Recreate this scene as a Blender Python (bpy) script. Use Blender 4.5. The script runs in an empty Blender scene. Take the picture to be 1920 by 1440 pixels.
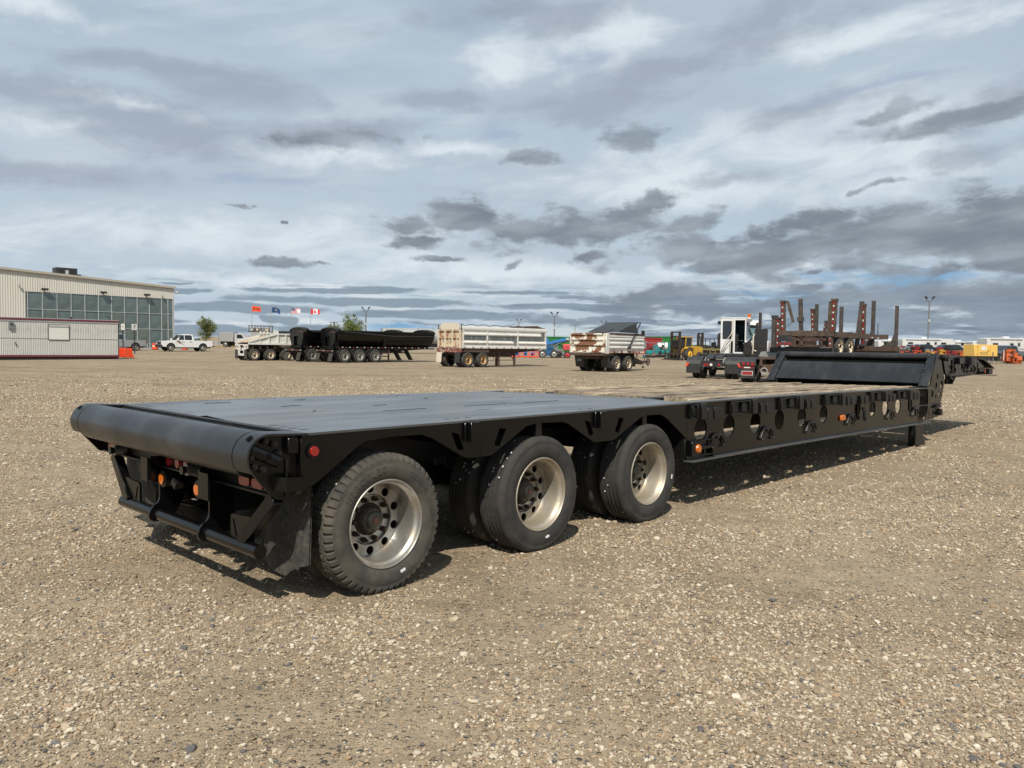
import bpy, math, random
import numpy as np
from mathutils import Vector, Matrix
from mathutils.geometry import tessellate_polygon
random.seed(7); np.random.seed(7)
PI = math.pi
R = math.radians
SC = bpy.context.scene
COL = SC.collection

# ------------------------------------------------------------------ camera
EYE = 1.6374
cam_data = bpy.data.cameras.new('camera')
cam_data.sensor_width = 36.0
cam_data.lens = 1470.3 / 1920 * 36
cam_data.clip_start = 0.05
cam_data.clip_end = 9000
cam = bpy.data.objects.new('camera', cam_data); COL.objects.link(cam)
cam.matrix_world = (Matrix.Translation((0, 0, EYE)) @ Matrix.Rotation(R(90 - 2.7256), 4, 'X')
                    @ Matrix.Rotation(R(0.772), 4, 'Z'))
SC.camera = cam

# ------------------------------------------------------------------ view transform
SC.view_settings.view_transform = 'Standard'
SC.view_settings.look = 'None'
SC.view_settings.gamma = 1.0
SC.view_settings.use_curve_mapping = False
SC.view_settings.exposure = 0.0
try:
    SC.cycles.max_bounces = 6
    SC.cycles.diffuse_bounces = 3
    SC.cycles.glossy_bounces = 3
    SC.cycles.transmission_bounces = 3
    SC.cycles.caustics_reflective = False
    SC.cycles.caustics_refractive = False
    SC.cycles.use_adaptive_sampling = True
except Exception:
    pass

# ------------------------------------------------------------------ sun and sky
YAW = 0.8101                      # heading of the lowboy on the yard
SUN_EL = R(49)
travel = YAW + math.atan2(0.40, 0.57)          # direction the light travels over the ground
SUN_DIR = Vector((-math.cos(travel) * math.cos(SUN_EL), -math.sin(travel) * math.cos(SUN_EL), math.sin(SUN_EL)))
sl = bpy.data.lights.new('sun', 'SUN'); sl.energy = 4.8; sl.angle = R(0.55); sl.color = (1.0, 0.93, 0.82)
sun = bpy.data.objects.new('sun', sl); COL.objects.link(sun)
sun.rotation_euler = SUN_DIR.to_track_quat('Z', 'Y').to_euler()

world = bpy.data.worlds.new('World'); SC.world = world; world.use_nodes = True
NT = world.node_tree; NT.nodes.clear()
def wn(t, **k):
    n = NT.nodes.new(t)
    for a, b in k.items(): setattr(n, a, b)
    return n
def wl(a, b): NT.links.new(a, b)
def wval(v):
    return v
def wmath(op, a, b=None, c=None, clamp=False):
    n = wn('ShaderNodeMath', operation=op); n.use_clamp = clamp
    for i, v in enumerate((a, b, c)):
        if v is None: continue
        if isinstance(v, (int, float)): n.inputs[i].default_value = v
        else: wl(v, n.inputs[i])
    return n.outputs[0]
def wramp(v, lo, hi, smooth=True):
    n = wn('ShaderNodeMapRange'); n.interpolation_type = 'SMOOTHSTEP' if smooth else 'LINEAR'
    wl(v, n.inputs[0]); n.inputs[1].default_value = lo; n.inputs[2].default_value = hi
    return n.outputs[0]
def wmix(f, a, b):
    n = wn('ShaderNodeMix', data_type='RGBA')
    if isinstance(f, (int, float)): n.inputs[0].default_value = f
    else: wl(f, n.inputs[0])
    for s, v in ((n.inputs[6], a), (n.inputs[7], b)):
        if isinstance(v, tuple): s.default_value = (*v, 1)
        else: wl(v, s)
    return n.outputs[2]
def wnoise(vec, scale, detail=6, rough=0.55, dist=0.0):
    n = wn('ShaderNodeTexNoise'); wl(vec, n.inputs['Vector'])
    n.inputs['Scale'].default_value = scale; n.inputs['Detail'].default_value = detail
    n.inputs['Roughness'].default_value = rough; n.inputs['Distortion'].default_value = dist
    return n.outputs[0]
def wvec(x, y, z=0.0):
    n = wn('ShaderNodeCombineXYZ')
    for i, v in enumerate((x, y, z)):
        if isinstance(v, (int, float)): n.inputs[i].default_value = v
        else: wl(v, n.inputs[i])
    return n.outputs[0]
tc = wn('ShaderNodeTexCoord')
sep = wn('ShaderNodeSeparateXYZ'); wl(tc.outputs['Generated'], sep.inputs[0])
dx, dy, dz = sep.outputs
AZ = wmath('ARCTAN2', dx, dy)
EL = wmath('ARCSINE', dz)
AE0 = wvec(AZ, EL)
def warp(vec, scale, detail, ax, ay):            # ragged outlines: push the sky coordinates about by noise
    n = wn('ShaderNodeTexNoise'); wl(vec, n.inputs['Vector']); n.inputs['Scale'].default_value = scale; n.inputs['Detail'].default_value = detail; n.inputs['Roughness'].default_value = .62
    a = wn('ShaderNodeVectorMath', operation='SUBTRACT'); wl(n.outputs['Color'], a.inputs[0]); a.inputs[1].default_value = (.5, .5, .5)
    b = wn('ShaderNodeVectorMath', operation='MULTIPLY_ADD'); wl(a.outputs[0], b.inputs[0]); b.inputs[1].default_value = (ax, ay, 0); wl(vec, b.inputs[2])
    return b.outputs[0]
AE = warp(AE0, 8.0, 6, .15, .046)
sky = wn('ShaderNodeTexSky', sky_type='NISHITA'); sky.sun_disc = False
sky.sun_elevation = SUN_EL; sky.sun_rotation = math.atan2(SUN_DIR.x, SUN_DIR.y)
sky.altitude = 700; sky.air_density = 1.0; sky.dust_density = 0.6; sky.ozone_density = 1.2
SKYK = 0.10
def cc(r, g, b):                     # cloud radiance, written before the background strength
    return (r / SKYK, g / SKYK, b / SKYK)
# thin high cloud sheet seen on a plane overhead
zz = wmath('ADD', wmath('MAXIMUM', dz, 0.0), 0.10)
PX = wmath('DIVIDE', dx, zz); PY = wmath('DIVIDE', dy, zz)
PL = wvec(wmath('ADD', wmath('MULTIPLY', PX, 0.55), wmath('MULTIPLY', PY, -0.25)), PY)
n1 = wnoise(PL, 0.85, 7, 0.56, 0.35)
n2 = wnoise(wvec(wmath('MULTIPLY', AZ, 2.2), wmath('SUBTRACT', wmath('MULTIPLY', EL, 9.0), wmath('MULTIPLY', AZ, 0.9))), 1.5, 7, 0.55, 0.5)
n3 = wnoise(PL, 2.6, 8, 0.6, 0.2)
cover = wramp(wmath('ADD', n1, wmath('MULTIPLY', n2, 0.55)), 0.50, 0.80)
blue_lo = wramp(EL, 0.02, 0.22)
col = wmix(wmath('MULTIPLY_ADD', cover, 0.40, 0.60), sky.outputs[0], cc(0.480, 0.575, 0.665))
# bright and dull mottling of the sheet
col = wmix(wmath('MULTIPLY', wramp(n2, 0.50, 0.72), 0.60), col, cc(0.66, 0.74, 0.81))
col = wmix(wmath('MULTIPLY', wramp(wmath('ADD', n1, wmath('MULTIPLY', n3, 0.4)), 0.62, 0.86), 0.34), col, cc(0.375, 0.430, 0.545))
# low bright haze band
col = wmix(wmath('MULTIPLY', wramp(EL, 0.28, 0.05), 0.35), col, cc(0.58, 0.69, 0.755))

def blobs(lst, noise, amt, base=None):
    """running maximum of 1-|p| over ellipses given as (az, el, half width, half height, tilt)"""
    m = None; base = base or AE
    for a, e, rx, ry, t in lst:
        mp = wn('ShaderNodeMapping', vector_type='TEXTURE')
        mp.inputs['Location'].default_value = (a, e, 0); mp.inputs['Rotation'].default_value = (0, 0, t)
        mp.inputs['Scale'].default_value = (rx, ry, 1)
        if m is None: wl(base, mp.inputs[0])
        else:                                        # negligible link to the previous shape keeps the evaluation in sequence
            va = wn('ShaderNodeVectorMath', operation='ADD'); wl(base, va.inputs[0]); wl(wmath('MULTIPLY', m, 1e-7), va.inputs[1]); wl(va.outputs[0], mp.inputs[0])
        ln = wn('ShaderNodeVectorMath', operation='LENGTH'); wl(mp.outputs[0], ln.inputs[0])
        v = wmath('SUBTRACT', 1.0, ln.outputs['Value'])
        m = v if m is None else wmath('MAXIMUM', m, v)
    return wmath('ADD', m, wmath('MULTIPLY', wmath('SUBTRACT', noise, 0.5), amt))
def fr(x, y, rx, ry, t=0.0):         # photo pixels about the horizon -> azimuth / elevation in radians
    u, v = x - 960, y - 720
    s, c = math.sin(R(.772)), math.cos(R(.772)); u, v = u * c + v * s, -u * s + v * c
    p = R(2.7256); f = 1470.3
    d = Vector((u, f * math.cos(p) - v * math.sin(p), -f * math.sin(p) - v * math.cos(p))).normalized()
    return (math.atan2(d.x, d.y), math.asin(d.z), rx / 1470, ry / 1470, t)
BRIGHT = [fr(1500, 285, 460, 80), fr(1280, 350, 380, 60), fr(1720, 330, 260, 40), fr(230, 205, 170, 18, -.08), fr(60, 235, 170, 24), fr(960, 505, 560, 34), fr(420, 440, 460, 60), fr(1300, 500, 260, 22),
          fr(1500, 512, 170, 12), fr(1150, 60, 160, 60), fr(960, 120, 110, 60), fr(100, 30, 170, 40), fr(1640, 60, 240, 40), fr(640, 300, 260, 30), fr(850, 290, 120, 24), fr(560, 530, 340, 16)]
nbr = wnoise(wvec(wmath('MULTIPLY', AZ, 3.2), wmath('SUBTRACT', wmath('MULTIPLY', EL, 8.0), wmath('MULTIPLY', AZ, .8))), 2.4, 8, 0.62, 0.5)
wbr = warp(AE0, 5.0, 6, .26, .09)
bright = wramp(blobs(BRIGHT, nbr, 2.4, wbr), -.05, 1.0)
col = wmix(wmath('MULTIPLY', bright, 0.90), col, cc(0.735, 0.810, 0.865))
# grey soft sheets
SOFT = [fr(440, 170, 170, 38), fr(140, 168, 230, 26, -.06), fr(300, 255, 240, 50, -.05), fr(560, 265, 120, 32, .1),
        fr(1370, 336, 125, 17, .13), fr(1840, 300, 150, 22, .05), fr(1300, 110, 330, 38, .22), fr(1140, 180, 240, 40, .2),
        fr(1880, 195, 120, 34, .25), fr(1740, 228, 110, 16, .2), fr(1380, 50, 160, 40, .3), fr(800, 185, 170, 20),
        fr(1560, 195, 170, 26, .15), fr(80, 320, 160, 28), fr(650, 250, 130, 26, .15), fr(960, 30, 240, 34, .1), fr(330, 130, 300, 26)]
ns = wnoise(wvec(wmath('MULTIPLY', AZ, 3.0), wmath('SUBTRACT', wmath('MULTIPLY', EL, 9.0), wmath('MULTIPLY', AZ, .7))), 2.4, 8, 0.60, 0.4)
ws = warp(AE0, 6.0, 6, .22, .060)
soft = wramp(blobs(SOFT, ns, 2.6, ws), -0.15, 0.80)
col = wmix(wmath('MULTIPLY', soft, 0.56), col, cc(0.300, 0.345, 0.425))
# openings where blue shows
HOLES = [fr(1740, 522, 300, 30), fr(1560, 540, 260, 18), fr(1290, 508, 70, 9), fr(470, 342, 90, 15), fr(1110, 105, 60, 18), fr(930, 255, 60, 25),
         fr(560, 350, 130, 12), fr(1500, 560, 160, 16), fr(1420, 545, 120, 10), fr(760, 612, 120, 10), fr(1330, 530, 120, 8), fr(1650, 165, 160, 14, .2)]
nh = wnoise(wvec(wmath('MULTIPLY', AZ, 5.0), wmath('MULTIPLY', EL, 22.0)), 2.0, 7, 0.58, 0.3)
hole = wramp(blobs(HOLES, nh, 2.6), 0.0, 1.0)
col = wmix(wmath('MULTIPLY', hole, wramp(EL, .16, .07)), col, cc(0.22, 0.42, 0.64))
col = wmix(wmath('MULTIPLY', hole, wmath('MULTIPLY', wramp(EL, .07, .16), .6)), col, cc(0.36, 0.44, 0.60))
# white fringe rows low in the sky
nw = wnoise(wvec(wmath('MULTIPLY', AZ, 4.0), wmath('MULTIPLY', EL, 26.0)), 2.3, 8, 0.6, 0.3)
low = wmath('MULTIPLY', wramp(EL, 0.13, 0.06), wramp(EL, -0.02, 0.01))
col = wmix(wmath('MULTIPLY', wmath('MULTIPLY', wramp(nw, 0.50, 0.66), low), 0.8), col, cc(0.76, 0.80, 0.83))
# rows of stratocumulus near the horizon, denser to the right
nr = wnoise(wvec(wmath('MULTIPLY', AZ, 3.4), wmath('MULTIPLY', EL, 30.0)), 3.0, 9, 0.60, 0.2)
right = wramp(AZ, -0.15, 0.35)
rows = wmath('MULTIPLY', wramp(wmath('ADD', nr, wmath('MULTIPLY', right, 0.13)), 0.54, 0.645), wramp(EL, 0.095, 0.05))
shade = wnoise(wvec(wmath('MULTIPLY', AZ, 6.0), wmath('MULTIPLY', EL, 34.0)), 3.0, 7, 0.6, 0.2)
rcol = wmix(wramp(shade, 0.35, 0.68), cc(0.150, 0.200, 0.275), cc(0.330, 0.400, 0.480))
col = wmix(wmath('MULTIPLY', rows, 0.85), col, rcol)
# thin lenticular bars on the left, low
BARS = [fr(640, 545, 215, 7, .02), fr(735, 541, 120, 8), fr(370, 545, 60, 7), fr(700, 566, 260, 12), fr(470, 578, 180, 12),
        fr(820, 590, 220, 12), fr(355, 530, 30, 3), fr(1050, 575, 200, 8), fr(960, 548, 130, 5), fr(520, 601, 40, 12), fr(600, 618, 150, 10), fr(400, 620, 90, 14)]
nb = wnoise(wvec(wmath('MULTIPLY', AZ, 5.0), wmath('MULTIPLY', EL, 24.0)), 2.6, 7, 0.55, 0.2)
bars = wramp(blobs(BARS, nb, 1.4, warp(AE0, 6.0, 5, .20, .016)), 0.12, 0.42)
col = wmix(wmath('MULTIPLY', bars, 0.85), col, cc(0.23, 0.30, 0.375))
# ragged cumulus, flat dark bases
CU = [fr(1720, 462, 260, 44, .08), fr(1880, 455, 160, 50, .05), fr(1420, 490, 200, 22, .04), fr(880, 412, 130, 40, .02), fr(985, 436, 120, 36, .05), fr(1090, 430, 150, 34, .12), fr(1205, 388, 70, 24, .2), fr(1300, 412, 66, 16, .25), fr(770, 428, 70, 22),
      fr(790, 458, 60, 14), fr(1860, 418, 210, 62, .12), fr(1700, 432, 230, 52, .12), fr(1560, 466, 250, 40, .08), fr(1400, 480, 170, 28, .06), fr(1255, 475, 95, 30, .1),
      fr(1470, 432, 110, 20, .18), fr(1105, 485, 42, 10, .1), fr(1530, 507, 28, 7), fr(1190, 256, 84, 22, .18), fr(1005, 298, 44, 12), fr(962, 496, 24, 7, .15), fr(522, 492, 64, 8), fr(445, 388, 20, 4),
      fr(515, 423, 10, 3), fr(600, 491, 24, 4), fr(840, 492, 40, 5), fr(1655, 352, 26, 8, .1), fr(1610, 360, 28, 6, .2), fr(1235, 560, 120, 26, .08), fr(1300, 552, 50, 14), fr(1500, 536, 48, 10), fr(1520, 553, 40, 8),
      fr(1700, 560, 150, 26), fr(1860, 560, 170, 36, .05), fr(1890, 500, 70, 22, .05), fr(1800, 506, 60, 14), fr(1440, 562, 66, 14), fr(1340, 585, 120, 16), fr(1150, 575, 80, 12), fr(1580, 590, 170, 20), fr(1820, 605, 200, 20), fr(1060, 600, 120, 12),
      fr(1690, 210, 66, 14, .25), fr(1830, 205, 120, 20, .25), fr(600, 262, 60, 18, .1), fr(690, 250, 80, 14)]
nc = wnoise(wvec(wmath('MULTIPLY', AZ, 5.5), wmath('MULTIPLY', EL, 12.0)), 2.7, 10, 0.60, 0.15)
cum = blobs(CU, nc, 3.4)
cmask = wramp(cum, -0.22, 0.56)
nd = wnoise(wvec(wmath('MULTIPLY', AZ, 3.2), wmath('SUBTRACT', wmath('MULTIPLY', EL, 13.0), wmath('MULTIPLY', AZ, 1.2))), 2.4, 7, 0.55, 0.2)
ccol = wmix(wramp(nd, 0.34, 0.72), cc(0.190, 0.224, 0.270), cc(0.365, 0.420, 0.480))
ccol = wmix(wmath('MULTIPLY', wramp(EL, 0.10, 0.03), .6), ccol, cc(0.24, 0.31, 0.39))
col = wmix(wmath('MULTIPLY', cmask, wmath('MULTIPLY_ADD', wramp(EL, 0.2, 0.30), -0.40, 0.92)), col, ccol)
# below the horizon: dull ground tone, never seen by the camera
col = wmix(wramp(EL, -0.005, -0.03), col, cc(0.26, 0.24, 0.20))
bg = wn('ShaderNodeBackground'); bg.inputs['Strength'].default_value = SKYK
world.cycles.sampling_method = 'MANUAL'; world.cycles.sample_map_resolution = 256
wo = wn('ShaderNodeOutputWorld'); wl(col, bg.inputs['Color']); wl(bg.outputs[0], wo.inputs['Surface'])

# ------------------------------------------------------------------ mesh helper
class MB:
    """collects shapes and links them as ONE mesh object"""
    def __init__(s, xf=None): s.v = []; s.f = []; s.mi = []; s.m = 0; s.xf = xf
    def add(s, vs, fs, mi=None):
        b = len(s.v)
        if s.xf is not None: vs = [s.xf(*p) if callable(s.xf) else tuple(s.xf @ Vector(p)) for p in vs]
        s.v += [tuple(p) for p in vs]; s.f += [tuple(b + i for i in f) for f in fs]
        s.mi += [s.m if mi is None else mi] * len(fs); return s
    def box(s, x0, x1, y0, y1, z0, z1, n=None):
        n = n or (1, 1, 1)
        if n == (1, 1, 1):
            v = [(x, y, z) for x in (x0, x1) for y in (y0, y1) for z in (z0, z1)]
            return s.add(v, [(0, 1, 3, 2), (4, 6, 7, 5), (0, 4, 5, 1), (2, 3, 7, 6), (0, 2, 6, 4), (1, 5, 7, 3)])
        # cut along x only (long members that sag)
        k = n[0]; v = []; f = []
        for i in range(k + 1):
            x = x0 + (x1 - x0) * i / k
            v += [(x, y0, z0), (x, y1, z0), (x, y1, z1), (x, y0, z1)]
        for i in range(k):
            a = 4 * i
            for j in range(4):
                f.append((a + j, a + (j + 1) % 4, a + 4 + (j + 1) % 4, a + 4 + j))
        f += [(3, 2, 1, 0), (4 * k, 4 * k + 1, 4 * k + 2, 4 * k + 3)]
        return s.add(v, f)
    def bar(s, p, q, w, h, up=(0, 0, 1)):
        """rectangular bar from p to q, w across, h along up"""
        p, q = Vector(p), Vector(q); d = (q - p).normalized(); u = Vector(up)
        if abs(d.dot(u)) > .98: u = Vector((1, 0, 0))
        a = d.cross(u).normalized(); u = a.cross(d).normalized()
        v = [e + a * (sx * w / 2) + u * (sy * h / 2) for e in (p, q) for sx, sy in ((-1, -1), (1, -1), (1, 1), (-1, 1))]
        return s.add(v, [(3, 2, 1, 0), (4, 5, 6, 7)] + [(j, (j + 1) % 4, 4 + (j + 1) % 4, 4 + j) for j in range(4)])
    def cyl(s, p, q, r, n=16, r2=None, cap=True):
        p, q = Vector(p), Vector(q); d = (q - p).normalized()
        u = Vector((0, 0, 1)) if abs(d.z) < .9 else Vector((1, 0, 0))
        a = d.cross(u).normalized(); b = d.cross(a).normalized(); r2 = r if r2 is None else r2
        v = []
        for e, rr in ((p, r), (q, r2)):
            v += [e + a * (rr * math.cos(2 * PI * i / n)) + b * (rr * math.sin(2 * PI * i / n)) for i in range(n)]
        f = [(i, (i + 1) % n, n + (i + 1) % n, n + i) for i in range(n)]
        if cap: f += [tuple(range(n - 1, -1, -1)), tuple(range(n, 2 * n))]
        return s.add(v, f)
    def tube(s, pts, r, n=8):
        pts = [Vector(p) for p in pts]; v = []; f = []
        prev = None
        for i, p in enumerate(pts):
            d = (pts[min(i + 1, len(pts) - 1)] - pts[max(i - 1, 0)]).normalized()
            if prev is None:
                u = Vector((0, 0, 1)) if abs(d.z) < .9 else Vector((1, 0, 0)); a = d.cross(u).normalized()
            else:
                a = (prev - d * prev.dot(d)).normalized()
            prev = a; b = d.cross(a)
            rr = r[i] if isinstance(r, (list, tuple)) else r
            v += [p + a * (rr * math.cos(2 * PI * j / n)) + b * (rr * math.sin(2 * PI * j / n)) for j in range(n)]
        for i in range(len(pts) - 1):
            for j in range(n):
                f.append((i * n + j, i * n + (j + 1) % n, (i + 1) * n + (j + 1) % n, (i + 1) * n + j))
        f += [tuple(range(n - 1, -1, -1)), tuple(range((len(pts) - 1) * n, len(pts) * n))]
        return s.add(v, f)
    def lathe(s, prof, n, fn, closed=False, rmod=None):
        """prof: (a along axis, r); fn(a, r cos, r sin) -> point"""
        v = []; f = []; m = len(prof)
        for i in range(n):
            t = 2 * PI * i / n
            for j, (a, r) in enumerate(prof):
                rr = r if rmod is None else rmod(i, j, a, r)
                v.append(fn(a, rr * math.cos(t), rr * math.sin(t)))
        for i in range(n):
            k = (i + 1) % n
            for j in range(m - 1):
                f.append((i * m + j, i * m + j + 1, k * m + j + 1, k * m + j))
            if closed: f.append((i * m + m - 1, i * m, k * m, k * m + m - 1))
        return s.add(v, f)
    def plate(s, outer, holes, fn, t0, t1):
        """flat plate with holes: outline in (a, b), thickness t0..t1, fn(a, b, t) -> point"""
        loops = [list(outer)] + [list(h) for h in holes]
        tri = tessellate_polygon([[Vector((a, b, 0)) for a, b in l] for l in loops])
        flat = [p for l in loops for p in l]; n = len(flat)
        v = [fn(a, b, t0) for a, b in flat] + [fn(a, b, t1) for a, b in flat]
        f = [tuple(t) for t in tri] + [tuple(n + i for i in reversed(t)) for t in tri]
        o = 0
        for l in loops:
            k = len(l)
            for i in range(k):
                f.append((o + i, o + (i + 1) % k, n + o + (i + 1) % k, n + o + i))
            o += k
        return s.add(v, f)
    def prism(s, outline, fn, t0, t1):
        n = len(outline)
        v = [fn(a, b, t0) for a, b in outline] + [fn(a, b, t1) for a, b in outline]
        f = [tuple(range(n - 1, -1, -1)), tuple(range(n, 2 * n))] + [(i, (i + 1) % n, n + (i + 1) % n, n + i) for i in range(n)]
        return s.add(v, f)
    def mesh(s, name, mats, sharp=35):
        me = bpy.data.meshes.new(name); me.from_pydata(s.v, [], s.f); me.validate(clean_customdata=False)
        for m in (mats if isinstance(mats, (list, tuple)) else [mats]): me.materials.append(m)
        if len(me.polygons) == len(s.mi): me.polygons.foreach_set('material_index', s.mi)
        me.polygons.foreach_set('use_smooth', [True] * len(me.polygons))
        import bmesh
        bm = bmesh.new(); bm.from_mesh(me); bmesh.ops.recalc_face_normals(bm, faces=bm.faces); bm.to_mesh(me); bm.free()
        me.set_sharp_from_angle(angle=R(sharp)); me.update()
        return me
    def build(s, name, mats, parent=None, bevel=0, sharp=35):
        o = bpy.data.objects.new(name, s.mesh(name, mats, sharp)); COL.objects.link(o)
        if parent is not None: o.parent = parent
        if bevel:
            b = o.modifiers.new('bevel', 'BEVEL'); b.width = bevel; b.segments = 1; b.limit_method = 'ANGLE'; b.angle_limit = R(50)
        return o

def tag(o, label=None, cat=None, group=None, kind=None):
    if label: o['label'] = label
    if cat: o['category'] = cat
    if group: o['group'] = group
    if kind: o['kind'] = kind
    return o
def thing(name, label, cat, loc=(0, 0, 0), rz=0.0, group=None):
    o = bpy.data.objects.new(name, None); COL.objects.link(o)
    o.empty_display_size = .2; o.location = loc; o.rotation_euler = (0, 0, rz)
    return tag(o, label, cat, group)
def kids(o): return list(o.children)
def dup(o, parent=None, loc=None, rz=None, label=None, scale=None):
    c = o.copy(); COL.objects.link(c)
    if parent is not None: c.parent = parent
    if loc is not None: c.location = loc
    if rz is not None: c.rotation_euler = (0, 0, rz)
    if scale is not None: c.scale = (scale,) * 3 if isinstance(scale, (int, float)) else scale
    if label: c['label'] = label
    for ch in kids(o): dup(ch, c)
    return c
def circ(cx, cy, rx, ry=None, n=24, ph=0.0):
    ry = rx if ry is None else ry
    return [(cx + rx * math.cos(2 * PI * i / n + ph), cy + ry * math.sin(2 * PI * i / n + ph)) for i in range(n)]
XZ = lambda a, b, t: (a, t, b)
YZ = lambda a, b, t: (t, a, b)
XY = lambda a, b, t: (a, b, t)

# ------------------------------------------------------------------ materials
MATS = {}
def mat(name, base, rough=0.6, metal=0.0, spec=0.5, var=0.0, vscale=6.0, dirt=None, dscale=3.0, dthr=(0.55, 0.7), bump=0.0, bscale=40.0,
        rvar=0.0, stretch=None, coat=0.0, emit=None, detail=5):
    """procedural surface: base colour with noise variation, patches of a second colour, fine relief"""
    if name in MATS: return MATS[name]
    m = bpy.data.materials.new(name); m.use_nodes = True; nt = m.node_tree; bs = nt.nodes['Principled BSDF']
    L = nt.links.new
    bs.inputs['Base Color'].default_value = (*base, 1); bs.inputs['Roughness'].default_value = rough
    bs.inputs['Metallic'].default_value = metal; bs.inputs['Specular IOR Level'].default_value = spec
    bs.inputs['Coat Weight'].default_value = coat
    if emit: bs.inputs['Emission Color'].default_value = (*emit[:3], 1); bs.inputs['Emission Strength'].default_value = emit[3]
    tcn = nt.nodes.new('ShaderNodeTexCoord'); src = tcn.outputs['Object']
    if stretch:
        mp = nt.nodes.new('ShaderNodeMapping'); mp.inputs['Scale'].default_value = stretch; L(src, mp.inputs[0]); src = mp.outputs[0]
    def noise(sc, d=detail, r=.6):
        n = nt.nodes.new('ShaderNodeTexNoise'); L(src, n.inputs['Vector']); n.inputs['Scale'].default_value = sc
        n.inputs['Detail'].default_value = d; n.inputs['Roughness'].default_value = r; return n.outputs[0]
    def rng(v, a, b, lo, hi):
        n = nt.nodes.new('ShaderNodeMapRange'); L(v, n.inputs[0])
        for i, q in enumerate((a, b, lo, hi)): n.inputs[i + 1].default_value = q
        return n.outputs[0]
    colour = None
    if var:
        n = noise(vscale); f = rng(n, .3, .7, 1 - var, 1 + var)
        mx = nt.nodes.new('ShaderNodeMix'); mx.data_type = 'RGBA'; mx.blend_type = 'MULTIPLY'; mx.inputs[0].default_value = 1
        mx.inputs[6].default_value = (*base, 1)
        cb = nt.nodes.new('ShaderNodeCombineColor'); [L(f, cb.inputs[i]) for i in range(3)]
        L(cb.outputs[0], mx.inputs[7]); colour = mx.outputs[2]
    if dirt:
        n = noise(dscale, 7, .65); f = rng(n, dthr[0], dthr[1], 0, 1)
        mx = nt.nodes.new('ShaderNodeMix'); mx.data_type = 'RGBA'; L(f, mx.inputs[0])
        if colour is not None: L(colour, mx.inputs[6])
        else: mx.inputs[6].default_value = (*base, 1)
        mx.inputs[7].default_value = (*dirt, 1); colour = mx.outputs[2]
        if not rvar:
            L(rng(f, 0, 1, rough, min(1, rough + .25)), bs.inputs['Roughness'])
    if colour is not None: L(colour, bs.inputs['Base Color'])
    if rvar:
        L(rng(noise(vscale * .7), .3, .7, max(.02, rough - rvar), rough + rvar), bs.inputs['Roughness'])
    if bump:
        n = noise(bscale, 4); b = nt.nodes.new('ShaderNodeBump'); b.inputs['Strength'].default_value = bump; b.inputs['Distance'].default_value = .01
        L(n, b.inputs['Height']); L(b.outputs[0], bs.inputs['Normal'])
    MATS[name] = m; return m
def glass(name, base, rough=.05):
    return mat(name, base, rough=rough, spec=.8)

M_black = mat('black_gloss_paint', (.003, .003, .0032), rough=.22, rvar=.06, vscale=9, spec=.34, dirt=(.012, .011, .009), dscale=2.2, dthr=(.60, .88), bump=.02, bscale=60)
M_blackd = mat('black_underside_paint', (.006, .006, .006), rough=.40, var=.2, spec=.4, dirt=(.022, .019, .015), dscale=5, dthr=(.52, .8))
M_deck = mat('black_satin_paint', (.015, .016, .018), rough=.34, rvar=.08, vscale=2.3, var=.25, dirt=(.055, .055, .055), dscale=1.1, dthr=(.50, .82), stretch=(.5, 1.6, 1), bump=.03, bscale=14)
M_plate = mat('weathered_plate_with_sky_sheen', (.066, .069, .072), rough=.27, rvar=.09, vscale=2.3, var=.25, spec=.6, dirt=(.125, .124, .12), dscale=1.3, dthr=(.46, .80), stretch=(.5, 1.6, 1), bump=.03, bscale=14)  # scuffed black plate; reflected sky is put into the paler base colour
M_rubber = mat('tyre_rubber', (.026, .025, .024), rough=.78, var=.25, vscale=7, dirt=(.060, .054, .045), dscale=5, dthr=(.42, .78), bump=.08, bscale=120)
M_rubdirt = mat('dusty_tyre_rubber', (.042, .040, .036), rough=.85, var=.2, vscale=8, dirt=(.105, .092, .070), dscale=6, dthr=(.36, .72), bump=.1, bscale=140)
M_alu = mat('worn_aluminium', (.52, .51, .48), rough=.36, metal=.85, var=.15, vscale=11, dirt=(.34, .29, .215), dscale=7, dthr=(.42, .72), bump=.05, bscale=60)
M_alud = mat('dusty_aluminium', (.50, .47, .41), rough=.42, metal=.7, var=.15, vscale=9, dirt=(.36, .305, .22), dscale=5, dthr=(.36, .66), bump=.05, bscale=60)
M_rust = mat('rusty_steel', (.050, .028, .018), rough=.85, var=.5, vscale=25, dirt=(.018, .013, .010), dscale=14, bump=.2, bscale=80)
M_hubg = mat('greasy_hub_steel', (.095, .086, .066), rough=.55, metal=.3, var=.35, vscale=22, bump=.1, bscale=60)
M_hubred = mat('hub_cap_plug', (.21, .075, .060), rough=.5, var=.3, vscale=30)
M_red = mat('red_lamp_lens', (.26, .010, .010), rough=.18, spec=.7, var=.1, coat=.4)
M_amber = mat('amber_lamp_lens', (.58, .135, .010), rough=.2, spec=.7, coat=.4)
M_chromish = mat('plain_steel', (.28, .28, .28), rough=.4, metal=.8, var=.2, vscale=14)
M_flap = mat('mud_flap_rubber', (.026, .025, .024), rough=.75, var=.3, vscale=14, dirt=(.095, .085, .070), dscale=26, dthr=(.40, .74), bump=.15, bscale=60)
M_chalk = mat('white_tyre_chalk', (.75, .75, .75), rough=.8)
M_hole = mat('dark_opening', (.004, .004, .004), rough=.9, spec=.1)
M_hose = mat('black_hose', (.010, .010, .011), rough=.25, spec=.6)

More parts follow.
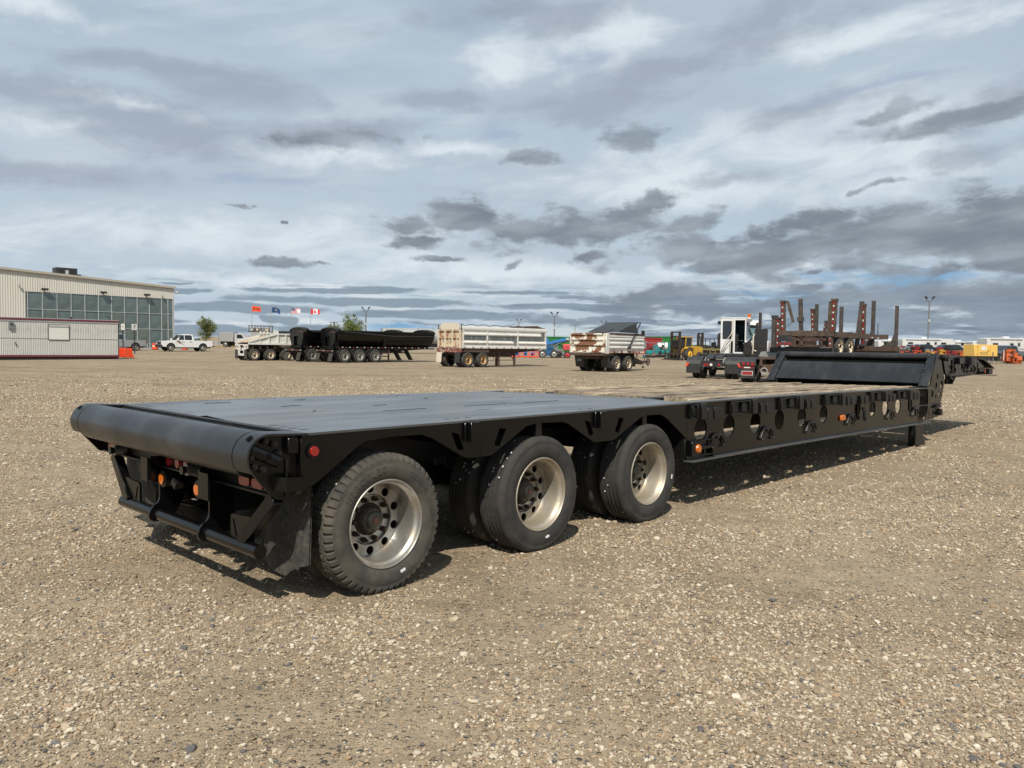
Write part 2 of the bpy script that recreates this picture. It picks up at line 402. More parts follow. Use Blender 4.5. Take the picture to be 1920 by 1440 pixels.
def wood(name, base, dark):
    m = bpy.data.materials.new(name); m.use_nodes = True; nt = m.node_tree; bs = nt.nodes['Principled BSDF']; L = nt.links.new
    tcn = nt.nodes.new('ShaderNodeTexCoord'); oi = nt.nodes.new('ShaderNodeObjectInfo')
    va = nt.nodes.new('ShaderNodeVectorMath'); va.operation = 'ADD'
    cb = nt.nodes.new('ShaderNodeCombineXYZ'); mu = nt.nodes.new('ShaderNodeMath'); mu.operation = 'MULTIPLY'; mu.inputs[1].default_value = 37
    L(oi.outputs['Random'], mu.inputs[0]); [L(mu.outputs[0], cb.inputs[i]) for i in range(3)]
    L(tcn.outputs['Object'], va.inputs[0]); L(cb.outputs[0], va.inputs[1])
    mp = nt.nodes.new('ShaderNodeMapping'); mp.inputs['Scale'].default_value = (1.1, 13, 6); L(va.outputs[0], mp.inputs[0])
    n = nt.nodes.new('ShaderNodeTexNoise'); n.inputs['Scale'].default_value = 2.6; n.inputs['Detail'].default_value = 8; n.inputs['Roughness'].default_value = .7; L(mp.outputs[0], n.inputs['Vector'])
    n2 = nt.nodes.new('ShaderNodeTexNoise'); n2.inputs['Scale'].default_value = 1.3; n2.inputs['Detail'].default_value = 5; L(va.outputs[0], n2.inputs['Vector'])
    r = nt.nodes.new('ShaderNodeValToRGB'); e = r.color_ramp.elements
    e[0].position = .34; e[0].color = (*dark, 1); e[1].position = .60; e[1].color = (*base, 1)
    r.color_ramp.elements.new(.46).color = (*[(.45 * a + .55 * b) for a, b in zip(base, dark)], 1)
    L(n.outputs[0], r.inputs[0])
    hs = nt.nodes.new('ShaderNodeHueSaturation'); mr = nt.nodes.new('ShaderNodeMapRange'); L(oi.outputs['Random'], mr.inputs[0]); mr.inputs[3].default_value = .72; mr.inputs[4].default_value = 1.2
    L(mr.outputs[0], hs.inputs['Value']); L(r.outputs[0], hs.inputs['Color'])
    mx = nt.nodes.new('ShaderNodeMix'); mx.data_type = 'RGBA'; m2 = nt.nodes.new('ShaderNodeMapRange'); L(n2.outputs[0], m2.inputs[0])
    for i, q in enumerate((.52, .68, 0, .7)): m2.inputs[i + 1].default_value = q
    L(m2.outputs[0], mx.inputs[0]); L(hs.outputs[0], mx.inputs[6]); mx.inputs[7].default_value = (.12, .085, .06, 1)
    L(mx.outputs[2], bs.inputs['Base Color']); bs.inputs['Roughness'].default_value = .85
    b = nt.nodes.new('ShaderNodeBump'); b.inputs['Strength'].default_value = .7; b.inputs['Distance'].default_value = .012
    L(n.outputs[0], b.inputs['Height']); L(b.outputs[0], bs.inputs['Normal'])
    return m
M_wood = wood('weathered_plank', (.47, .375, .255), (.085, .058, .04))

# ------------------------------------------------------------------ ground
GZT = [(0, 0), (12, 0), (40, .14), (55, .2), (70, .3), (85, .55), (110, .85), (150, 1.25), (250, 1.3), (9000, 1.3)]
def gz(y): return float(np.interp(y, [a for a, b in GZT], [b for a, b in GZT]))
def build_ground():
    ys = [-60, -20, -8, -3] + list(np.arange(0, 30, .75)) + list(np.arange(30, 130, 2.5)) + [140, 150, 175, 200, 250, 400, 800, 2000, 6000]
    xs = [-6000, -2000, -700, -250, -120] + list(np.arange(-80, -20, 5)) + list(np.arange(-20, 20, 1.0)) + list(np.arange(20, 80, 5)) + [80, 120, 250, 700, 2000, 6000]
    v = []; f = []; nx = len(xs)
    rng = np.random.RandomState(4)
    for y in ys:
        for x in xs:
            v.append((x, y, gz(y)))
    for j in range(len(ys) - 1):
        for i in range(nx - 1):
            a = j * nx + i; f.append((a, a + 1, a + nx + 1, a + nx))
    me = bpy.data.meshes.new('ground'); me.from_pydata(v, [], f); me.polygons.foreach_set('use_smooth', [True] * len(f)); me.update()
    m = bpy.data.materials.new('packed_gravel'); m.use_nodes = True; nt = m.node_tree; bs = nt.nodes['Principled BSDF']; L = nt.links.new
    tcn = nt.nodes.new('ShaderNodeTexCoord'); src = tcn.outputs['Object']
    def mapped(sc):
        mp = nt.nodes.new('ShaderNodeMapping'); mp.inputs['Scale'].default_value = sc; L(src, mp.inputs[0]); return mp.outputs[0]
    def noise(sc, d=5, r=.6, s=src):
        n = nt.nodes.new('ShaderNodeTexNoise'); L(s, n.inputs['Vector']); n.inputs['Scale'].default_value = sc; n.inputs['Detail'].default_value = d; n.inputs['Roughness'].default_value = r
        return n.outputs[0]
    def rng_(v_, a, b, lo=0., hi=1.):
        n = nt.nodes.new('ShaderNodeMapRange'); L(v_, n.inputs[0])
        for i, q in enumerate((a, b, lo, hi)): n.inputs[i + 1].default_value = q
        return n.outputs[0]
    def mix(f_, a, b, mode='MIX'):
        n = nt.nodes.new('ShaderNodeMix'); n.data_type = 'RGBA'; n.blend_type = mode
        if isinstance(f_, float): n.inputs[0].default_value = f_
        else: L(f_, n.inputs[0])
        for s_, q in ((n.inputs[6], a), (n.inputs[7], b)):
            if isinstance(q, tuple): s_.default_value = (*q, 1)
            else: L(q, s_)
        return n.outputs[2]
    def mth(op, a, b):
        n = nt.nodes.new('ShaderNodeMath'); n.operation = op
        for i, q in enumerate((a, b)):
            if isinstance(q, float): n.inputs[i].default_value = q
            else: L(q, n.inputs[i])
        return n.outputs[0]
    # fine soil and dusty patches
    patch = noise(.55, 5, .6); soil = noise(9, 6, .65); fine = noise(160, 3, .6)
    c = mix(rng_(patch, .35, .65), (.285, .219, .147), (.345, .272, .190))
    c = mix(rng_(soil, .30, .72), mix(1.0, c, (.84, .84, .83), 'MULTIPLY'), c)
    c = mix(rng_(fine, .35, .7, 0., .35), c, (.40, .325, .225))
    # stones in the surface: two sizes of cells, each with its own tone
    h = None
    for sc, thr, keep in ((48., .33, .50), (95., .30, .62), (24., .24, .80)):
        vo = nt.nodes.new('ShaderNodeTexVoronoi'); L(src, vo.inputs['Vector']); vo.inputs['Scale'].default_value = sc; vo.inputs['Randomness'].default_value = 1
        sepc = nt.nodes.new('ShaderNodeSeparateColor'); L(vo.outputs['Color'], sepc.inputs[0])
        inside = rng_(vo.outputs['Distance'], thr + .12, thr - .06)
        dens = rng_(mth('ADD', sepc.outputs[0], rng_(patch, .35, .65, .18, -.12)), keep, keep + .04)
        f_ = mth('MULTIPLY', inside, dens)
        r = nt.nodes.new('ShaderNodeValToRGB'); e = r.color_ramp.elements; r.color_ramp.interpolation = 'CONSTANT'
        e[0].position = 0; e[0].color = (.115, .105, .098, 1); e[1].position = .12; e[1].color = (.24, .185, .125, 1)
        for p_, q in ((.30, (.36, .29, .20)), (.52, (.47, .40, .295)), (.70, (.40, .30, .185)), (.82, (.62, .56, .46)), (.93, (.20, .15, .11))):
            r.color_ramp.elements.new(p_).color = (*q, 1)
        L(sepc.outputs[1], r.inputs[0])
        c = mix(f_, c, r.outputs[0])
        hh = mth('MULTIPLY', f_, .9 / sc * 24)
        h = hh if h is None else mth('ADD', h, hh)
    # coarse light and dark clumps that still read far out, and wheel tracks
    cl = noise(2.6, 7, .74); c = mix(rng_(cl, .33, .67), mix(1.0, c, (.76, .755, .74), 'MULTIPLY'), mix(1.0, c, (1.18, 1.17, 1.14), 'MULTIPLY'))
    tr = noise(1., 5, .62, mapped((.05, .32, 1))); c = mix(rng_(tr, .52, .66, 0., .85), c, mix(1.0, c, (.72, .70, .67), 'MULTIPLY'))
    tr2 = noise(1., 4, .6, mapped((.022, .10, 1))); c = mix(rng_(tr2, .50, .64, 0., .5), c, mix(1.0, c, (1.22, 1.20, 1.14), 'MULTIPLY'))
    L(c, bs.inputs['Base Color']); bs.inputs['Roughness'].default_value = .92; bs.inputs['Specular IOR Level'].default_value = .25
    hb = mth('ADD', h, mth('ADD', mth('MULTIPLY', soil, .9), mth('MULTIPLY', cl, .8)))
    b = nt.nodes.new('ShaderNodeBump'); b.inputs['Strength'].default_value = 1.0; b.inputs['Distance'].default_value = .030
    L(hb, b.inputs['Height']); L(b.outputs[0], bs.inputs['Normal'])
    me.materials.append(m)
    o = bpy.data.objects.new('ground', me); COL.objects.link(o); tag(o, kind='structure')
build_ground()

def vnoise(x, y, seed):
    """smooth value noise for numpy arrays"""
    r = np.random.RandomState(seed).rand(64, 64)
    xi, yi = np.floor(x).astype(int), np.floor(y).astype(int); fx, fy = x - xi, y - yi
    fx = fx * fx * (3 - 2 * fx); fy = fy * fy * (3 - 2 * fy)
    g = lambda i, j: r[i % 64, j % 64]
    return (g(xi, yi) * (1 - fx) + g(xi + 1, yi) * fx) * (1 - fy) + (g(xi, yi + 1) * (1 - fx) + g(xi + 1, yi + 1) * fx) * fy

def build_gravel():
    """loose stones on the near ground: points carrying a size, a turn and a tone; geometry nodes put a stone on each"""
    rs = np.random.RandomState(11)
    N = 760000
    u = rs.rand(N); r = 2.0 + 40.0 * u ** 1.45
    a = rs.uniform(-.86, .86, N)
    x, y = r * np.sin(a), r * np.cos(a)
    d = .62 * vnoise(x * .9, y * .9, 1) + .38 * vnoise(x * 2.7 + 9, y * 2.7, 2)
    keep = rs.rand(N) < np.clip((d - .22) * 2.3, .08, 1) * np.clip((42 - r) / 16, 0, 1)
    x, y, r = x[keep], y[keep], r[keep]; n = len(x)
    size = np.clip(np.exp(rs.normal(math.log(.0049), .44, n)), .0026, .019) * np.clip(.80 + r * .045, 1, 2.6)
    z = np.array([gz(q) for q in y]) + size * .32
    me = bpy.data.meshes.new('loose_gravel'); me.vertices.add(n)
    me.vertices.foreach_set('co', np.stack([x, y, z], 1).astype(np.float32).ravel())
    at = me.attributes.new('size', 'FLOAT', 'POINT'); at.data.foreach_set('value', size.astype(np.float32))
    at = me.attributes.new('turn', 'FLOAT_VECTOR', 'POINT')
    at.data.foreach_set('vector', np.stack([rs.normal(0, .22, n), rs.normal(0, .22, n), rs.uniform(0, 6.28, n)], 1).astype(np.float32).ravel())
    at = me.attributes.new('tone', 'FLOAT', 'POINT'); at.data.foreach_set('value', rs.rand(n).astype(np.float32))
    at = me.attributes.new('pick', 'INT', 'POINT'); at.data.foreach_set('value', rs.randint(0, 6, n).astype(np.int32))
    o = bpy.data.objects.new('loose_gravel', me); COL.objects.link(o)
    tag(o, 'loose tan, white and dark grey pebbles scattered over the near yard', 'gravel', kind='stuff')
    m = bpy.data.materials.new('pebble_stone'); m.use_nodes = True; nt = m.node_tree; bs = nt.nodes['Principled BSDF']
    an = nt.nodes.new('ShaderNodeAttribute'); an.attribute_type = 'INSTANCER'; an.attribute_name = 'tone'
    rp = nt.nodes.new('ShaderNodeValToRGB'); e = rp.color_ramp.elements; rp.color_ramp.interpolation = 'CONSTANT'
    e[0].position = 0; e[0].color = (.26, .195, .132, 1); e[1].position = .25; e[1].color = (.345, .265, .178, 1)
    for p_, q in ((.46, (.41, .335, .235)), (.62, (.47, .40, .30)), (.73, (.33, .235, .145)), (.80, (.52, .455, .35)), (.905, (.57, .515, .425)), (.925, (.20, .165, .135)), (.95, (.105, .10, .098)), (.985, (.16, .16, .16))):
        rp.color_ramp.elements.new(p_).color = (*q, 1)
    nt.links.new(an.outputs['Fac'], rp.inputs[0]); nt.links.new(rp.outputs[0], bs.inputs['Base Color']); bs.inputs['Roughness'].default_value = .8
    bs.inputs['Specular IOR Level'].default_value = .3
    g = bpy.data.node_groups.new('scatter_stones', 'GeometryNodeTree')
    g.interface.new_socket('Geometry', in_out='INPUT', socket_type='NodeSocketGeometry'); g.interface.new_socket('Geometry', in_out='OUTPUT', socket_type='NodeSocketGeometry')
    N_ = g.nodes.new; Lk = g.links.new
    gi, go = N_('NodeGroupInput'), N_('NodeGroupOutput')
    g2i = N_('GeometryNodeGeometryToInstance')
    for k in range(6):
        ico = N_('GeometryNodeMeshIcoSphere'); ico.inputs['Subdivisions'].default_value = 2 if k < 5 else 1; ico.inputs['Radius'].default_value = 1
        sp = N_('GeometryNodeSetPosition'); nz = N_('ShaderNodeTexNoise'); nz.noise_dimensions = '4D'; nz.inputs['W'].default_value = k * 7.3; nz.inputs['Scale'].default_value = .9; nz.inputs['Detail'].default_value = 2
        ps = N_('GeometryNodeInputPosition'); vm = N_('ShaderNodeVectorMath'); vm.operation = 'SUBTRACT'; vm.inputs[1].default_value = (.5, .5, .5)
        sc = N_('ShaderNodeVectorMath'); sc.operation = 'SCALE'; sc.inputs['Scale'].default_value = 1.7
        Lk(ps.outputs[0], nz.inputs['Vector']); Lk(nz.outputs['Color'], vm.inputs[0]); Lk(vm.outputs[0], sc.inputs[0]); Lk(sc.outputs[0], sp.inputs['Offset'])
        tr = N_('GeometryNodeTransform'); tr.inputs['Scale'].default_value = [(1.25, .9, .62), (1.0, .8, .7), (1.45, .85, .55), (1.1, 1.0, .6), (1.3, 1.05, .5), (1.2, .8, .75)][k]
        sm = N_('GeometryNodeSetMaterial'); sm.inputs['Material'].default_value = m
        Lk(ico.outputs[0], sp.inputs['Geometry']); Lk(sp.outputs[0], tr.inputs['Geometry']); Lk(tr.outputs[0], sm.inputs['Geometry']); Lk(sm.outputs[0], g2i.inputs[0])
    def na(nm, t):
        q = N_('GeometryNodeInputNamedAttribute'); q.data_type = t; q.inputs[0].default_value = nm; return q.outputs[0]
    iop = N_('GeometryNodeInstanceOnPoints'); iop.inputs['Pick Instance'].default_value = True
    m2p = N_('GeometryNodeMeshToPoints')
    Lk(gi.outputs[0], m2p.inputs[0]); Lk(m2p.outputs[0], iop.inputs['Points']); Lk(g2i.outputs[0], iop.inputs['Instance'])
    Lk(na('pick', 'INT'), iop.inputs['Instance Index']); Lk(na('size', 'FLOAT'), iop.inputs['Scale'])
    e2r = N_('FunctionNodeEulerToRotation'); Lk(na('turn', 'FLOAT_VECTOR'), e2r.inputs[0]); Lk(e2r.outputs[0], iop.inputs['Rotation'])
    Lk(iop.outputs[0], go.inputs[0])
    md = o.modifiers.new('stones', 'NODES'); md.node_group = g
build_gravel()

# ================================================================== the lowboy trailer
TX, TY = -0.8166, 5.1437
W = 2.95                                      # width; right side is y = 0, left side y = W; x runs forward from the rear axle
low = thing('lowboy_trailer', 'long black triaxle lowboy trailer with plank deck and wide rear roller in the foreground', 'trailer', (TX, TY, 0), YAW)
def sag(x):
    if x <= 3.75: return 0.0
    return -.080 * ((min(x, 12.0) - 3.75) / 7.85) ** 1.7
def TD(x, y, z):                              # the loaded-out frame sags forward and leans a little to the left
    tw = min(max((x - .5) / 3.5, 0), 1)
    return (x, y, z + sag(x) - .030 * tw * tw * (3 - 2 * tw) * (y / W))
def T(): return MB(TD)
def rnd(pts, rad, k=3):
    """round the corners of an outline; rad may be a number or a list"""
    out = []; n = len(pts)
    for i, p in enumerate(pts):
        r = rad[i] if isinstance(rad, (list, tuple)) else rad
        if not r: out.append(p); continue
        p = Vector((*p, 0)); a = Vector((*pts[i - 1], 0)) - p; b = Vector((*pts[(i + 1) % n], 0)) - p
        rr = min(r, a.length * .49, b.length * .49); a = p + a.normalized() * rr; b = p + b.normalized() * rr
        for t in range(k + 1):
            t /= k; q = a * (1 - t) ** 2 + p * (2 * t * (1 - t)) + b * t * t; out.append((q.x, q.y))
    return out

# ---- rear side plates with wheel arches
ARCH = [(-.645, 1.092), (-.645, .767), (-.585, .763), (-.505, .808), (-.237, .985), (-.165, 1.018), (.05, 1.030), (.29, 1.027), (.39, .994), (.690, .834), (.735, .822), (.955, .820), (1.00, .832), (1.36, 1.016),
        (1.48, 1.031), (1.79, 1.024), (1.87, 1.004), (2.215, .826), (2.25, .818), (2.50, .816), (2.55, .83), (2.915, .992), (3.016, 1.010), (3.265, 1.005), (3.375, .961), (3.744, .73), (3.744, 1.092)]
def diamond(x, z, d=1):
    return rnd([(x - .035 - .03 * d, z + .07), (x + .035 - .03 * d, z + .055), (x + .035 + .03 * d, z - .07), (x - .035 + .03 * d, z - .055)], .012, 2)
DIA = [diamond(.632, .952), diamond(1.065, .952, -1), diamond(2.157, .948), diamond(2.592, .946, -1)]
for side in (0, 1):
    y0, y1 = (0, .022) if side == 0 else (W - .022, W)
    m = T(); m.plate(ARCH, DIA, XZ, y0, y1); m.build('side_plate', M_black, low, bevel=.003)
    s = -1 if side == 0 else 1; ye = 0 if side == 0 else W
    for x in (.755, 2.290):                    # stake pockets
        m = T(); m.box(x - .045, x + .045, min(ye, ye + s * .055), max(ye, ye + s * .055), .945, 1.088); m.box(x - .075, x - .045, min(ye, ye + s * .02), max(ye, ye + s * .02), .955, 1.085)
        m.build('stake_pocket', M_black, low, bevel=.004)
    p = T(); p.cyl((-.562, ye + s * .001, .988), (-.562, ye + s * .016, .988), .047, 24); o = p.build('marker_lamp', M_black, low)
    p = T(); p.cyl((-.562, ye + s * .012, .988), (-.562, ye + s * .026, .988), .034, 24, .028); p.build('lens', M_red, o)

# ---- steel rear deck
SL = [rnd([(a - .06, b - .018), (a + .06, b - .018), (a + .06, b + .018), (a - .06, b + .018)], .016, 3) for a, b in ()]
def slot(x, y, l=.075, w=.030): return rnd([(x - l / 2, y - w / 2), (x + l / 2, y - w / 2), (x + l / 2, y + w / 2), (x - l / 2, y + w / 2)], .014, 3)
SR = [slot(-.545, .50), slot(-.535, .40), slot(-.525, .29), slot(-.513, .18)]
SR += [slot(.66, .16), slot(.76, .16), slot(.86, .15), slot(2.20, .14), slot(2.32, .13)]
SM = [slot(-.555, 1.72, .08), slot(-.575, 1.44, .08)]
SLF = [slot(-.545, W - .50), slot(-.535, W - .40), slot(-.525, W - .29), slot(-.513, W - .18)] + [slot(.66, W - .16), slot(.76, W - .16), slot(2.20, W - .14), slot(2.32, W - .13)]
for y0, y1, h in ((-.004, 1.008, SR), (1.014, 1.936, SM), (1.942, W + .004, SLF)):
    lo = y0 if y0 < .5 else y0
    outl = [(-.60, y0)] + [(x, y0) for x in (.6, 1.7, 2.8, 3.75)] + [(3.75, y1)] + [(x, y1) for x in (2.8, 1.7, .6)] + [(-.60, y1)]
    m = T(); m.plate(outl, h, XY, 1.086, 1.101); m.build('deck_plate', M_plate, low)
m = T(); m.box(-.640, -.606, -.004, W + .004, 1.078, 1.098); m.build('deck_joint', M_blackd, low)
rs = random.Random(3)
for_w = 1                                       # weld marks and scrapes on the plate
for x, y, l, a in ((.42, 1.9, .20, .1), (1.1, 1.55, .16, .05), (1.9, 1.02, .55, .01), (.95, 1.01, .45, .0), (2.7, 1.03, .5, .01), (2.1, 2.1, .12, .5), (.9, 2.55, .16, .3), (.3, 1.35, .1, .8), (2.95, 1.75, .2, .1), (1.5, .62, .18, .05), (.1, 2.6, .25, .05), (1.9, 2.5, .3, .1), (2.2, 2.62, .2, .0)):
    c, q = math.cos(a) * l / 2, math.sin(a) * l / 2; m = T(); m.bar((x - c, y - q, 1.102), (x + c, y + q, 1.102), .007, .003); m.build('weld_bead', M_blackd, low)

# ---- front edge of the rear deck, with the step down to the planks
m = T(); m.plate([(3.752, .10), (3.80, .10), (4.10, .70), (4.12, .80), (4.12, W - .80), (4.10, W - .70), (3.80, W - .10), (3.752, W - .10)], [], XY, 1.080, 1.095); m.build('deck_lip', M_plate, low)

# ---- main beams of the plank deck
HOLES = [(4.014, .81), (4.614, .81), (5.228, .812), (5.843, .815), (6.482, .818), (7.16, .822), (8.365, .848), (8.969, .835), (9.527, .83), (10.117, .835), (10.70, .838)]
def beam_outline():
    xs = [3.748 + (11.10 - 3.748) * i / 14 for i in range(15)]
    return [(x, .515) for x in xs] + [(11.13, .58), (11.19, .72), (11.21, .85), (11.19, .98), (11.13, 1.08)] + [(x, 1.09) for x in reversed(xs)]
for side in (0, 1):
    y0, y1 = (0.0, .016) if side == 0 else (W - .016, W)
    m = T(); m.plate(beam_outline(), [circ(x, z, .125, .122, 28) for x, z in HOLES], XZ, y0, y1); m.build('main_beam', M_black, low)
    m = T()
    fy0, fy1 = (-.075, .03) if side == 0 else (W - .03, W + .075)
    m.box(3.748, 11.62, fy0, fy1, .499, .514, (14, 1, 1)); m.build('bottom_flange', M_plate, low)
    m = T(); ty0, ty1 = (-.020, .13) if side == 0 else (W - .13, W + .020)
    m.box(3.752, 11.60 if side else 11.86, ty0, ty1, 1.0905, 1.103, (14, 1, 1)); m.build('top_flange', M_plate, low)
def outrigger(x0, x1, s, ye):
    """swing-out bracket: open box under the flange plus a thick end post"""
    w = x1 - x0; m = T(); q = lambda a, b: (min(ye + s * a, ye + s * b), max(ye + s * a, ye + s * b))
    for z0, z1 in ((.935, .947), (1.066, 1.078)): m.box(x0, x1 - .14, *q(.001, .045), z0, z1)
    m.box(x0, x0 + .012, *q(.001, .045), .947, 1.066); m.box(x0 + .01, x0 + .42 * w, *q(.001, .006), .947, 1.066)
    m.box(x1 - .15, x1 - .135, *q(.001, .055), .93, 1.08)
    m.box(x1 - .11, x1, *q(.001, .075), .925, 1.085)
    m.box(x0 + .45 * w, x1 - .19, *q(.001, .035), .955, 1.058)
    return m
def lashing(x0, x1, s, ye):
    m = T(); q = lambda a, b: (min(ye + s * a, ye + s * b), max(ye + s * a, ye + s * b)); w = x1 - x0
    m.box(x0, x0 + .11, *q(.001, .035), .915, 1.035); m.box(x0 + .125, x0 + .235, *q(.001, .045), .915, 1.035); m.box(x0 + .255, x1, *q(.001, .02), .92, 1.03)
    return m
def hook(x, s, ye, z=.715, k=1.0):
    """double curl tie-down hook"""
    m = T(); y = ye + s * .020
    pts = []
    for sd in (-1, 1):
        pts = [(x + sd * .02, y, z + .03), (x + sd * .075 * k, y, z + .018), (x + sd * .125 * k, y, z - .03), (x + sd * .160 * k, y, z - .080), (x + sd * .148 * k, y, z - .108), (x + sd * .118 * k, y, z - .112), (x + sd * .104 * k, y, z - .092)]
        m.tube(pts, [.016, .017, .014, .011, .009, .008, .006], 8)
    m.cyl((x, ye, z + .012), (x, ye + s * .035, z + .012), .030, 12)
    return m
for side in (0, 1):
    s, ye = (-1, 0) if side == 0 else (1, W)
    for x0, x1 in ((3.775, 4.01), (4.60, 5.13), (5.80, 6.36), (7.13, 7.72), (8.80, 9.42), (9.98, 10.58)):
        outrigger(x0, x1, s, ye).build('swing_bracket', M_blackd, low, bevel=.004)
    for x0, x1 in ((4.09, 4.44), (5.29, 5.67), (6.55, 6.92), (7.90, 8.27), (8.42, 8.79), (9.62, 9.97), (10.82, 11.12)):
        lashing(x0, x1, s, ye).build('lashing_block', M_blackd, low, bevel=.004)
    for x in (4.33, 5.49, 6.74, 8.10, 9.74, 10.94): hook(x, s, ye, .745 if x > 8 else .715).build('tie_down_hook', M_blackd, low)
m = T(); m.tube([(8.49, -.03, .87), (8.50, -.05, .80), (8.50, -.05, .73), (8.53, -.05, .69), (8.57, -.05, .71)], .022, 8); m.build('tie_down_hook', M_blackd, low)
m = T(); m.box(7.70, 7.87, -.03, -.001, .705, .785); m.build('side_marker_lamp', M_amber, low, bevel=.012)
# corner lamp box at the back of the right beam
m = T(); m.box(3.77, 3.97, -.05, -.001, .555, .70); m.box(3.975, 4.23, -.045, -.001, .612, .645); m.box(3.975, 4.23, -.045, -.001, .545, .56); m.box(4.19, 4.23, -.05, -.001, .52, .62); m.box(4.03, 4.06, -.04, -.001, .56, .612); m.box(3.77, 4.23, -.055, -.001, .7005, .712)
o = m.build('lamp_bracket', M_black, low, bevel=.003)
m = T(); m.cyl((3.885, -.049, .628), (3.885, -.070, .628), .046, 24, .036); m.build('lens', M_amber, o)

# ---- planks: laid lengthwise, butted over the cross member at x = 8.5
planks = [(.135 + i * .114, .135 + i * .114 + .1125) for i in range(5)] + [(.803 + i * .1344, .803 + i * .1344 + .1328) for i in range(10)] + [(W - .706 + i * .114, W - .706 + i * .114 + .1125) for i in range(5)]
for i, (a, b) in enumerate(planks):
    edge = a < .75 or a > 2.1
    ed = min(a, W - b); x00 = 3.97 + .55 * (ed - .13) / .6 if edge else 4.16
    for x0, x1 in ((x00 + rs.uniform(0, .05), 8.47), (8.515, 11.66)):
        m = T(); t = 1.112 + rs.uniform(-.007, .009); k = 9; v = []; f = []
        ww = [(rs.uniform(0, .003), rs.uniform(-.003, 0), rs.uniform(-.008, .008)) for _ in range(k + 1)]
        for j in range(k + 1):
            x = x0 + (x1 - x0) * j / k; d0, d1, dz_ = ww[j]
            v += [(x, a + d0, 1.06), (x, b + d1, 1.06), (x, b + d1, t + dz_ - .007), (x, b + d1 - .010, t + dz_), (x, a + d0 + .010, t + dz_ + .002), (x, a + d0, t + dz_ - .007)]
        for j in range(k):
            for q in range(6): f.append((6 * j + q, 6 * j + (q + 1) % 6, 6 * j + 6 + (q + 1) % 6, 6 * j + 6 + q))
        f += [tuple(range(5, -1, -1)), tuple(range(6 * k, 6 * k + 6))]
        m.add(v, f); m.build('plank', M_wood, low)
for y0 in (.715, W - .80):
    m = T(); m.box(4.13, 11.66, y0 - .009, y0 + .086, 1.090, 1.108, (12, 1, 1)); m.build('deck_strip', M_plate, low)
# cross members and inner beams
for x in (4.3, 5.0, 5.7, 6.4, 7.1, 7.8, 8.34, 9.2, 9.9, 10.6, 11.2): m = T(); m.box(x, x + .09, .02, W - .02, .93, 1.058); m.build('cross_member', M_blackd, low)
for y0 in (.72, W - .80): m = T(); m.box(4.0, 11.6, y0, y0 + .07, .655, 1.056, (10, 1, 1)); m.build('inner_beam', M_blackd, low)
for xa_, xb_ in ((6.55, 7.55), (9.75, 10.35), (12.0, 12.6)): m = T(); m.box(xa_, min(xb_, 11.6) if xa_ < 11.6 else xb_, .50, .53, .53, 1.05); m.build('gusset_plate', M_blackd, low)
for y0 in (.70, W - .85): m = T(); m.box(-.60, 3.69, y0, y0 + .15, .72, 1.08, (6, 1, 1)); m.build('inner_beam', M_blackd, low)
for x in (-.45, .73, 1.5, 2.25, 3.0): m = T(); m.box(x, x + .07, .03, W - .03, .90, 1.083); m.build('cross_member', M_blackd, low)
m = T(); m.box(3.70, 3.745, .025, W - .025, .53, 1.083); m.build('step_plate', M_blackd, low)

# ---- front upright and gooseneck
def P3(l): return list(l)
NB = [(12.46, 1.55), (12.52, 1.606), (12.96, 1.592), (13.9, 1.566), (14.65, 1.545), (14.845, 1.501), (15.404, 1.36), (15.404, 1.345), (14.92, 1.335), (14.80, 1.231), (14.378, 1.224), (13.6, 1.205), (13.099, 1.198), (12.916, 1.077), (12.75, 1.055), (12.70, 1.20)]
NH = [circ(13.22, 1.385, .065, .09), circ(13.74, 1.39, .062, .078), circ(14.87, 1.37, .055, .085), rnd([(12.97, 1.36), (13.09, 1.36), (13.09, 1.50), (12.97, 1.50)], .01, 2)]
PA = [(11.56, .475), (11.85, .462), (12.30, .486), (12.40, .53), (12.42, .60), (12.364, .64), (12.48, .80), (12.60, 1.055), (12.62, 1.12), (12.50, 1.30), (12.36, 1.50), (12.24, 1.612), (12.15, 1.615), (12.06, 1.57), (11.79, 1.075), (11.60, 1.05), (11.66, .94), (11.69, .78), (11.66, .62)]
PH = [circ(12.185, 1.21, .042, .045), circ(12.115, 1.05, .056, .055), circ(12.44, 1.06, .07, .072), circ(11.90, .91, .065, .06), circ(12.12, .86, .035, .032), circ(12.34, .885, .058, .052), circ(12.015, .575, .04, .028)]
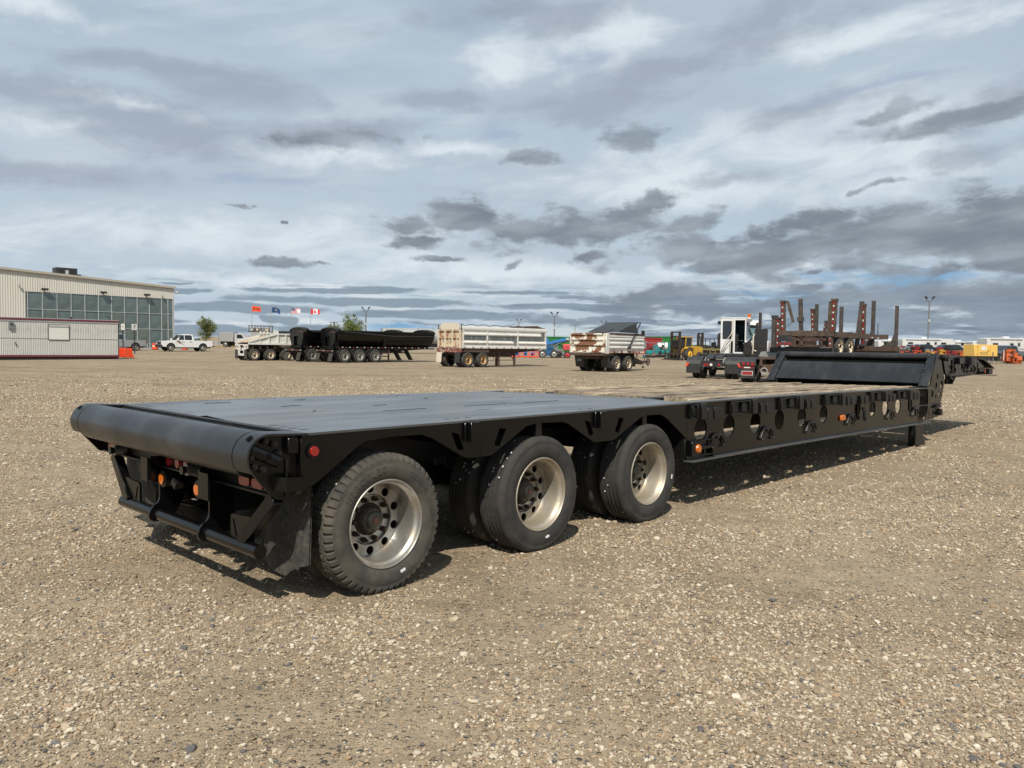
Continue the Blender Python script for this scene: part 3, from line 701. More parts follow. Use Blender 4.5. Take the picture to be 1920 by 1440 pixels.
for side in (0, 1):
    y0, y1 = (0.0, .02) if side == 0 else (W - .02, W)
    m = MB(); m.plate(NB, NH, XZ, y0, y1); m.build('gooseneck_plate', M_black, low)
    m = MB(); m.plate([(a, b - (.045 if side and a < 11.9 else 0)) for a, b in PA], PH, XZ, y0 , y1); m.build('upright_plate', M_black, low)
    s, ye = (-1, 0) if side == 0 else (1, W)
    m = MB(); b0, b1 = (.10, .12) if side == 0 else (W - .12, W - .10)
    m.plate([(11.0, .48), (12.28, .50), (12.28, 1.03), (11.0, 1.05)], [], XZ, b0, b1); m.build('recess_plate', M_blackd, low); m = MB(); m.plate([(12.3, .9), (12.9, 1.07), (12.75, 1.57), (12.3, 1.57)], [], XZ, b0, b1); m.build('recess_plate', M_blackd, low)
    m = MB(); m.bar((11.62, ye - s * .08, 1.035), (12.19, ye - s * .08, 1.60), .15, .05); m.build('bulkhead_post', M_deck, low, bevel=.004)
    m = MB()
    for (x, z), (x2, z2) in zip([(12.90, 1.075), (13.099, 1.196), (13.6, 1.203), (14.378, 1.222)], [(13.099, 1.196), (13.6, 1.203), (14.378, 1.222), (16.27, 1.170)]):
        m.bar((x, ye + s * -.02, z - .012), (x2, ye + s * -.02, z2 - .012), .16, .018)
    m.build('neck_flange', M_black, low)
    for px_, pz_, pr_ in ((12.80, 1.20, .045), (12.92, 1.155, .03), (12.6, 1.53, .05), (12.42, 1.545, .035)): m = MB(); m.cyl((px_, ye + s * .001, pz_), (px_, ye + s * .06, pz_), pr_, 14); m.build('pivot_pin', M_blackd, low)
    for xa_, xb_, d_, za_, zb_ in ((11.98, 12.40, .03, .715, .730), (12.0, 12.30, .05, .655, .685), (12.05, 12.33, .04, .69, .708)): m = MB(); m.box(xa_, xb_, *sorted((ye + s * .001, ye + s * d_)), za_, zb_); m.build('lock_bar', M_blackd, low)
    m = MB(); m.cyl((12.30, ye + s * .001, .57), (12.30, ye + s * .06, .57), .06, 14); m.build('lock_pin', M_blackd, low)
    m = MB(); m.tube([(11.0, ye + s * .01, .735), (11.5, ye + s * .02, .728), (12.0, ye + s * .02, .72)], .006, 6); m.build('cable', M_hose, low); m = MB(); m.tube([(11.84, ye + s * .03, .66), (11.85, ye + s * .03, .40)], .005, 6); m.build('cable', M_hose, low)
    for x, k in ((13.08, 1), (14.05, 1), (14.5, 1)):
        hk = MB(); y = ye + s * .03; sd = 1 if x != 14.05 else -1
        hk.tube([(x - .06 * sd, y, 1.385), (x + .0, y, 1.375), (x + .07 * sd, y, 1.33), (x + .08 * sd, y, 1.28), (x + .03 * sd, y, 1.255), (x - .03 * sd, y, 1.265), (x - .04 * sd, y, 1.29)], [.02, .024, .022, .02, .017, .014, .01], 8); hk.build('tie_down_hook', M_blackd, low)
    m = MB(); m.box(13.34, 13.74, *sorted((ye + s * .001, ye + s * .06)), 1.425, 1.545); m.build('swing_bracket', M_black, low, bevel=.006)
    m = MB(); m.box(13.90, 14.13, *sorted((ye + s * .001, ye + s * .12)), 1.405, 1.57); m.build('stake_pocket', M_blackd, low, bevel=.01)
    m = MB(); m.box(14.18, 14.50, *sorted((ye + s * .001, ye + s * .03)), 1.35, 1.46); m.build('lashing_block', M_blackd, low)
# bulkhead: sloping panel between the posts, tube on top, dark gaps above and below
def slope(a, t): return (11.62 + .57 * a + t * .70, 1.035 + .565 * a - t * .70)
m = MB()
for a0, a1, t in ((.10, .69, -.01),):
    (xa, za), (xb, zb) = slope(a0, t), slope(a1, t)
    m.add([(xa, .17, za), (xa, W - .17, za), (xb, W - .17, zb), (xb, .17, zb), (xa + .02, .17, za - .02), (xa + .02, W - .17, za - .02), (xb + .02, W - .17, zb - .02), (xb + .02, .17, zb - .02)],
          [(0, 1, 2, 3), (7, 6, 5, 4), (0, 4, 5, 1), (1, 5, 6, 2), (2, 6, 7, 3), (3, 7, 4, 0)])
m.build('bulkhead_panel', M_deck, low)
m = MB(); m.box(11.78, 11.86, .16, W - .16, .90, 1.10); m.build('bulkhead_gap_backing', M_hole, low); m = MB(); m.bar((11.80, W / 2, 1.06), (12.21, W / 2, 1.50), W - .34, .03, (-.7, 0, .7)); m.build('bulkhead_backing', M_hole, low)  # near-black pieces added behind the gaps to stop light and read as shade
m = MB(); m.cyl((12.17, .10, 1.555), (12.17, W - .10, 1.555), .060, 20); m.build('bulkhead_tube', M_deck, low)
for side_y in (.085, W - .085):
    for a in (.1, .3, .5, .7, .9):
        x, z = slope(a, -.035); rsb = MB(); rsb.cyl((x, side_y + (.05 if side_y < 1 else -.05), z), (x - .012, side_y + (.05 if side_y < 1 else -.05), z + .012), .009, 8); rsb.build('rivet', M_chromish, low)
# top of the gooseneck, nose plate sloping down to the coupling
for nm_, b_ in (('neck_cross_member', (12.44, 12.62, .02, W - .02, 1.44, 1.60)), ('neck_top_plate', (12.62, 14.65, .02, .60, 1.53, 1.548)), ('neck_top_plate', (12.62, 14.65, W - .60, W - .02, 1.53, 1.548)), ('neck_floor', (12.9, 14.7, .60, W - .60, 1.40, 1.43)),
                ('neck_cross_member', (14.0, 14.1, .02, W - .02, 1.25, 1.52)), ('neck_cross_member', (13.1, 13.2, .02, W - .02, 1.23, 1.52))):
    m = MB(); m.box(*b_); m.build(nm_, M_blackd, low)
m = MB(); m.prism([(14.62, 1.553), (15.329, 1.516), (16.30, 1.315), (16.30, 1.298), (15.33, 1.498), (14.62, 1.535)], lambda a, b, t: (a, t, b), -.01, W + .01); m.build('nose_plate', M_black, low)
for nm_, b_ in (('coupling_plate', (14.9, 16.0, .20, W - .20, 1.18, 1.24)), ('coupling_frame', (14.85, 15.0, .14, W - .14, 1.19, 1.33)), ('nose_block', (15.95, 16.25, .02, .30, 1.185, 1.30)), ('nose_block', (15.95, 16.25, W - .3, W - .02, 1.185, 1.30)), ('hose_box', (15.3, 15.85, .06, .34, 1.245, 1.31))):
    m = MB(); m.box(*b_); m.build(nm_, M_blackd, low)
m = MB(); m.cyl((15.5, W / 2, .98), (15.5, W / 2, 1.2), .045, 16); m.build('king_pin', M_blackd, low)
m = MB(); m.box(15.70, 15.76, .045, .058, 1.22, 1.29); m.build('nose_lamp', M_red, low)
# landing leg near the front
for y in (.16, W - .16):
    m = MB(); m.box(11.43, 11.83, y - .05, y + .07, .012, .50); lg = m.build('landing_leg', M_blackd, low, bevel=.008)
    m = MB(); m.prism([(11.83, .0), (12.08, .0), (11.83, .13)], XZ, y - .045, y + .065); m.box(11.36, 11.9, y - .10, y + .12, -.004, .011); m.build('foot', M_blackd, lg)

# ---- rear end: roller, end shells, lamps, under-run bar
RC, RR = (-.858, .975), .140
m = T(); m.lathe([(.170, .02), (.170, RR), (W - .170, RR), (W - .170, .02)], 56, lambda a, c, s_: (RC[0] + c, a, RC[1] + s_)); m.build('rear_roller', M_deck, low)
def shell_outline(off=0.0):
    pts = [(-.600, 1.101 + off)]
    for k in range(0, 15):
        t = R(88 + k * 9.2); pts.append((RC[0] + (RR + off) * math.cos(t), RC[1] + (RR + off) * math.sin(t)))
    return pts
for side in (0, 1):
    s, ye = (-1, 0) if side == 0 else (1, W)
    a0, a1 = (ye + s * .012, ye - s * .158)
    o1, o2 = shell_outline(.0), shell_outline(-.012)
    m = T(); m.prism(o1 + o2[::-1], lambda a, b, t: (a, t, b), min(a0, a1), max(a0, a1)); o = m.build('end_shell', M_deck, low)
    ang = R(128); cx_, cz_ = RC[0] + (RR + .005) * math.cos(ang), RC[1] + (RR + .005) * math.sin(ang)
    h = T(); h.cyl((cx_, ye - s * .055, cz_), (cx_ - .0015, ye - s * .055, cz_ + .002), .022, 18); h.build('pin_hole', M_hole, o)
    EP = [(-.646, 1.086), (-.84, 1.098)] + [(RC[0] + (RR - .012) * math.cos(R(88 + k * 11.5)), RC[1] + (RR - .012) * math.sin(R(88 + k * 11.5))) for k in range(1, 11)] + [(-.80, .722), (-.775, .712), (-.68, .707), (-.646, .766)]
    m = T(); y0, y1 = sorted((ye - s * .050, ye - s * .030)); m.plate(EP, [], XZ, y0, y1); o = m.build('end_plate', M_black, low)
    m = T()
    for x, z in ((-.872, 1.070), (-.815, 1.050), (-.785, .995), (-.962, .985), (-.940, .925), (-.885, .905)):
        m.cyl((x, ye - s * .031, z), (x, ye + s * .0, z), .019, 10); m.cyl((x, ye - s * .001, z), (x, ye + s * .012, z), .012, 8)
    m.build('bolt', M_blackd, o)
    m = T(); m.tube([(-.968, ye - s * .012, 1.030), (-.790, ye - s * .012, .945)], .036, 18); tb = m.build('diagonal_tube', M_black, o)
    m = T(); m.cyl((-.868, ye + s * .020, .985), (-.868, ye + s * .0262, .985), .019, 16); m.build('tube_hole', M_hole, o)
    m = T(); m.box(-.735, -.665, *sorted((ye - s * .03, ye + s * .012)), .985, 1.082); m.build('corner_pocket', M_black, low, bevel=.004)
    m = T(); q = lambda a, b: sorted((ye + s * a, ye + s * b))
    m.add([(-.815, ye - s * .03, .775), (-.785, ye + s * .075, .775), (-.650, ye + s * .075, .770), (-.650, ye - s * .0, .770), (-.815, ye - s * .03, .858), (-.785, ye + s * .075, .858), (-.650, ye + s * .075, .850), (-.650, ye - s * .0, .850)],
          [(0, 1, 5, 4), (1, 2, 6, 5), (2, 3, 7, 6), (0, 3, 2, 1)]); m.build('corner_bracket', M_black, low)
    # mud flap hanging behind the dual wheels, torn lower edge
    fy = [ye - s * (.02 + .58 * i / 16) for i in range(17)]
    edge = [.245 + .02 * rs.random() + (.09 if i < 3 else 0) - .04 * (i > 9) for i in range(17)]
    if side == 0: edge = [.285, .27, .262, .23, .24, .215, .205, .19, .155, .16, .17, .175, .18, .185, .19, .20, .20]
    v = []; f = []
    for i in range(17):
        bx = -.56 - .02 * math.sin(i * .7)
        v += [(-.56, fy[i], .76), (bx - .01, fy[i], .5), (bx - .015, fy[i], edge[i]), (-.548, fy[i], .76), (bx + .002, fy[i], .5), (bx - .003, fy[i], edge[i])]
    for i in range(16):
        for a, b in ((0, 1), (1, 2), (4, 3), (5, 4), (2, 5)): f.append((6 * i + a, 6 * i + b, 6 * i + 6 + b, 6 * i + 6 + a))
    m = T(); m.add(v, f); m.build('mud_flap', M_flap, low)
# rear cross member with lamps
XR = -.765
m = T(); m.box(XR + .03, XR + .045, .02, W - .02, .73, .95); m.box(XR - .015, XR + .045, .04, W - .04, .716, .729); m.box(-.70, -.62, .03, W - .03, .73, 1.08); m.build('rear_cross_member', M_blackd, low)
def lamp_panel(y0, y1, z0=.730, z1=.835):
    m = T(); m.box(XR + .008, XR + .028, y0, y1, z0, z1); return m.build('lamp_panel', M_black, low)
o = lamp_panel(1.10, 1.66)
for y in (1.58, 1.43, 1.29):
    m = T(); m.cyl((XR + .008, y, .772), (XR - .012, y, .772), .040, 22, .034); m.build('tail_lamp', M_red, o)
o = lamp_panel(.05, .54); o2 = lamp_panel(W - .54, W - .05)
for oo, ys in ((o, (.445, .28)), (o2, (W - .27, W - .40))):
    for y in ys:
        m = T(); m.prism(rnd([(y - .068, .745), (y + .068, .745), (y + .068, .805), (y - .068, .805)], .03, 3), YZ, XR + .008, XR - .014); m.build('tail_lamp', M_red, oo)
for y in (2.43, 1.12):                          # stubby rubber dock bumpers
    m = T(); m.cyl((XR - .08, y, .770), (XR + .008, y, .770), .040, 18); o = m.build('dock_bumper', M_chromish, low)
    m = T(); m.cyl((XR - .115, y, .770), (XR - .081, y, .770), .030, 14, .024); m.build('bumper_cap', M_hose, o)
BX, BZ = -.80, .372
m = T(); m.tube([(BX, .20, BZ), (BX, 2.36, BZ)], .044, 20); m.build('under_run_bar', M_black, low)
for (yt, yb) in ((.06, .42), (2.60, 2.22)):
    m = T(); m.bar((BX + .03, yt, .72), (BX, yb, BZ + .02), .09, .07, (1, 0, 0)); m.build('bar_strut', M_black, low, bevel=.006)
for ys_ in (.46, 2.12):
    m = T(); d = 1 if ys_ < 1 else -1
    m.plate(rnd([(ys_ + d * .10, BZ + .03), (ys_ + d * .10, BZ + .185), (ys_ - d * .18, BZ + .20), (ys_ - d * .03, BZ + .03)], [.02, .03, .0, .02], 3), [rnd([(ys_ + d * .075, BZ + .155), (ys_ + d * .050, BZ + .155), (ys_ + d * .01, BZ + .045), (ys_ + d * .035, BZ + .045)], .01, 2)], YZ, BX - .008, BX + .008); m.build('gusset', M_black, low)
for y in (1.70, .90):                          # hanging plates that carry the bar
    m = T()
    m.plate(rnd([(-.665, .80), (-.86, .80), (-.86, .62), (-.79, .60), (-.79, .46), (-.86, .42), (-.875, .33), (-.80, .315), (-.70, .32), (-.60, .50), (-.50, .80)], [.0, .01, .02, .03, .05, .04, .05, .03, .04, .0, .0], 3), [], XZ, y - .011, y + .011)
    o = m.build('hanger_plate', M_black, low)
    m = T(); m.box(-.872, -.860, y - (.16 if y < 1 else -.01), y + (-.035 if y < 1 else .13), .615, .79); m.build('backing_tab', M_black, o)
for y in (1.62, 1.045):
    m = T(); m.cyl((-.80, y, .640), (-.74, y, .640), .062, 24); o = m.build('reflector', M_blackd, low)
    m = T(); m.cyl((-.812, y, .640), (-.8052, y, .640), .039, 24, .037); m.m = 0
    m.build('lens', M_amber, o)
m = T(); m.bar((-.80, 1.39, .66), (-.80, 1.335, .622), .05, .06, (1, 0, 0)); m.build('work_lamp', M_blackd, low)
for i, (y, dy) in enumerate(((2.06, -.34), (2.0, -.30), (1.95, -.26), (2.12, -.2))):
    m = T(); m.tube([(-.72, y, .70), (-.70, y - .01, .62), (-.68, y + dy * .3, .52), (-.64, y + dy * .8, .43), (-.55, y + dy, .40), (-.40, y + dy, .42)], .010, 8); m.build('air_hose', M_hose, low)
m = T(); m.box(-.775, -.72, 1.93, 2.14, .63, .705); m.build('valve_block', M_blackd, low)

# ---- axles, springs, air bags
AX = (0.0, 1.5392, 3.0784); ZC, RT = .4544, .4698
for x in AX:
    m = MB(); m.cyl((x, .42, ZC), (x, W - .42, ZC), .065, 16); o = m.build('axle', M_blackd, low)
    for y in (.90, W - .90):
        m = MB(); m.bar((x - .55, y, .62), (x + .15, y, .37), .09, .10); m.cyl((x + .22, y, .42), (x + .22, y, .72), .13, 18); m.box(x - .62, x - .42, y - .06, y + .06, .50, .74); m.build('suspension_arm', M_blackd, o)
        m = MB(); m.cyl((x - .28, y + .17, .50), (x - .12, y + .17, .50), .085, 16); m.build('brake_chamber', M_blackd, o)
m = MB(); m.cyl((-.30, 1.28, .36), (-.30, 1.28, .60), .12, 20, .10); m.cyl((-.30, 1.28, .60), (-.30, 1.28, .70), .15, 20); m.build('air_bag', M_rubber, low)

# ---- wheels
def tyre_prof(w=.272, lug=False):
    """(offset from outer face, radius) outer bead to inner bead"""
    p = [(.006, .292), (-.004, .302), (-.014, .322), (-.021, .345), (-.0235, .372), (-.021, .398), (-.0165, .4085), (-.0172, .412), (-.0125, .428), (-.0135, .432), (-.006, .446), (.002, .456), (.010, .4625)]
    tread = []; a = .020
    while a < w - .045: tread.append((round(a, 4), RT - .0015 * ((a - w / 2 + .012) / .1) ** 2)); a += .0046
    q = [(w - .034, .4625), (w - .022, .446), (w - .006, .405), (w - .001, .372), (w - .008, .33), (w - .03, .292)]
    return p, tread, q
GROOVES = (.052, .091, .134, .176)
def make_tyre(lug, n):
    p, tr, q = tyre_prof(lug=lug); prof = p + tr + q; a0, a1 = len(p), len(p) + len(tr)
    def rmod(i, j, a, r):
        if a0 <= j < a1:
            if lug:
                ph = (i % 6) / 6; zig = .009 * (1 if ph < .5 else -1)
                for g in (.060, .100, .140, .180):
                    if abs(a - g - zig) < .0058: return r - .013
                if a < .046 and i % 6 in (0, 1): return r - .016
                if (i % 6 == 3) and .062 < a < .18: return r - .006
            else:
                for g in GROOVES:
                    if abs(a - g) < .0078: return r - .016
                if i % 4 == 0 and .04 < a < .19 : return r - .003
        elif lug and a0 - 4 <= j < a0 and i % 6 in (0, 1): return r - .020
        return r
    m = MB(); m.lathe(prof, n, lambda a, c, s_: (c, a, s_), rmod=rmod)
    m.v = [(x, y + (.012 * (1 if y > .12 else -1) * max(0, -.40 - z) / .07), max(z, -ZC + .003)) for x, y, z in m.v]
    return m
def arc_text(body, size, rad, a_mid, step, y=-.0262):
    """raised sidewall lettering bent round the tyre, read from outside"""
    m = MB(); total = (len(body) - 1) * step
    for i, ch in enumerate(body):
        if ch == ' ': continue
        cu = bpy.data.curves.new('letters', 'FONT'); cu.body = ch; cu.size = size; cu.extrude = .0016; cu.align_x = 'CENTER'; cu.resolution_u = 2
        ob = bpy.data.objects.new('letters', cu); me = ob.to_mesh()
        t = a_mid - total / 2 + i * step            # measured clockwise from the top, seen from outside (-y)
        vs = []
        for vv in me.vertices:
            ang = t + vv.co.x / rad; r_ = rad + vv.co.y
            vs.append((math.sin(ang) * r_, y - vv.co.z + .0016, math.cos(ang) * r_))
        m.add(vs, [tuple(pp.vertices) for pp in me.polygons]); ob.to_mesh_clear(); bpy.data.objects.remove(ob); bpy.data.curves.remove(cu)
    return m
RIMP = [(.012, .2995), (.002, .3000), (-.006, .2985), (-.010, .294), (-.009, .2885), (.000, .2835), (.014, .2815), (.026, .276), (.034, .2655), (.044, .2615), (.075, .2585), (.12, .252), (.150, .249), (.168, .246), (.182, .240)]
def make_wheel(parent, x, y, outer, lug, near, flip):
    """a wheel with its tyre; flip turns the open face to the left side of the trailer"""
    n = (312 if lug else 240) if near else 72
    key = ('t', lug, n)
    if key not in make_wheel.cache: make_wheel.cache[key] = make_tyre(lug, n).mesh('tyre', M_rubdirt if lug else M_rubber)
    w = bpy.data.objects.new('wheel', make_wheel.cache[key]); COL.objects.link(w); w.parent = parent
    w.location = (x, y, ZC); w.rotation_euler = (0, 0, PI if flip else 0)
    if not outer: return w
    k2 = ('r', near, lug)
    if k2 not in make_wheel.cache:
        nn = 96 if near else 40
        m = MB(); m.lathe(RIMP, nn, lambda a, c, s_: (c, a, s_))
        holes = [circ(.211 * math.cos(2 * PI * (i + .5) / 10), .211 * math.sin(2 * PI * (i + .5) / 10), .030, n=16) for i in range(10)]
        m.plate(circ(0, 0, .2405, n=nn), [circ(0, 0, .174, n=40)] + holes, lambda a, b, t: (a, t, b), .184, .196)
        m.lathe([(.1838, .175), (.189, .171), (.203, .168), (.208, .163), (.208, .100)], nn, lambda a, c, s_: (c, a, s_))
        make_wheel.cache[k2] = m.mesh('rim', M_alu if lug else M_alud)
        m = MB(); m.cyl((0, .245, 0), (0, .36, 0), .225, 32); make_wheel.cache['drum'] = m.mesh('brake_drum', M_hole)
        m = MB(); m.lathe([(.2078, .112), (.196, .110), (.192, .104), (.198, .088)], 40, lambda a, c, s_: (c, a, s_)); make_wheel.cache['flange'] = m.mesh('hub_flange', M_rust)
        m = MB(); m.lathe([(.204, .096), (.185, .090), (.152, .082), (.146, .076), (.146, .066), (.140, .062), (.128, .058), (.122, .050), (.120, .022), (.1215, .020)], 36, lambda a, c, s_: (c, a, s_))
        for i in range(8): m.cyl((.071 * math.cos(i * PI / 4), .147, .071 * math.sin(i * PI / 4)), (.071 * math.cos(i * PI / 4), .140, .071 * math.sin(i * PI / 4)), .006, 6)
        make_wheel.cache['hub'] = m.mesh('hub', M_hubg)
        m = MB(); m.cyl((0, .124, 0), (0, .1165, 0), .021, 18); make_wheel.cache['plug'] = m.mesh('hub_plug', M_hubred)
        m = MB(); m.cyl((0, .208, 0), (0, .180, 0), .019, 6); m.cyl((0, .180, 0), (0, .152, 0), .011, 10); make_wheel.cache['nut'] = m.mesh('lug_nut', M_rust)
    for nm in (k2, 'drum', 'flange', 'hub', 'plug'):
        me = make_wheel.cache[nm]; o = bpy.data.objects.new(me.name.split('.')[0], me); COL.objects.link(o); o.parent = w
        if nm == 'plug' and not lug and x > 3: o.data = make_wheel.cache['plug'].copy(); o.data.materials[0] = M_hubg
    for i in range(10):
        o = bpy.data.objects.new('lug_nut', make_wheel.cache['nut']); COL.objects.link(o); o.parent = w
        o.location = (.142 * math.cos(2 * PI * i / 10), 0, .142 * math.sin(2 * PI * i / 10))
    if near:
        m = MB()
        if lug: t0, r_ = R(180 - 20), .352
        elif x < 2: t0, r_ = R(180 - 10), .355
        else: t0, r_ = R(100), .372
        for k in range(5):
            a = t0 + (k - 2) * .024; m.box(-.004, .004, -.0275, -.0255, 0, 0); m.v = m.v[:-8]; m.f = m.f[:-6]; m.mi = m.mi[:-6]
            hgt = .008 + .003 * (k % 2)
            pts = [(math.sin(a + d / r_) * (r_ + e), -.0262, math.cos(a + d / r_) * (r_ + e)) for d, e in ((-.0045, -hgt), (.0038, -hgt), (.0045, hgt - .003), (-.003, hgt))]
            m.add(pts + [(p_[0], -.0215, p_[2]) for p_ in pts], [(0, 1, 2, 3), (7, 6, 5, 4), (0, 4, 5, 1), (1, 5, 6, 2), (2, 6, 7, 3), (3, 7, 4, 0)])
        m.build('chalk_mark', M_chalk, w)
        if lug:
            arc_text('HERCULES', .060, .352, R(-32), .128).build('raised_lettering', M_rubdirt, w)
            arc_text('STRONG GUARD', .046, .352, R(62), .098).build('raised_lettering', M_rubdirt, w)
    return w
make_wheel.cache = {}
for i, x in enumerate(AX):
    make_wheel(low, x, 0.0, True, i == 0, True, False)
    make_wheel(low, x, .60, False, i == 0, i < 2, True)
    make_wheel(low, x, W, True, i == 0, False, True)
    make_wheel(low, x, W - .60, False, i == 0, i == 0, False)
# little white stones caught in the tread grooves
m = MB()
for i, x in enumerate(AX):
    for k in range(16 if i else 8):
        t = rs.uniform(1.9, 4.0); a = rs.choice(GROOVES) + rs.uniform(-.002, .002); r_ = RT - .003; s_ = rs.uniform(.003, .0065)
        for oy in (0, .33):
            if rs.random() < .6:
                c = Vector((x + math.cos(t) * r_, a + oy, ZC + math.sin(t) * r_)); m.cyl(c - Vector((s_, 0, s_ * .6)), c + Vector((s_, .002, s_ * .6)), s_, 6)
m.build('tread_stone', M_chalk, low)

# ================================================================== shared helpers for the yard
def bm_box(name, mt, parent, x0, x1, y0, y1, z0, z1, bevel=0):
    m = MB(); m.box(x0, x1, y0, y1, z0, z1); return m.build(name, mt, parent, bevel=bevel)
def bm_bar(name, mt, parent, p, q, w, h, up=(0, 0, 1)):
    m = MB(); m.bar(p, q, w, h, up); return m.build(name, mt, parent)
def bm_tube(name, mt, parent, pts, r, n=8):
    m = MB(); m.tube(pts, r, n); return m.build(name, mt, parent)
def bm_cyl(name, mt, parent, p, q, r, n=16, r2=None):
    m = MB(); m.cyl(p, q, r, n, r2); return m.build(name, mt, parent)
def bm_prism(name, mt, parent, outline, fn, t0, t1, bevel=0):
    m = MB(); m.prism(outline, fn, t0, t1); return m.build(name, mt, parent, bevel=bevel)

M_white = mat('weathered_white_paint', (.66, .65, .61), rough=.5, var=.06, dirt=(.42, .37, .28), dscale=1.6, dthr=(.52, .80))
M_whiterust = mat('white_paint_with_rust', (.70, .67, .58), rough=.55, dirt=(.20, .095, .05), dscale=1.5, dthr=(.47, .505), detail=8)
M_cream = mat('rusty_cream_paint', (.56, .46, .30), rough=.6, var=.1, dirt=(.27, .12, .05), dscale=2.2, dthr=(.44, .58))
M_tan = mat('tan_tailgate_sheet', (.60, .54, .44), rough=.6, dirt=(.40, .28, .16), dscale=2, dthr=(.55, .75))
M_band = mat('grey_stripe_paint', (.10, .115, .115), rough=.5, var=.4, vscale=4, stretch=(4, 1, .3), dirt=(.40, .40, .37), dscale=3, dthr=(.56, .66))
M_rustd = mat('dark_rusted_frame', (.075, .045, .032), rough=.8, var=.4, vscale=5, dirt=(.03, .024, .02), dscale=3)
M_brown = mat('rusty_bunk_steel', (.088, .060, .043), rough=.8, var=.4, vscale=5, dirt=(.05, .036, .028), dscale=3, dthr=(.45, .65))
M_stake = mat('dark_stake_steel', (.055, .046, .042), rough=.7, var=.35, vscale=4, dirt=(.13, .075, .045), dscale=4, dthr=(.52, .7))
M_bodyblk = mat('black_trailer_body', (.004, .004, .0045), rough=.28, spec=.35, var=.3, vscale=3, dirt=(.013, .012, .011), dscale=2, dthr=(.5, .8))
M_fender = mat('black_plastic_fender', (.022, .023, .024), rough=.5, var=.2, dirt=(.06, .056, .05), dscale=4, dthr=(.5, .8))
M_rimw = mat('white_rim', (.74, .73, .70), rough=.45, dirt=(.4, .36, .28), dscale=6)
M_rimo = mat('rusty_ochre_rim', (.48, .31, .15), rough=.6, var=.25, vscale=9, dirt=(.20, .11, .06), dscale=6, dthr=(.5, .7))
M_rimg = mat('dull_aluminium_rim', (.40, .39, .36), rough=.45, metal=.5, var=.2, vscale=8)
M_rimc = mat('rusty_cream_rim', (.60, .53, .40), rough=.6, dirt=(.22, .12, .07), dscale=7, dthr=(.48, .62))
M_rimy = mat('yellow_rim', (.75, .42, .02), rough=.5)
M_rimr = mat('red_rim', (.55, .05, .06), rough=.5)
M_tyreb = mat('yard_tyre_rubber', (.030, .029, .028), rough=.85, var=.3, vscale=5, dirt=(.10, .092, .08), dscale=4, dthr=(.42, .75))
M_yel = mat('yellow_machine_paint', (.52, .29, .02), rough=.5, var=.1, dirt=(.25, .16, .06), dscale=4, dthr=(.55, .75))
M_genyel = mat('pale_yellow_canopy_paint', (.72, .46, .11), rough=.45, var=.05)
M_org = mat('orange_machine_paint', (.58, .105, .012), rough=.6, var=.3, vscale=4, dirt=(.10, .035, .018), dscale=5, dthr=(.46, .60))
M_redorg = mat('red_orange_paint', (.72, .075, .02), rough=.5, var=.1, vscale=4)
M_redmach = mat('red_machine_paint', (.50, .060, .018), rough=.6, var=.3, vscale=4, dirt=(.10, .025, .018), dscale=5, dthr=(.46, .60))
M_blue = mat('blue_lift_paint', (.030, .165, .43), rough=.45, var=.1)
M_dkblue = mat('dark_blue_lift_paint', (.012, .08, .19), rough=.5, var=.2, vscale=5)
M_teal = mat('teal_machine_paint', (.012, .21, .22), rough=.45, var=.15, vscale=5)
M_red = M_red
M_redp = mat('faded_red_paint', (.62, .085, .085), rough=.5, var=.1)
M_dkred = mat('dark_red_paint', (.26, .018, .022), rough=.5, var=.2, vscale=3)
M_green = mat('green_container_paint', (.012, .15, .030), rough=.5, var=.2, vscale=3)
M_grey = mat('grey_machine_paint', (.17, .18, .185), rough=.5, var=.2, vscale=4)
M_lgrey = mat('light_grey_sheet', (.42, .43, .42), rough=.5, var=.08, vscale=2)
M_gal = mat('galvanised_steel', (.36, .365, .36), rough=.5, metal=.3, var=.1)
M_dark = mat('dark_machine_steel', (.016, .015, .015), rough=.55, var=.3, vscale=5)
M_mast = mat('dark_mast_steel', (.035, .026, .022), rough=.6, var=.3, vscale=5, dirt=(.07, .04, .028), dscale=4)
M_carw = mat('white_car_paint', (.70, .70, .69), rough=.25, coat=.5)
M_cars = mat('silver_car_paint', (.34, .355, .37), rough=.28, metal=.4, coat=.5)
M_card = mat('black_car_paint', (.015, .016, .018), rough=.2, coat=.6)
M_carg = mat('grey_car_paint', (.10, .11, .12), rough=.25, coat=.5)
M_winc = glass('tinted_car_glass', (.014, .018, .020), .05)
M_trimb = mat('black_plastic_trim', (.02, .02, .02), rough=.55)
M_lamp = mat('clear_lamp_lens', (.55, .56, .56), rough=.15, spec=.7)
M_tape_w = mat('white_reflector', (.66, .64, .60), rough=.5)
M_tape_r = mat('red_reflector', (.20, .014, .014), rough=.4)
M_maroon = mat('maroon_trim_paint', (.130, .022, .035), rough=.5, var=.08)
M_cont = mat('grey_ribbed_cladding', (.52, .515, .485), rough=.55, var=.05, vscale=1.5, dirt=(.34, .32, .28), dscale=1.2, dthr=(.55, .8))
M_clad = mat('beige_metal_cladding', (.58, .555, .495), rough=.55, var=.05, vscale=.8, dirt=(.50, .465, .40), dscale=.7, dthr=(.55, .8))
M_pane = mat('green_tinted_window_glass', (.095, .125, .118), rough=.06, spec=.9, bump=.05, bscale=1.3, var=.35, vscale=.6, detail=2)
M_mull = mat('pale_mullion', (.48, .50, .50), rough=.5)
M_clear = mat('clear_cab_glass', (.12, .20, .21), rough=.04, spec=.7)
M_tarp = mat('dark_grey_tarp', (.035, .040, .047), rough=.75, var=.3, vscale=4)
M_skid = mat('skid_timber_black', (.012, .010, .009), rough=.8)
M_concrete = mat('grey_concrete', (.36, .35, .33), rough=.85, var=.1, vscale=2)

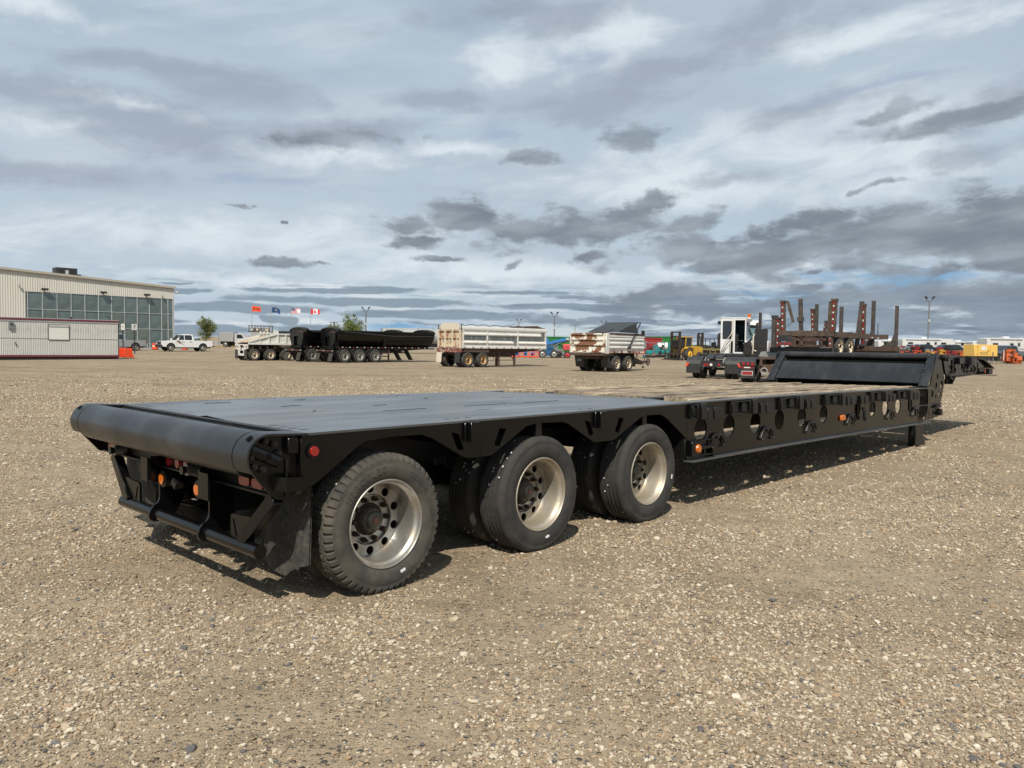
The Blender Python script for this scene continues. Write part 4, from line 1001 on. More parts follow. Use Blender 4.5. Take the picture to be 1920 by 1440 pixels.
_wc = {}
def wheel_mesh(R_, w, rimm, dish, rr=.60):
    k = (R_, w, rimm.name, dish)
    if k not in _wc:
        rb = R_ * rr; m = MB()
        m.lathe([(.02, rb), (-.01, rb * 1.06), (-.025, R_ * .80), (-.012, R_ * .93), (.02, R_ * .985), (.05, R_), (w * .30, R_), (w * .31, R_ - .012), (w * .34, R_ - .012), (w * .35, R_), (w * .62, R_), (w * .63, R_ - .012), (w * .66, R_ - .012), (w * .67, R_), (w - .05, R_), (w - .02, R_ * .985), (w + .02, R_ * .8), (w - .02, rb)], 32, lambda a, c, s_: (c, a, s_))
        t = m.mesh('tyre', M_tyreb)
        m = MB()
        if dish > 0:
            m.lathe([(.022, rb * 1.01), (-.004, rb * 1.01), (.004, rb * .95), (.03, rb * .90), (dish * .8, rb * .83), (dish, rb * .76), (dish + .01, rb * .40), (dish - .06, rb * .36), (dish - .10, rb * .28), (dish - .11, 0.001)], 28, lambda a, c, s_: (c, a, s_))
        else:
            m.lathe([(.022, rb * 1.01), (-.004, rb * 1.01), (.02, rb * .93), (.05, rb * .86), (.03, rb * .66), (-.01, rb * .42), (-.02, rb * .36), (-.05, rb * .30), (-.06, .001)], 28, lambda a, c, s_: (c, a, s_))
        r = m.mesh('rim', rimm)
        m = MB(); q = dish + .002 if dish > 0 else .028
        for i in range(8):
            a = i * PI / 4; m.cyl((rb * .60 * math.cos(a), q + .02, rb * .60 * math.sin(a)), (rb * .60 * math.cos(a), q - (.006 if dish > 0 else -.0), rb * .60 * math.sin(a)), rb * .085, 10)
        m.cyl((0, q - .14 if dish > 0 else -.064, 0), (0, q - .06 if dish > 0 else -.03, 0), rb * .25, 14)
        h = m.mesh('hub', M_hole if dish > 0 else M_dark)
        _wc[k] = (t, r, h)
    return _wc[k]
def wheel(parent, x, y, z, R_, w, rimm, dish=.13, flip=False, bare=False):
    t, r, h = wheel_mesh(R_, w, rimm, dish)
    o = bpy.data.objects.new('wheel', t); COL.objects.link(o); o.parent = parent; o.location = (x, y, z); o.rotation_euler = (0, 0, PI if flip else 0)
    if not bare:
        for me in (r, h):
            c = bpy.data.objects.new(me.name.split('.')[0], me); COL.objects.link(c); c.parent = o
    return o
def dual_axle(parent, x, wid, R_, rimm, w=.26, dish=.13, z=None):
    z = R_ if z is None else z
    wheel(parent, x, 0, z, R_, w, rimm, dish); wheel(parent, x, .33 + w, z, R_, w, rimm, dish, True, True)
    wheel(parent, x, wid, z, R_, w, rimm, dish, True); wheel(parent, x, wid - .33 - w, z, R_, w, rimm, dish, False, True)
    bm_cyl('axle', M_dark, parent, (x, .4, z), (x, wid - .4, z), .07, 10)
def tape(parent, y, z, x0, x1, n, s=-1, h=.05, first=0, gap=.5):
    """broken red and white marking along a side"""
    st = (x1 - x0) / n
    for i in range(n):
        m = MB(); m.box(x0 + i * st, x0 + i * st + st * gap, min(y, y + s * .006), max(y, y + s * .006), z, z + h)
        m.build('reflector_tape', M_tape_r if (i + first) % 2 == 0 else M_tape_w, parent)
def at(o, P): return P

# ================================================================== the metal clad building with its glass front
bld = thing('auction_building', 'large beige metal clad building with a tall green glass front at the left', 'building', (-44.44, 103.0, .83), R(46))
def roofz(x): return 7.90 - x * .050
GL, GR = -17.23, -.10                         # glazed bay
def ribbed(w, h0, hl, hr, rib=.25):
    """sheet of cladding w wide with trapezoid ribs, top edge sloping from hl to hr"""
    pr = []
    k = int(round(w / rib)); rib = w / k
    for i in range(k):
        x = i * rib; pr += [(x, 0), (x + rib * .58, 0), (x + rib * .68, -.035), (x + rib * .90, -.035)]
    pr.append((w, 0)); m = MB(); v = []; f = []
    for x, y in pr:
        t = hl + (hr - hl) * x / w; v += [(x, y, h0), (x, y, t)]
    for i in range(len(pr) - 1): f.append((2 * i, 2 * i + 2, 2 * i + 3, 2 * i + 1))
    m.add(v, f); return m
cache = {}
x = .0
while x > -36:
    x0 = x - 1.0; z0 = 6.46 if x0 > GL - .2 else -.2
    o = ribbed(1.0, z0, roofz(x0), roofz(x0 + 1.0)).build('cladding_panel', M_clad, bld); o.location = (x0 + .0, 0, 0)
    x = x0
m = MB(); m.prism([(-36, roofz(-36)), (0, roofz(0)), (0, -.3), (GR, -.3), (GR, 6.44), (GL, 6.44), (GL, -.3), (-36, -.3)], XZ, .03, .12); m.build('wall', M_clad, bld)
m = MB(); m.box(-.05, .0, .12, 24, -.3, 7.85); m.build('end_wall', M_clad, bld)
m = MB(); m.box(-36, -.1, 23.8, 24, -.3, 8.5); m.build('back_wall', M_clad, bld)
m = MB(); m.add([(-36, -.25, roofz(-36)), (.25, -.25, roofz(.25)), (.25, 24.2, roofz(.25) + 1.2), (-36, 24.2, roofz(-36) + 1.2), (-36, -.25, roofz(-36) + .16), (.25, -.25, roofz(.25) + .16), (.25, 24.2, roofz(.25) + 1.36), (-36, 24.2, roofz(-36) + 1.36)],
              [(0, 1, 2, 3), (7, 6, 5, 4), (0, 4, 5, 1), (1, 5, 6, 2), (2, 6, 7, 3), (3, 7, 4, 0)]); m.build('roof', M_lgrey, bld)
m = MB(); m.bar((-36, -.27, roofz(-36) + .03), (.27, -.27, roofz(.27) + .03), .05, .26); m.build('eaves_trim', mat('eaves_trim_paint', (.40, .36, .30), rough=.5), bld)
m = MB(); m.box(-.03, .06, -.06, .05, -.2, 7.75); m.build('corner_trim', M_lgrey, bld)
cols = [GL, -16.77] + [-16.77 + 1.524 * k for k in range(1, 11)] + [-.72, GR]
rows = [.03, .52, 2.44, 4.43, 6.44]
pc = {}
for i in range(len(cols) - 1):
    for j in range(len(rows) - 1):
        w, h = cols[i + 1] - cols[i] - .06, rows[j + 1] - rows[j] - .06; k = (round(w, 2), round(h, 2))
        if k not in pc: m = MB(); m.box(0, w, 0, .02, 0, h); pc[k] = m.mesh('window_pane', M_pane)
        o = bpy.data.objects.new('window_pane', pc[k]); COL.objects.link(o); o.parent = bld; o.location = (cols[i] + .03, .05, rows[j] + .03)
        o.rotation_euler = (R(random.uniform(-1.6, 1.6)), 0, R(random.uniform(-1.6, 1.6)))
for x in cols: bm_box('mullion', M_mull, bld, x - .024, x + .024, -.02, .09, .0, 6.46)
for z in rows: bm_box('transom', M_mull, bld, GL, GR, -.012, .08, z - .024, z + .024)
bm_box('interior_sheet', M_dark, bld, GL, GR, 1.2, 1.3, .0, 6.4)  # upright dark sheet standing behind the panes
for x in (-15.08, -8.66, -3.49):
    m = MB(); m.box(x - .35, x + .35, -.55, -.20, 6.66, 6.88); m.box(x - .05, x + .05, -.25, .0, 6.60, 6.72); m.build('wall_lamp', M_dark, bld)
for x, z in ((-17.59, 7.0), (-1.48, 6.75)):
    m = MB(); m.tube([(x, 0, z - .2), (x, -.2, z - .15), (x - .1, -.3, z)], .05, 8); o = m.build('camera_arm', M_lgrey, bld)
    bm_cyl('camera_dome', M_lgrey, o, (x - .1, -.3, z), (x - .1, -.3, z + .22), .11, 12)
m = MB(); m.tube([(.05, -.2, 7.35), (.35, -.2, 7.4)], .05, 8); o = m.build('camera_arm', M_lgrey, bld); bm_cyl('camera_dome', M_lgrey, o, (.35, -.2, 7.2), (.5, -.2, 7.42), .12, 12)
ru = thing('rooftop_air_unit', 'dark rooftop air unit on the left part of the building roof', 'air unit', bld.matrix_basis @ Vector((-12.6, 4.0, 8.55)), R(46))
bm_box('casing', M_trimb, ru, 0, 2.35, 0, 1.6, .0, 1.25); bm_box('fan_housing', M_dark, ru, 2.36, 2.8, .1, 1.2, .0, .55)
for k in range(3): bm_box('louvre', M_lgrey if k == 1 else M_dark, ru, .45 + k * .55, .8 + k * .55, -.02, -.001, .25, .95)
rv_ = thing('rooftop_vent', 'small black vent on the roof right of the air unit', 'vent', bld.matrix_basis @ Vector((-7.7, 4.0, 8.30)), R(46))
bm_box('vent_body', M_dark, rv_, 0, .75, 0, .6, -.1, .40); bm_box('vent_cap', M_dark, rv_, -.05, .80, -.05, .65, .401, .5)
# gravel apron and pavement in front of the glass
sg = MB(); sg.box(-20, 1.5, -3.2, -.1, -.28, -.01); o = sg.build('pavement', M_concrete); o.location = bld.location; o.rotation_euler = (0, 0, R(46)); tag(o, kind='structure')

# ================================================================== site office trailer on skids
so = thing('site_office_trailer', 'grey ribbed site office trailer with maroon trim and a shuttered window', 'site office', (-30.81, 61.42, .24), R(46))
L_ = 18.0
m = MB(); m.box(-L_, -.03, .04, 3.2, .30, 2.80); m.build('body', M_cont, so)
def rib2(w, z0, z1, rib=.115):
    pr = []; k = int(w / rib)
    for i in range(k): x = i * rib; pr += [(x, 0), (x + rib * .55, 0), (x + rib * .66, -.022), (x + rib * .9, -.022)]
    pr.append((w, 0)); m = MB(); v = []; f = []
    for x, y in pr: v += [(x, y, z0), (x, y, z1)]
    for i in range(len(pr) - 1): f.append((2 * i, 2 * i + 2, 2 * i + 3, 2 * i + 1))
    m.add(v, f); return m
for k in range(9):
    for z0, z1 in ((.32, 1.545), (1.56, 2.76)):
        o = rib2(1.99, z0, z1).build('cladding_sheet', M_cont, so); o.location = (-2.03 - 2 * k + .02, .035, 0)
bm_box('belt_trim', M_lgrey, so, -L_, -.03, -.002, .03, 1.54, 1.566)
bm_box('lower_trim', M_maroon, so, -L_, .02, -.03, 3.24, .17, .315)
bm_box('upper_trim', M_maroon, so, -L_, .02, -.04, 3.25, 2.86, 2.985)
bm_box('eaves_strip', M_lgrey, so, -L_, .015, -.015, 3.22, 2.765, 2.858)
bm_box('roof', M_lgrey, so, -L_, .0, .0, 3.2, 2.99, 3.03)
bm_box('corner_post', M_dark, so, -.028, .012, -.02, 3.2, .32, 2.76)
for y in (.3, 1.55, 2.8): bm_box('skid', M_skid, so, -L_, .0, y, y + .2, -.06, .168)
bm_box('skirt_beam', M_skid, so, -L_, -.02, .02, .12, .0, .168)
o = bm_box('window_shutter', M_tape_w, so, -4.88, -3.55, -.035, .01, 1.47, 2.57); bm_box('frame', M_trimb, o, -4.92, -3.51, -.026, .0, 1.43, 2.60); bm_box('shutter_box', M_lgrey, o, -4.88, -3.55, -.075, -.036, 2.42, 2.57)
o = bm_box('meter_box', M_grey, so, -7.44, -7.17, -.12, .01, 2.18, 2.73); bm_cyl('meter', M_dark, o, (-7.3, -.121, 2.52), (-7.3, -.16, 2.52), .07, 12)
m = MB(); m.tube([(-7.05, -.02, 1.25), (-7.02, -.08, 1.12), (-7.0, -.02, 1.0)], .03, 6); m.build('cable_hook', M_dark, so)
bm_cyl('roof_vent', M_dark, so, (-3.0, 1.2, 3.03), (-3.0, 1.2, 3.22), .08, 10)
m = MB(); m.tube([(-.55, .4, 3.0), (-.55, .4, 3.28), (-.80, .4, 3.30)], .03, 8); m.build('mast_arm', M_dark, so)

# orange-red blade beside the office
ba = thing('orange_plow_blade', 'orange red sheet metal blade standing at the right end of the site office', 'plow blade', (-32.94, 67.22, .28), R(46 + 90))
prof = [(-.35, 0), (-.12, .08), (-.02, .32), (.0, .42), (.02, .78), (.10, .80), (.10, .40), (.04, .0)]
m = MB(); m.prism(prof, lambda a, b, t: (t, a, b), -1.0, 3.1); m.build('blade', M_redorg, ba)
bm_box('cutting_edge', M_dark, ba, -1.15, 3.2, .0, .14, -.03, .03)
for x in (-.9, .9, 2.8): bm_box('rib', M_redorg, ba, x, x + .06, .09, .55, .0, .75)

# ================================================================== pickups
def pickup(name, label, loc, yaw, paint, group=None, L=5.8, canopy=False, decal=False, dark_bumper=True):
    """crew cab pickup; origin at rear axle on the ground, x forward"""
    t = thing(name, label, 'pickup truck', loc, yaw, group); WB = 3.55; wd = 1.0; RW = .40
    ar = lambda cx: [(cx + .48 * math.cos(PI - k * PI / 8), .47 + .46 * math.sin(k * PI / 8)) for k in range(9)]
    low_ = [(-1.12, .58), (-.5, .47)] + ar(0) + [(.5, .44), (WB - .5, .44)] + ar(WB) + [(WB + .5, .47), (WB + .92, .52), (WB + .97, .80), (WB + .90, 1.06), (WB + .60, 1.14), (WB - .62, 1.22), (1.02, 1.22), (1.0, 1.20), (-1.15, 1.19)]
    m = MB(); m.prism(low_, XZ, -wd, wd); m.build('body', paint, t, bevel=.03)
    cab = [(.98, 1.20), (WB - .55, 1.20), (WB - 1.30, 1.86), (WB - 1.65, 1.92), (1.35, 1.92), (1.10, 1.84)]
    m = MB(); n = len(cab); v = [(a, s * (.97 - .17 * (b - 1.2) / .72), b) for s in (-1, 1) for a, b in cab]
    m.add(v, [tuple(range(n)), tuple(range(2 * n - 1, n - 1, -1))] + [(i, (i + 1) % n, n + (i + 1) % n, n + i) for i in range(n)]); m.build('cab', paint, t, bevel=.025)
    def side_w(xs, s):
        m = MB(); v = []
        for a, b in xs:
            y = s * (.976 - .17 * (b - 1.2) / .72); v.append((a, y, b))
        k = len(xs); v += [(p[0], p[1] + s * .008, p[2]) for p in v]
        m.add(v, [tuple(range(k)), tuple(range(2 * k - 1, k - 1, -1))] + [(i, (i + 1) % k, k + (i + 1) % k, k + i) for i in range(k)]); return m
    for s in (-1, 1):
        side_w([(1.22, 1.27), (2.02, 1.27), (2.02, 1.82), (1.36, 1.82), (1.22, 1.74)], s).build('side_window', M_winc, t)
        side_w([(2.10, 1.27), (2.86, 1.27), (2.40, 1.77), (2.26, 1.82), (2.10, 1.82)], s).build('side_window', M_winc, t)
        for x in (1.14, 2.06, 2.98): m = MB(); m.box(x - .006, x + .006, *sorted((s * 1.001, s * 1.004)), .50, 1.20); m.build('door_gap', M_trimb, t)
        for x in (1.30, 2.20): m = MB(); m.box(x, x + .18, *sorted((s * 1.001, s * 1.03)), 1.04, 1.09); m.build('door_handle', M_trimb, t)
        m = MB(); m.box(2.72, 2.92, *sorted((s * .99, s * 1.22)), 1.22, 1.44); m.build('mirror', M_trimb if paint is not M_carw else paint, t, bevel=.03)
        m = MB(); m.box(WB + .80, WB + .955, *sorted((s * .62, s * .985)), .84, 1.04); m.build('headlight', M_lamp, t)
        m = MB(); m.box(-1.165, -1.08, *sorted((s * .80, s * 1.003)), .82, 1.14); m.build('tail_lamp', M_red, t)
        wheel(t, 0, -wd if s < 0 else wd, RW, RW, .26, M_rimg, 0, s > 0); wheel(t, WB, -wd if s < 0 else wd, RW, RW, .26, M_rimg, 0, s > 0)
        for cx in (0, WB): m = MB(); m.prism([(cx + .46 * math.cos(k * PI / 8), .47 + .44 * math.sin(k * PI / 8)) for k in range(9)], XZ, *sorted((s * .55, s * .985))); m.build('wheel_well', M_hole, t)
    m = MB(); m.add([(WB - .60, -.86, 1.225), (WB - .60, .86, 1.225), (WB - 1.26, .76, 1.83), (WB - 1.26, -.76, 1.83)], [(0, 1, 2, 3)]); m.v = [(x + .012, y, z + .012) for x, y, z in m.v]; m.build('windscreen', M_winc, t)
    m = MB(); m.add([(1.07, -.80, 1.30), (1.07, .80, 1.30), (1.095, .72, 1.78), (1.095, -.72, 1.78)], [(0, 1, 2, 3)]); m.v = [(x - .035, y, z) for x, y, z in m.v]; m.build('rear_window', M_winc, t)
    bm_box('front_bumper', M_trimb if dark_bumper else M_lamp, t, WB + .78, WB + 1.10, -.98, .98, .46, .76, bevel=.04)
    bm_box('rear_bumper', M_trimb if dark_bumper else M_lamp, t, -1.32, -1.14, -.95, .95, .50, .68, bevel=.03)
    bm_box('grille', M_trimb, t, WB + .90, WB + .985, -.60, .60, .80, 1.06)
    bm_box('bed_floor', M_trimb, t, -1.0, .90, -.80, .80, 1.195, 1.20)
    bm_box('running_board', M_trimb, t, .65, WB - .6, -1.02, 1.02, .38, .44)
    bm_box('chassis', M_hole, t, -1.0, WB + .6, -.5, .5, .35, .55)
    if decal:
        for k in range(3): m = MB(); m.bar((WB - 1.05 - k * .16, 1.004, .95 - k * .09), (WB - .55 - k * .13, 1.004, 1.14 - k * .1), .004, .06); m.build('door_stripe', M_grey if k != 1 else M_amber, t)
    if canopy: bm_box('canopy', paint, t, -1.1, 1.0, -.88, .88, 1.205, 1.78, bevel=.08)
    return t
wp = pickup('white_pickup', 'white crew cab pickup with striped door parked before the glass building', (-36.05, 90.52, .62), R(222), M_carw, decal=True)
sp = pickup('silver_pickup', 'silver pickup partly hidden behind the right end of the site office', (-42.85, 88.6, .60), R(222), M_cars, dark_bumper=False)
for i, (p, lab) in enumerate((((-44.6, 93.2, .65), 'small orange road drum behind the silver pickup'), ((-43.26, 95.0, .67), 'small orange road drum just left of the white pickup'), ((-40.6, 97.3, .69), 'small orange road drum seen under the white pickup'))):
    d = thing('road_drum', lab, 'road drum', p, 0, 'orange drums before the glass building')
    bm_cyl('drum_body', M_redorg, d, (0, 0, 0), (0, 0, .8), .36, 16, .31); bm_cyl('base_ring', M_dark, d, (0, 0, 0), (0, 0, .06), .42, 16); bm_cyl('reflective_band', M_tape_w, d, (0, 0, .40), (0, 0, .52), .346, 16, .338)
# two sign posts right of the office
def sign(loc, yaw, label, text, w, h, z):
    t = thing('sign_post', label, 'sign', loc, yaw, 'sign posts beside the site office')
    bm_cyl('post', M_dark, t, (0, 0, 0), (0, 0, z + h * .5), .05, 10)
    b = bm_box('sign_board', M_lgrey if text == '7' else M_tape_w, t, -w / 2, w / 2, -.08, -.055, z, z + h); bm_box('board_edge', M_dark, b, -w / 2 - .03, w / 2 + .03, -.054, -.045, z - .03, z + h + .03)
    cu = bpy.data.curves.new('digits', 'FONT'); cu.body = text; cu.size = h * .75; cu.align_x = 'CENTER'; cu.align_y = 'CENTER'; cu.extrude = .004; ob = bpy.data.objects.new('digits', cu); me = ob.to_mesh()
    m = MB(); m.add([(v.co.x, -.085 - v.co.z * .5, z + h / 2 + v.co.y) for v in me.vertices], [tuple(p.vertices) for p in me.polygons]); ob.to_mesh_clear(); bpy.data.objects.remove(ob); m.build('sign_text', M_hole, b)
sign((-38.7, 78.0, .42), R(25), 'narrow white sign on a thin post right of the office trailer', '1', .34, .62, 2.35)
sign((-37.55, 78.0, .42), R(25), 'grey square sign on a dark post marked with the digit 7', '7', .55, .62, 2.35)

# ================================================================== white belly dump trailer, three axles
bd = thing('belly_dump_trailer', 'white triaxle belly dump trailer with sloping hopper at the left of the trailer row', 'trailer', (-20.51, 62.21, .25), R(40))
for x in (.07, 1.40, 2.76): dual_axle(bd, x, 2.55, .47, M_rimc, dish=.12)
def hopper(y, s):
    m = MB(); m.plate([(-.42, 1.30), (-.42, 1.50), (1.86, 2.05), (1.95, 2.14), (8.6, 2.10), (8.6, 1.32)], [], XZ, *sorted((y, y + s * .02))); return m
for y, s in ((.02, 1), (2.53, -1)):
    hopper(y, s).build('hopper_side', M_white, bd)
    yy = sorted((y - s * .09, y - s * .001))
    m = MB(); m.box(-.45, 8.6, *yy, 1.28, 1.42); m.build('lower_rail', M_white, bd)
    m = MB(); m.bar((-.40, y - s * .045, 1.52), (1.90, y - s * .045, 2.14), .09, .12); m.build('sloping_rail', M_white, bd)
    m = MB(); m.box(1.88, 8.6, *yy, 2.08, 2.20); m.build('upper_rail', M_white, bd)
    for x, zt in ((.45, 1.62), (1.20, 1.84), (1.95, 2.08), (2.62, 2.08), (3.30, 2.08), (4.1, 2.08), (4.9, 2.08), (5.7, 2.08)):
        m = MB(); m.box(x, x + .10, *yy, 1.421, zt); m.build('rib', M_white, bd)
m = MB(); m.add([(-.40, .10, 1.45), (-.40, 2.45, 1.45), (1.9, 2.45, 2.05), (1.9, .10, 2.05), (3.2, .8, .75), (3.2, 1.7, .75)], [(0, 1, 2, 3), (3, 2, 5, 4)]); m.build('hopper_floor', M_cream, bd)
m = MB(); m.add([(2.2, .04, 1.27), (2.2, 2.51, 1.27), (3.4, 1.8, .50), (3.4, .7, .50), (5.6, .7, .5), (5.6, 1.8, .5), (7.4, 2.51, 1.27), (7.4, .04, 1.27)], [(0, 1, 2, 3), (3, 2, 5, 4), (4, 5, 6, 7), (0, 3, 4, 7), (1, 6, 5, 2)]); m.build('belly_gate', M_white, bd)
for x in (-.1, .5, 1.1, 1.7): bm_box('hanger', M_rustd, bd, x, x + .12, .05, 2.5, .95, 1.28)
bm_box('frame_rail', M_rustd, bd, -.3, 3.0, .55, .75, .70, 1.0); bm_box('frame_rail', M_rustd, bd, -.3, 3.0, 1.8, 2.0, .70, 1.0)
rb = MB(); rb.plate([(-.05, 1.30), (-.05, .95), (.50, .88), (.55, .38), (1.95, .38), (2.0, .88), (2.6, .95), (2.6, 1.30)], [[(.85, .55), (1.65, .55), (1.65, .80), (.85, .80)], [(.9, 1.02), (1.6, 1.02), (1.6, 1.22), (.9, 1.22)]], YZ, -.52, -.46); rb.build('rear_bumper', M_white, bd)
for y in (.02, 1.95): bm_box('mud_flap', M_flap, bd, -.55, -.53, y, y + .58, .12, .86)
for y, d in ((.1, 0), (.7, 1), (1.85, 1), (2.3, 0)): bm_box('tail_lamp', M_red if d else M_trimb, bd, -.56, -.525, y, y + .16, 1.06, 1.16)
bm_box('plate_holder', M_grey, bd, -.55, -.525, 1.1, 1.35, .9, 1.0)
for x in (1.5, 1.8, 2.1): bm_box('tarp_bracket', M_white, bd, x, x + .10, 2.35, 2.5, 2.15, 2.38)
bm_box('tarp_housing', M_white, bd, 1.75, 2.05, -.02, .25, 2.20, 2.42); bm_cyl('tarp_roll', M_tarp, bd, (2.0, .3, 2.32), (8.4, .3, 2.30), .11, 12)

# ================================================================== black side dump trailers (two alike, parked side by side)
def side_dump(loc, yaw, label):
    t = thing('side_dump_trailer', label, 'trailer', loc, yaw, 'black side dump trailers')
    for x in (.07, 1.38, 2.80):
        dual_axle(t, x, 2.55, .52, M_rimg, dish=.13)
        for y0 in (-.02, 1.95):
            m = MB(); o_ = [(x + .64 * math.cos(R(a)), .52 + .64 * math.sin(R(a))) for a in range(10, 181, 17)]; i_ = [(x + .60 * math.cos(R(a)), .52 + .60 * math.sin(R(a))) for a in range(10, 181, 17)]
            m.prism(o_ + i_[::-1], XZ, y0, y0 + .62); m.build('fender', M_fender, t)
    # round bottomed tub
    n = 18; prof = [(1.275 + 1.36 * math.cos(R(180 + 180 * k / n)) * (1 if 1 else 1), 2.42 + 1.25 * math.sin(R(180 + 180 * k / n))) for k in range(n + 1)]
    m = MB(); v = []; f = []
    for x in (-.30, 8.15):
        v += [(x, a, b) for a, b in prof]
    for i in range(n): f.append((i, i + 1, n + 2 + i, n + 1 + i))
    xf = 8.42; v += [(8.5, a, b + .02) for a, b in prof]
    m.add(v, f); m.build('tub', M_bodyblk, t)
    for x0, x1, nm in ((-.55, -.28, 'tub_end'), (8.15, 8.45, 'tub_end')):
        m = MB(); ar = [(1.275 + 1.36 * math.cos(R(180 * k / 12)), 2.42 + .30 * math.sin(R(180 * k / 12))) for k in range(13)]
        m.prism(prof[::-1][:] + ar[::-1][1:-1] if False else [(a, b) for a, b in prof] + ar[1:-1], YZ, x0, x1); m.build(nm, M_bodyblk, t)
        m = MB(); m.prism(ar + [(1.275 + 1.30 * math.cos(R(180 * k / 12)), 2.42 + .22 * math.sin(R(180 * k / 12))) for k in range(12, -1, -1)], YZ, x0 - .06, x1 + .04); m.build('end_hoop', M_rubber, t)
    for y in (-.09, 2.60):
        m = MB(); m.box(-.6, 8.5, y - .05, y + .07, 2.36, 2.47); m.build('top_rail', M_bodyblk, t)
    m = MB(); m.bar((-.1, -.13, 2.38), (4.2, -.15, 2.12), .05, .07); m.bar((4.2, -.15, 2.12), (8.3, -.13, 2.16), .05, .07); m.build('tarp_pole', M_fender, t)
    bm_tube('roll_bar', M_bodyblk, t, [(-.5, .20, 1.80), (3.55, .20, 1.83)], .075, 12); bm_tube('roll_bar', M_bodyblk, t, [(3.75, .20, 1.83), (7.7, .20, 1.86)], .075, 12)
    bm_box('centre_post', M_bodyblk, t, 3.56, 3.74, .05, .28, 1.2, 2.1)
    for y in (.30, 1.9): bm_box('end_post', M_bodyblk, t, -.62, -.30, y, y + .3, 1.05, 2.2)
    m = MB(); m.plate([(.15, 2.25), (.15, 1.85), (.45, 1.3), (.45, 1.05), (2.1, 1.05), (2.1, 1.3), (2.4, 1.85), (2.4, 2.25)], [[(.85, 1.25), (1.7, 1.25), (1.7, 2.0), (.85, 2.0)]], YZ, -.70, -.63); m.build('end_bracket', M_bodyblk, t)
    m = MB(); m.tube([(-.7, .15, 2.30), (-.72, .6, 2.32), (-.7, 1.0, 2.28)], .05, 8); m.build('hinge_pin', M_rustd, t)
    bm_box('side_rail', M_bodyblk, t, -.6, 7.9, .02, .12, 1.08, 1.22); bm_box('side_rail', M_bodyblk, t, -.6, 7.9, 2.43, 2.53, 1.08, 1.22)
    bm_box('frame_beam', M_bodyblk, t, -.6, 3.6, .7, .9, .75, 1.1); bm_box('frame_beam', M_bodyblk, t, -.6, 3.6, 1.65, 1.85, .75, 1.1)
    m = MB(); m.prism([(3.6, .70), (5.2, .90), (7.9, 1.08), (9.0, 1.08), (9.0, 1.18), (3.6, 1.2)], XZ, .7, 1.85); m.build('neck', M_bodyblk, t)
    tape(t, .018, 1.17, -.5, 7.8, 26, -1, .05, gap=.34)
    bm_box('rear_bumper', M_bodyblk, t, -.95, -.70, -.05, 2.6, .70, .95); bm_box('light_bar', M_rustd, t, -.97, -.951, -.05, 2.6, .86, .96)
    for k, y in enumerate((.0, .5, 1.0, 1.35, 1.9, 2.4)): bm_box('tail_lamp', M_red if k in (1, 2, 4) else M_tape_w, t, -.99, -.972, y, y + .10, .88, .94)
    for y in (-.02, 1.95):
        m = MB(); m.bar((-.95, y + .30, .72), (-1.12, y + .30, .12), .6, .02, (1, 0, 0)); m.build('mud_flap', M_flap, t)
    for y in (.45, 2.0): bm_box('landing_leg', M_rustd, t, 4.26, 4.36, y, y + .1, .0, .98)
    bm_box('leg_brace', M_rustd, t, 4.28, 4.34, .55, 2.0, .45, .52); bm_bar('leg_brace', M_rustd, t, (4.31, .5, .75), (3.95, .5, 1.0), .06, .06)
    bm_box('tool_box', M_dark, t, 3.3, 4.0, .15, .6, .72, 1.0)
    for x in (5.15, 6.25): m = MB(); m.bar((x - .25, .55, .98), (x + .25, .55, .20), .62, .03, (1, 0, 0)); m.build('mud_flap', M_fender, t)
    return t
side_dump((-12.83, 59.84, .23), R(42), 'front black side dump trailer, the whole length of its tub in view')
side_dump((-15.65, 61.35, .245), R(42), 'black side dump trailer mostly hidden behind an identical one')

# ================================================================== white end dump trailer, two axles
ed = thing('end_dump_trailer', 'long white end dump trailer with grey stripe and rusty cream tailgate', 'trailer', (-2.967, 52.946, .19), R(44))
for x in (0, 1.35): dual_axle(ed, x, 2.5, .51, M_rimo, dish=.13)
for y, s in ((.0, 1), (2.5, -1)):
    q = lambda a, b: sorted((y + s * a, y + s * b))
    m = MB(); m.box(-.55, 7.55, *q(.02, .06), 1.36, 2.72); m.build('body_side', M_white, ed)
    m = MB(); m.prism([(y + s * p, z) for p, z in ((-.02, 2.50), (-.05, 2.56), (-.05, 2.74), (-.02, 2.80), (.06, 2.80), (.06, 2.50))], lambda a, b, t: (t, a, b), -.58, 7.6); m.build('top_rail', M_white, ed)
    m = MB(); m.prism([(y + s * p, z) for p, z in ((-.02, 2.18), (-.06, 2.22), (-.06, 2.28), (.02, 2.34), (.02, 2.18))], lambda a, b, t: (t, a, b), -.5, 7.0); m.build('side_ridge', M_white, ed)
    m = MB(); m.prism([(y + s * p, z) for p, z in ((-.02, 1.62), (-.06, 1.66), (-.06, 1.72), (.02, 1.80), (.02, 1.62))], lambda a, b, t: (t, a, b), -.5, 7.5); m.build('side_ridge', M_white, ed)
    m = MB(); m.box(-.55, 7.6, *q(-.03, .05), 1.30, 1.40); m.build('bottom_rail', M_white, ed)
    for a, b in ((-.5, 1.62), (1.76, 4.55), (4.69, 7.05)): m = MB(); m.box(a, b, *q(.012, .0195), 1.85, 2.14); m.build('grey_stripe', M_band, ed)
    m = MB(); m.box(7.06, 7.42, *q(.012, .0195), 1.85, 2.48); m.build('grey_stripe', M_band, ed)
    for x in (-.56, 1.63, 4.56, 7.44): m = MB(); m.box(x, x + .12, *q(-.045, .0), 1.40, 2.50); m.build('side_post', M_white, ed)
    if s == 1:
        tape(ed, -.03, 1.32, -.4, 7.5, 22, -1, .05, gap=.5)
        m = MB(); m.plate([(4.32, 1.60), (4.52, 1.80), (4.32, 2.0), (4.12, 1.80)], [], XZ, -.075, -.065); m.build('diamond_placard', M_grey, ed)
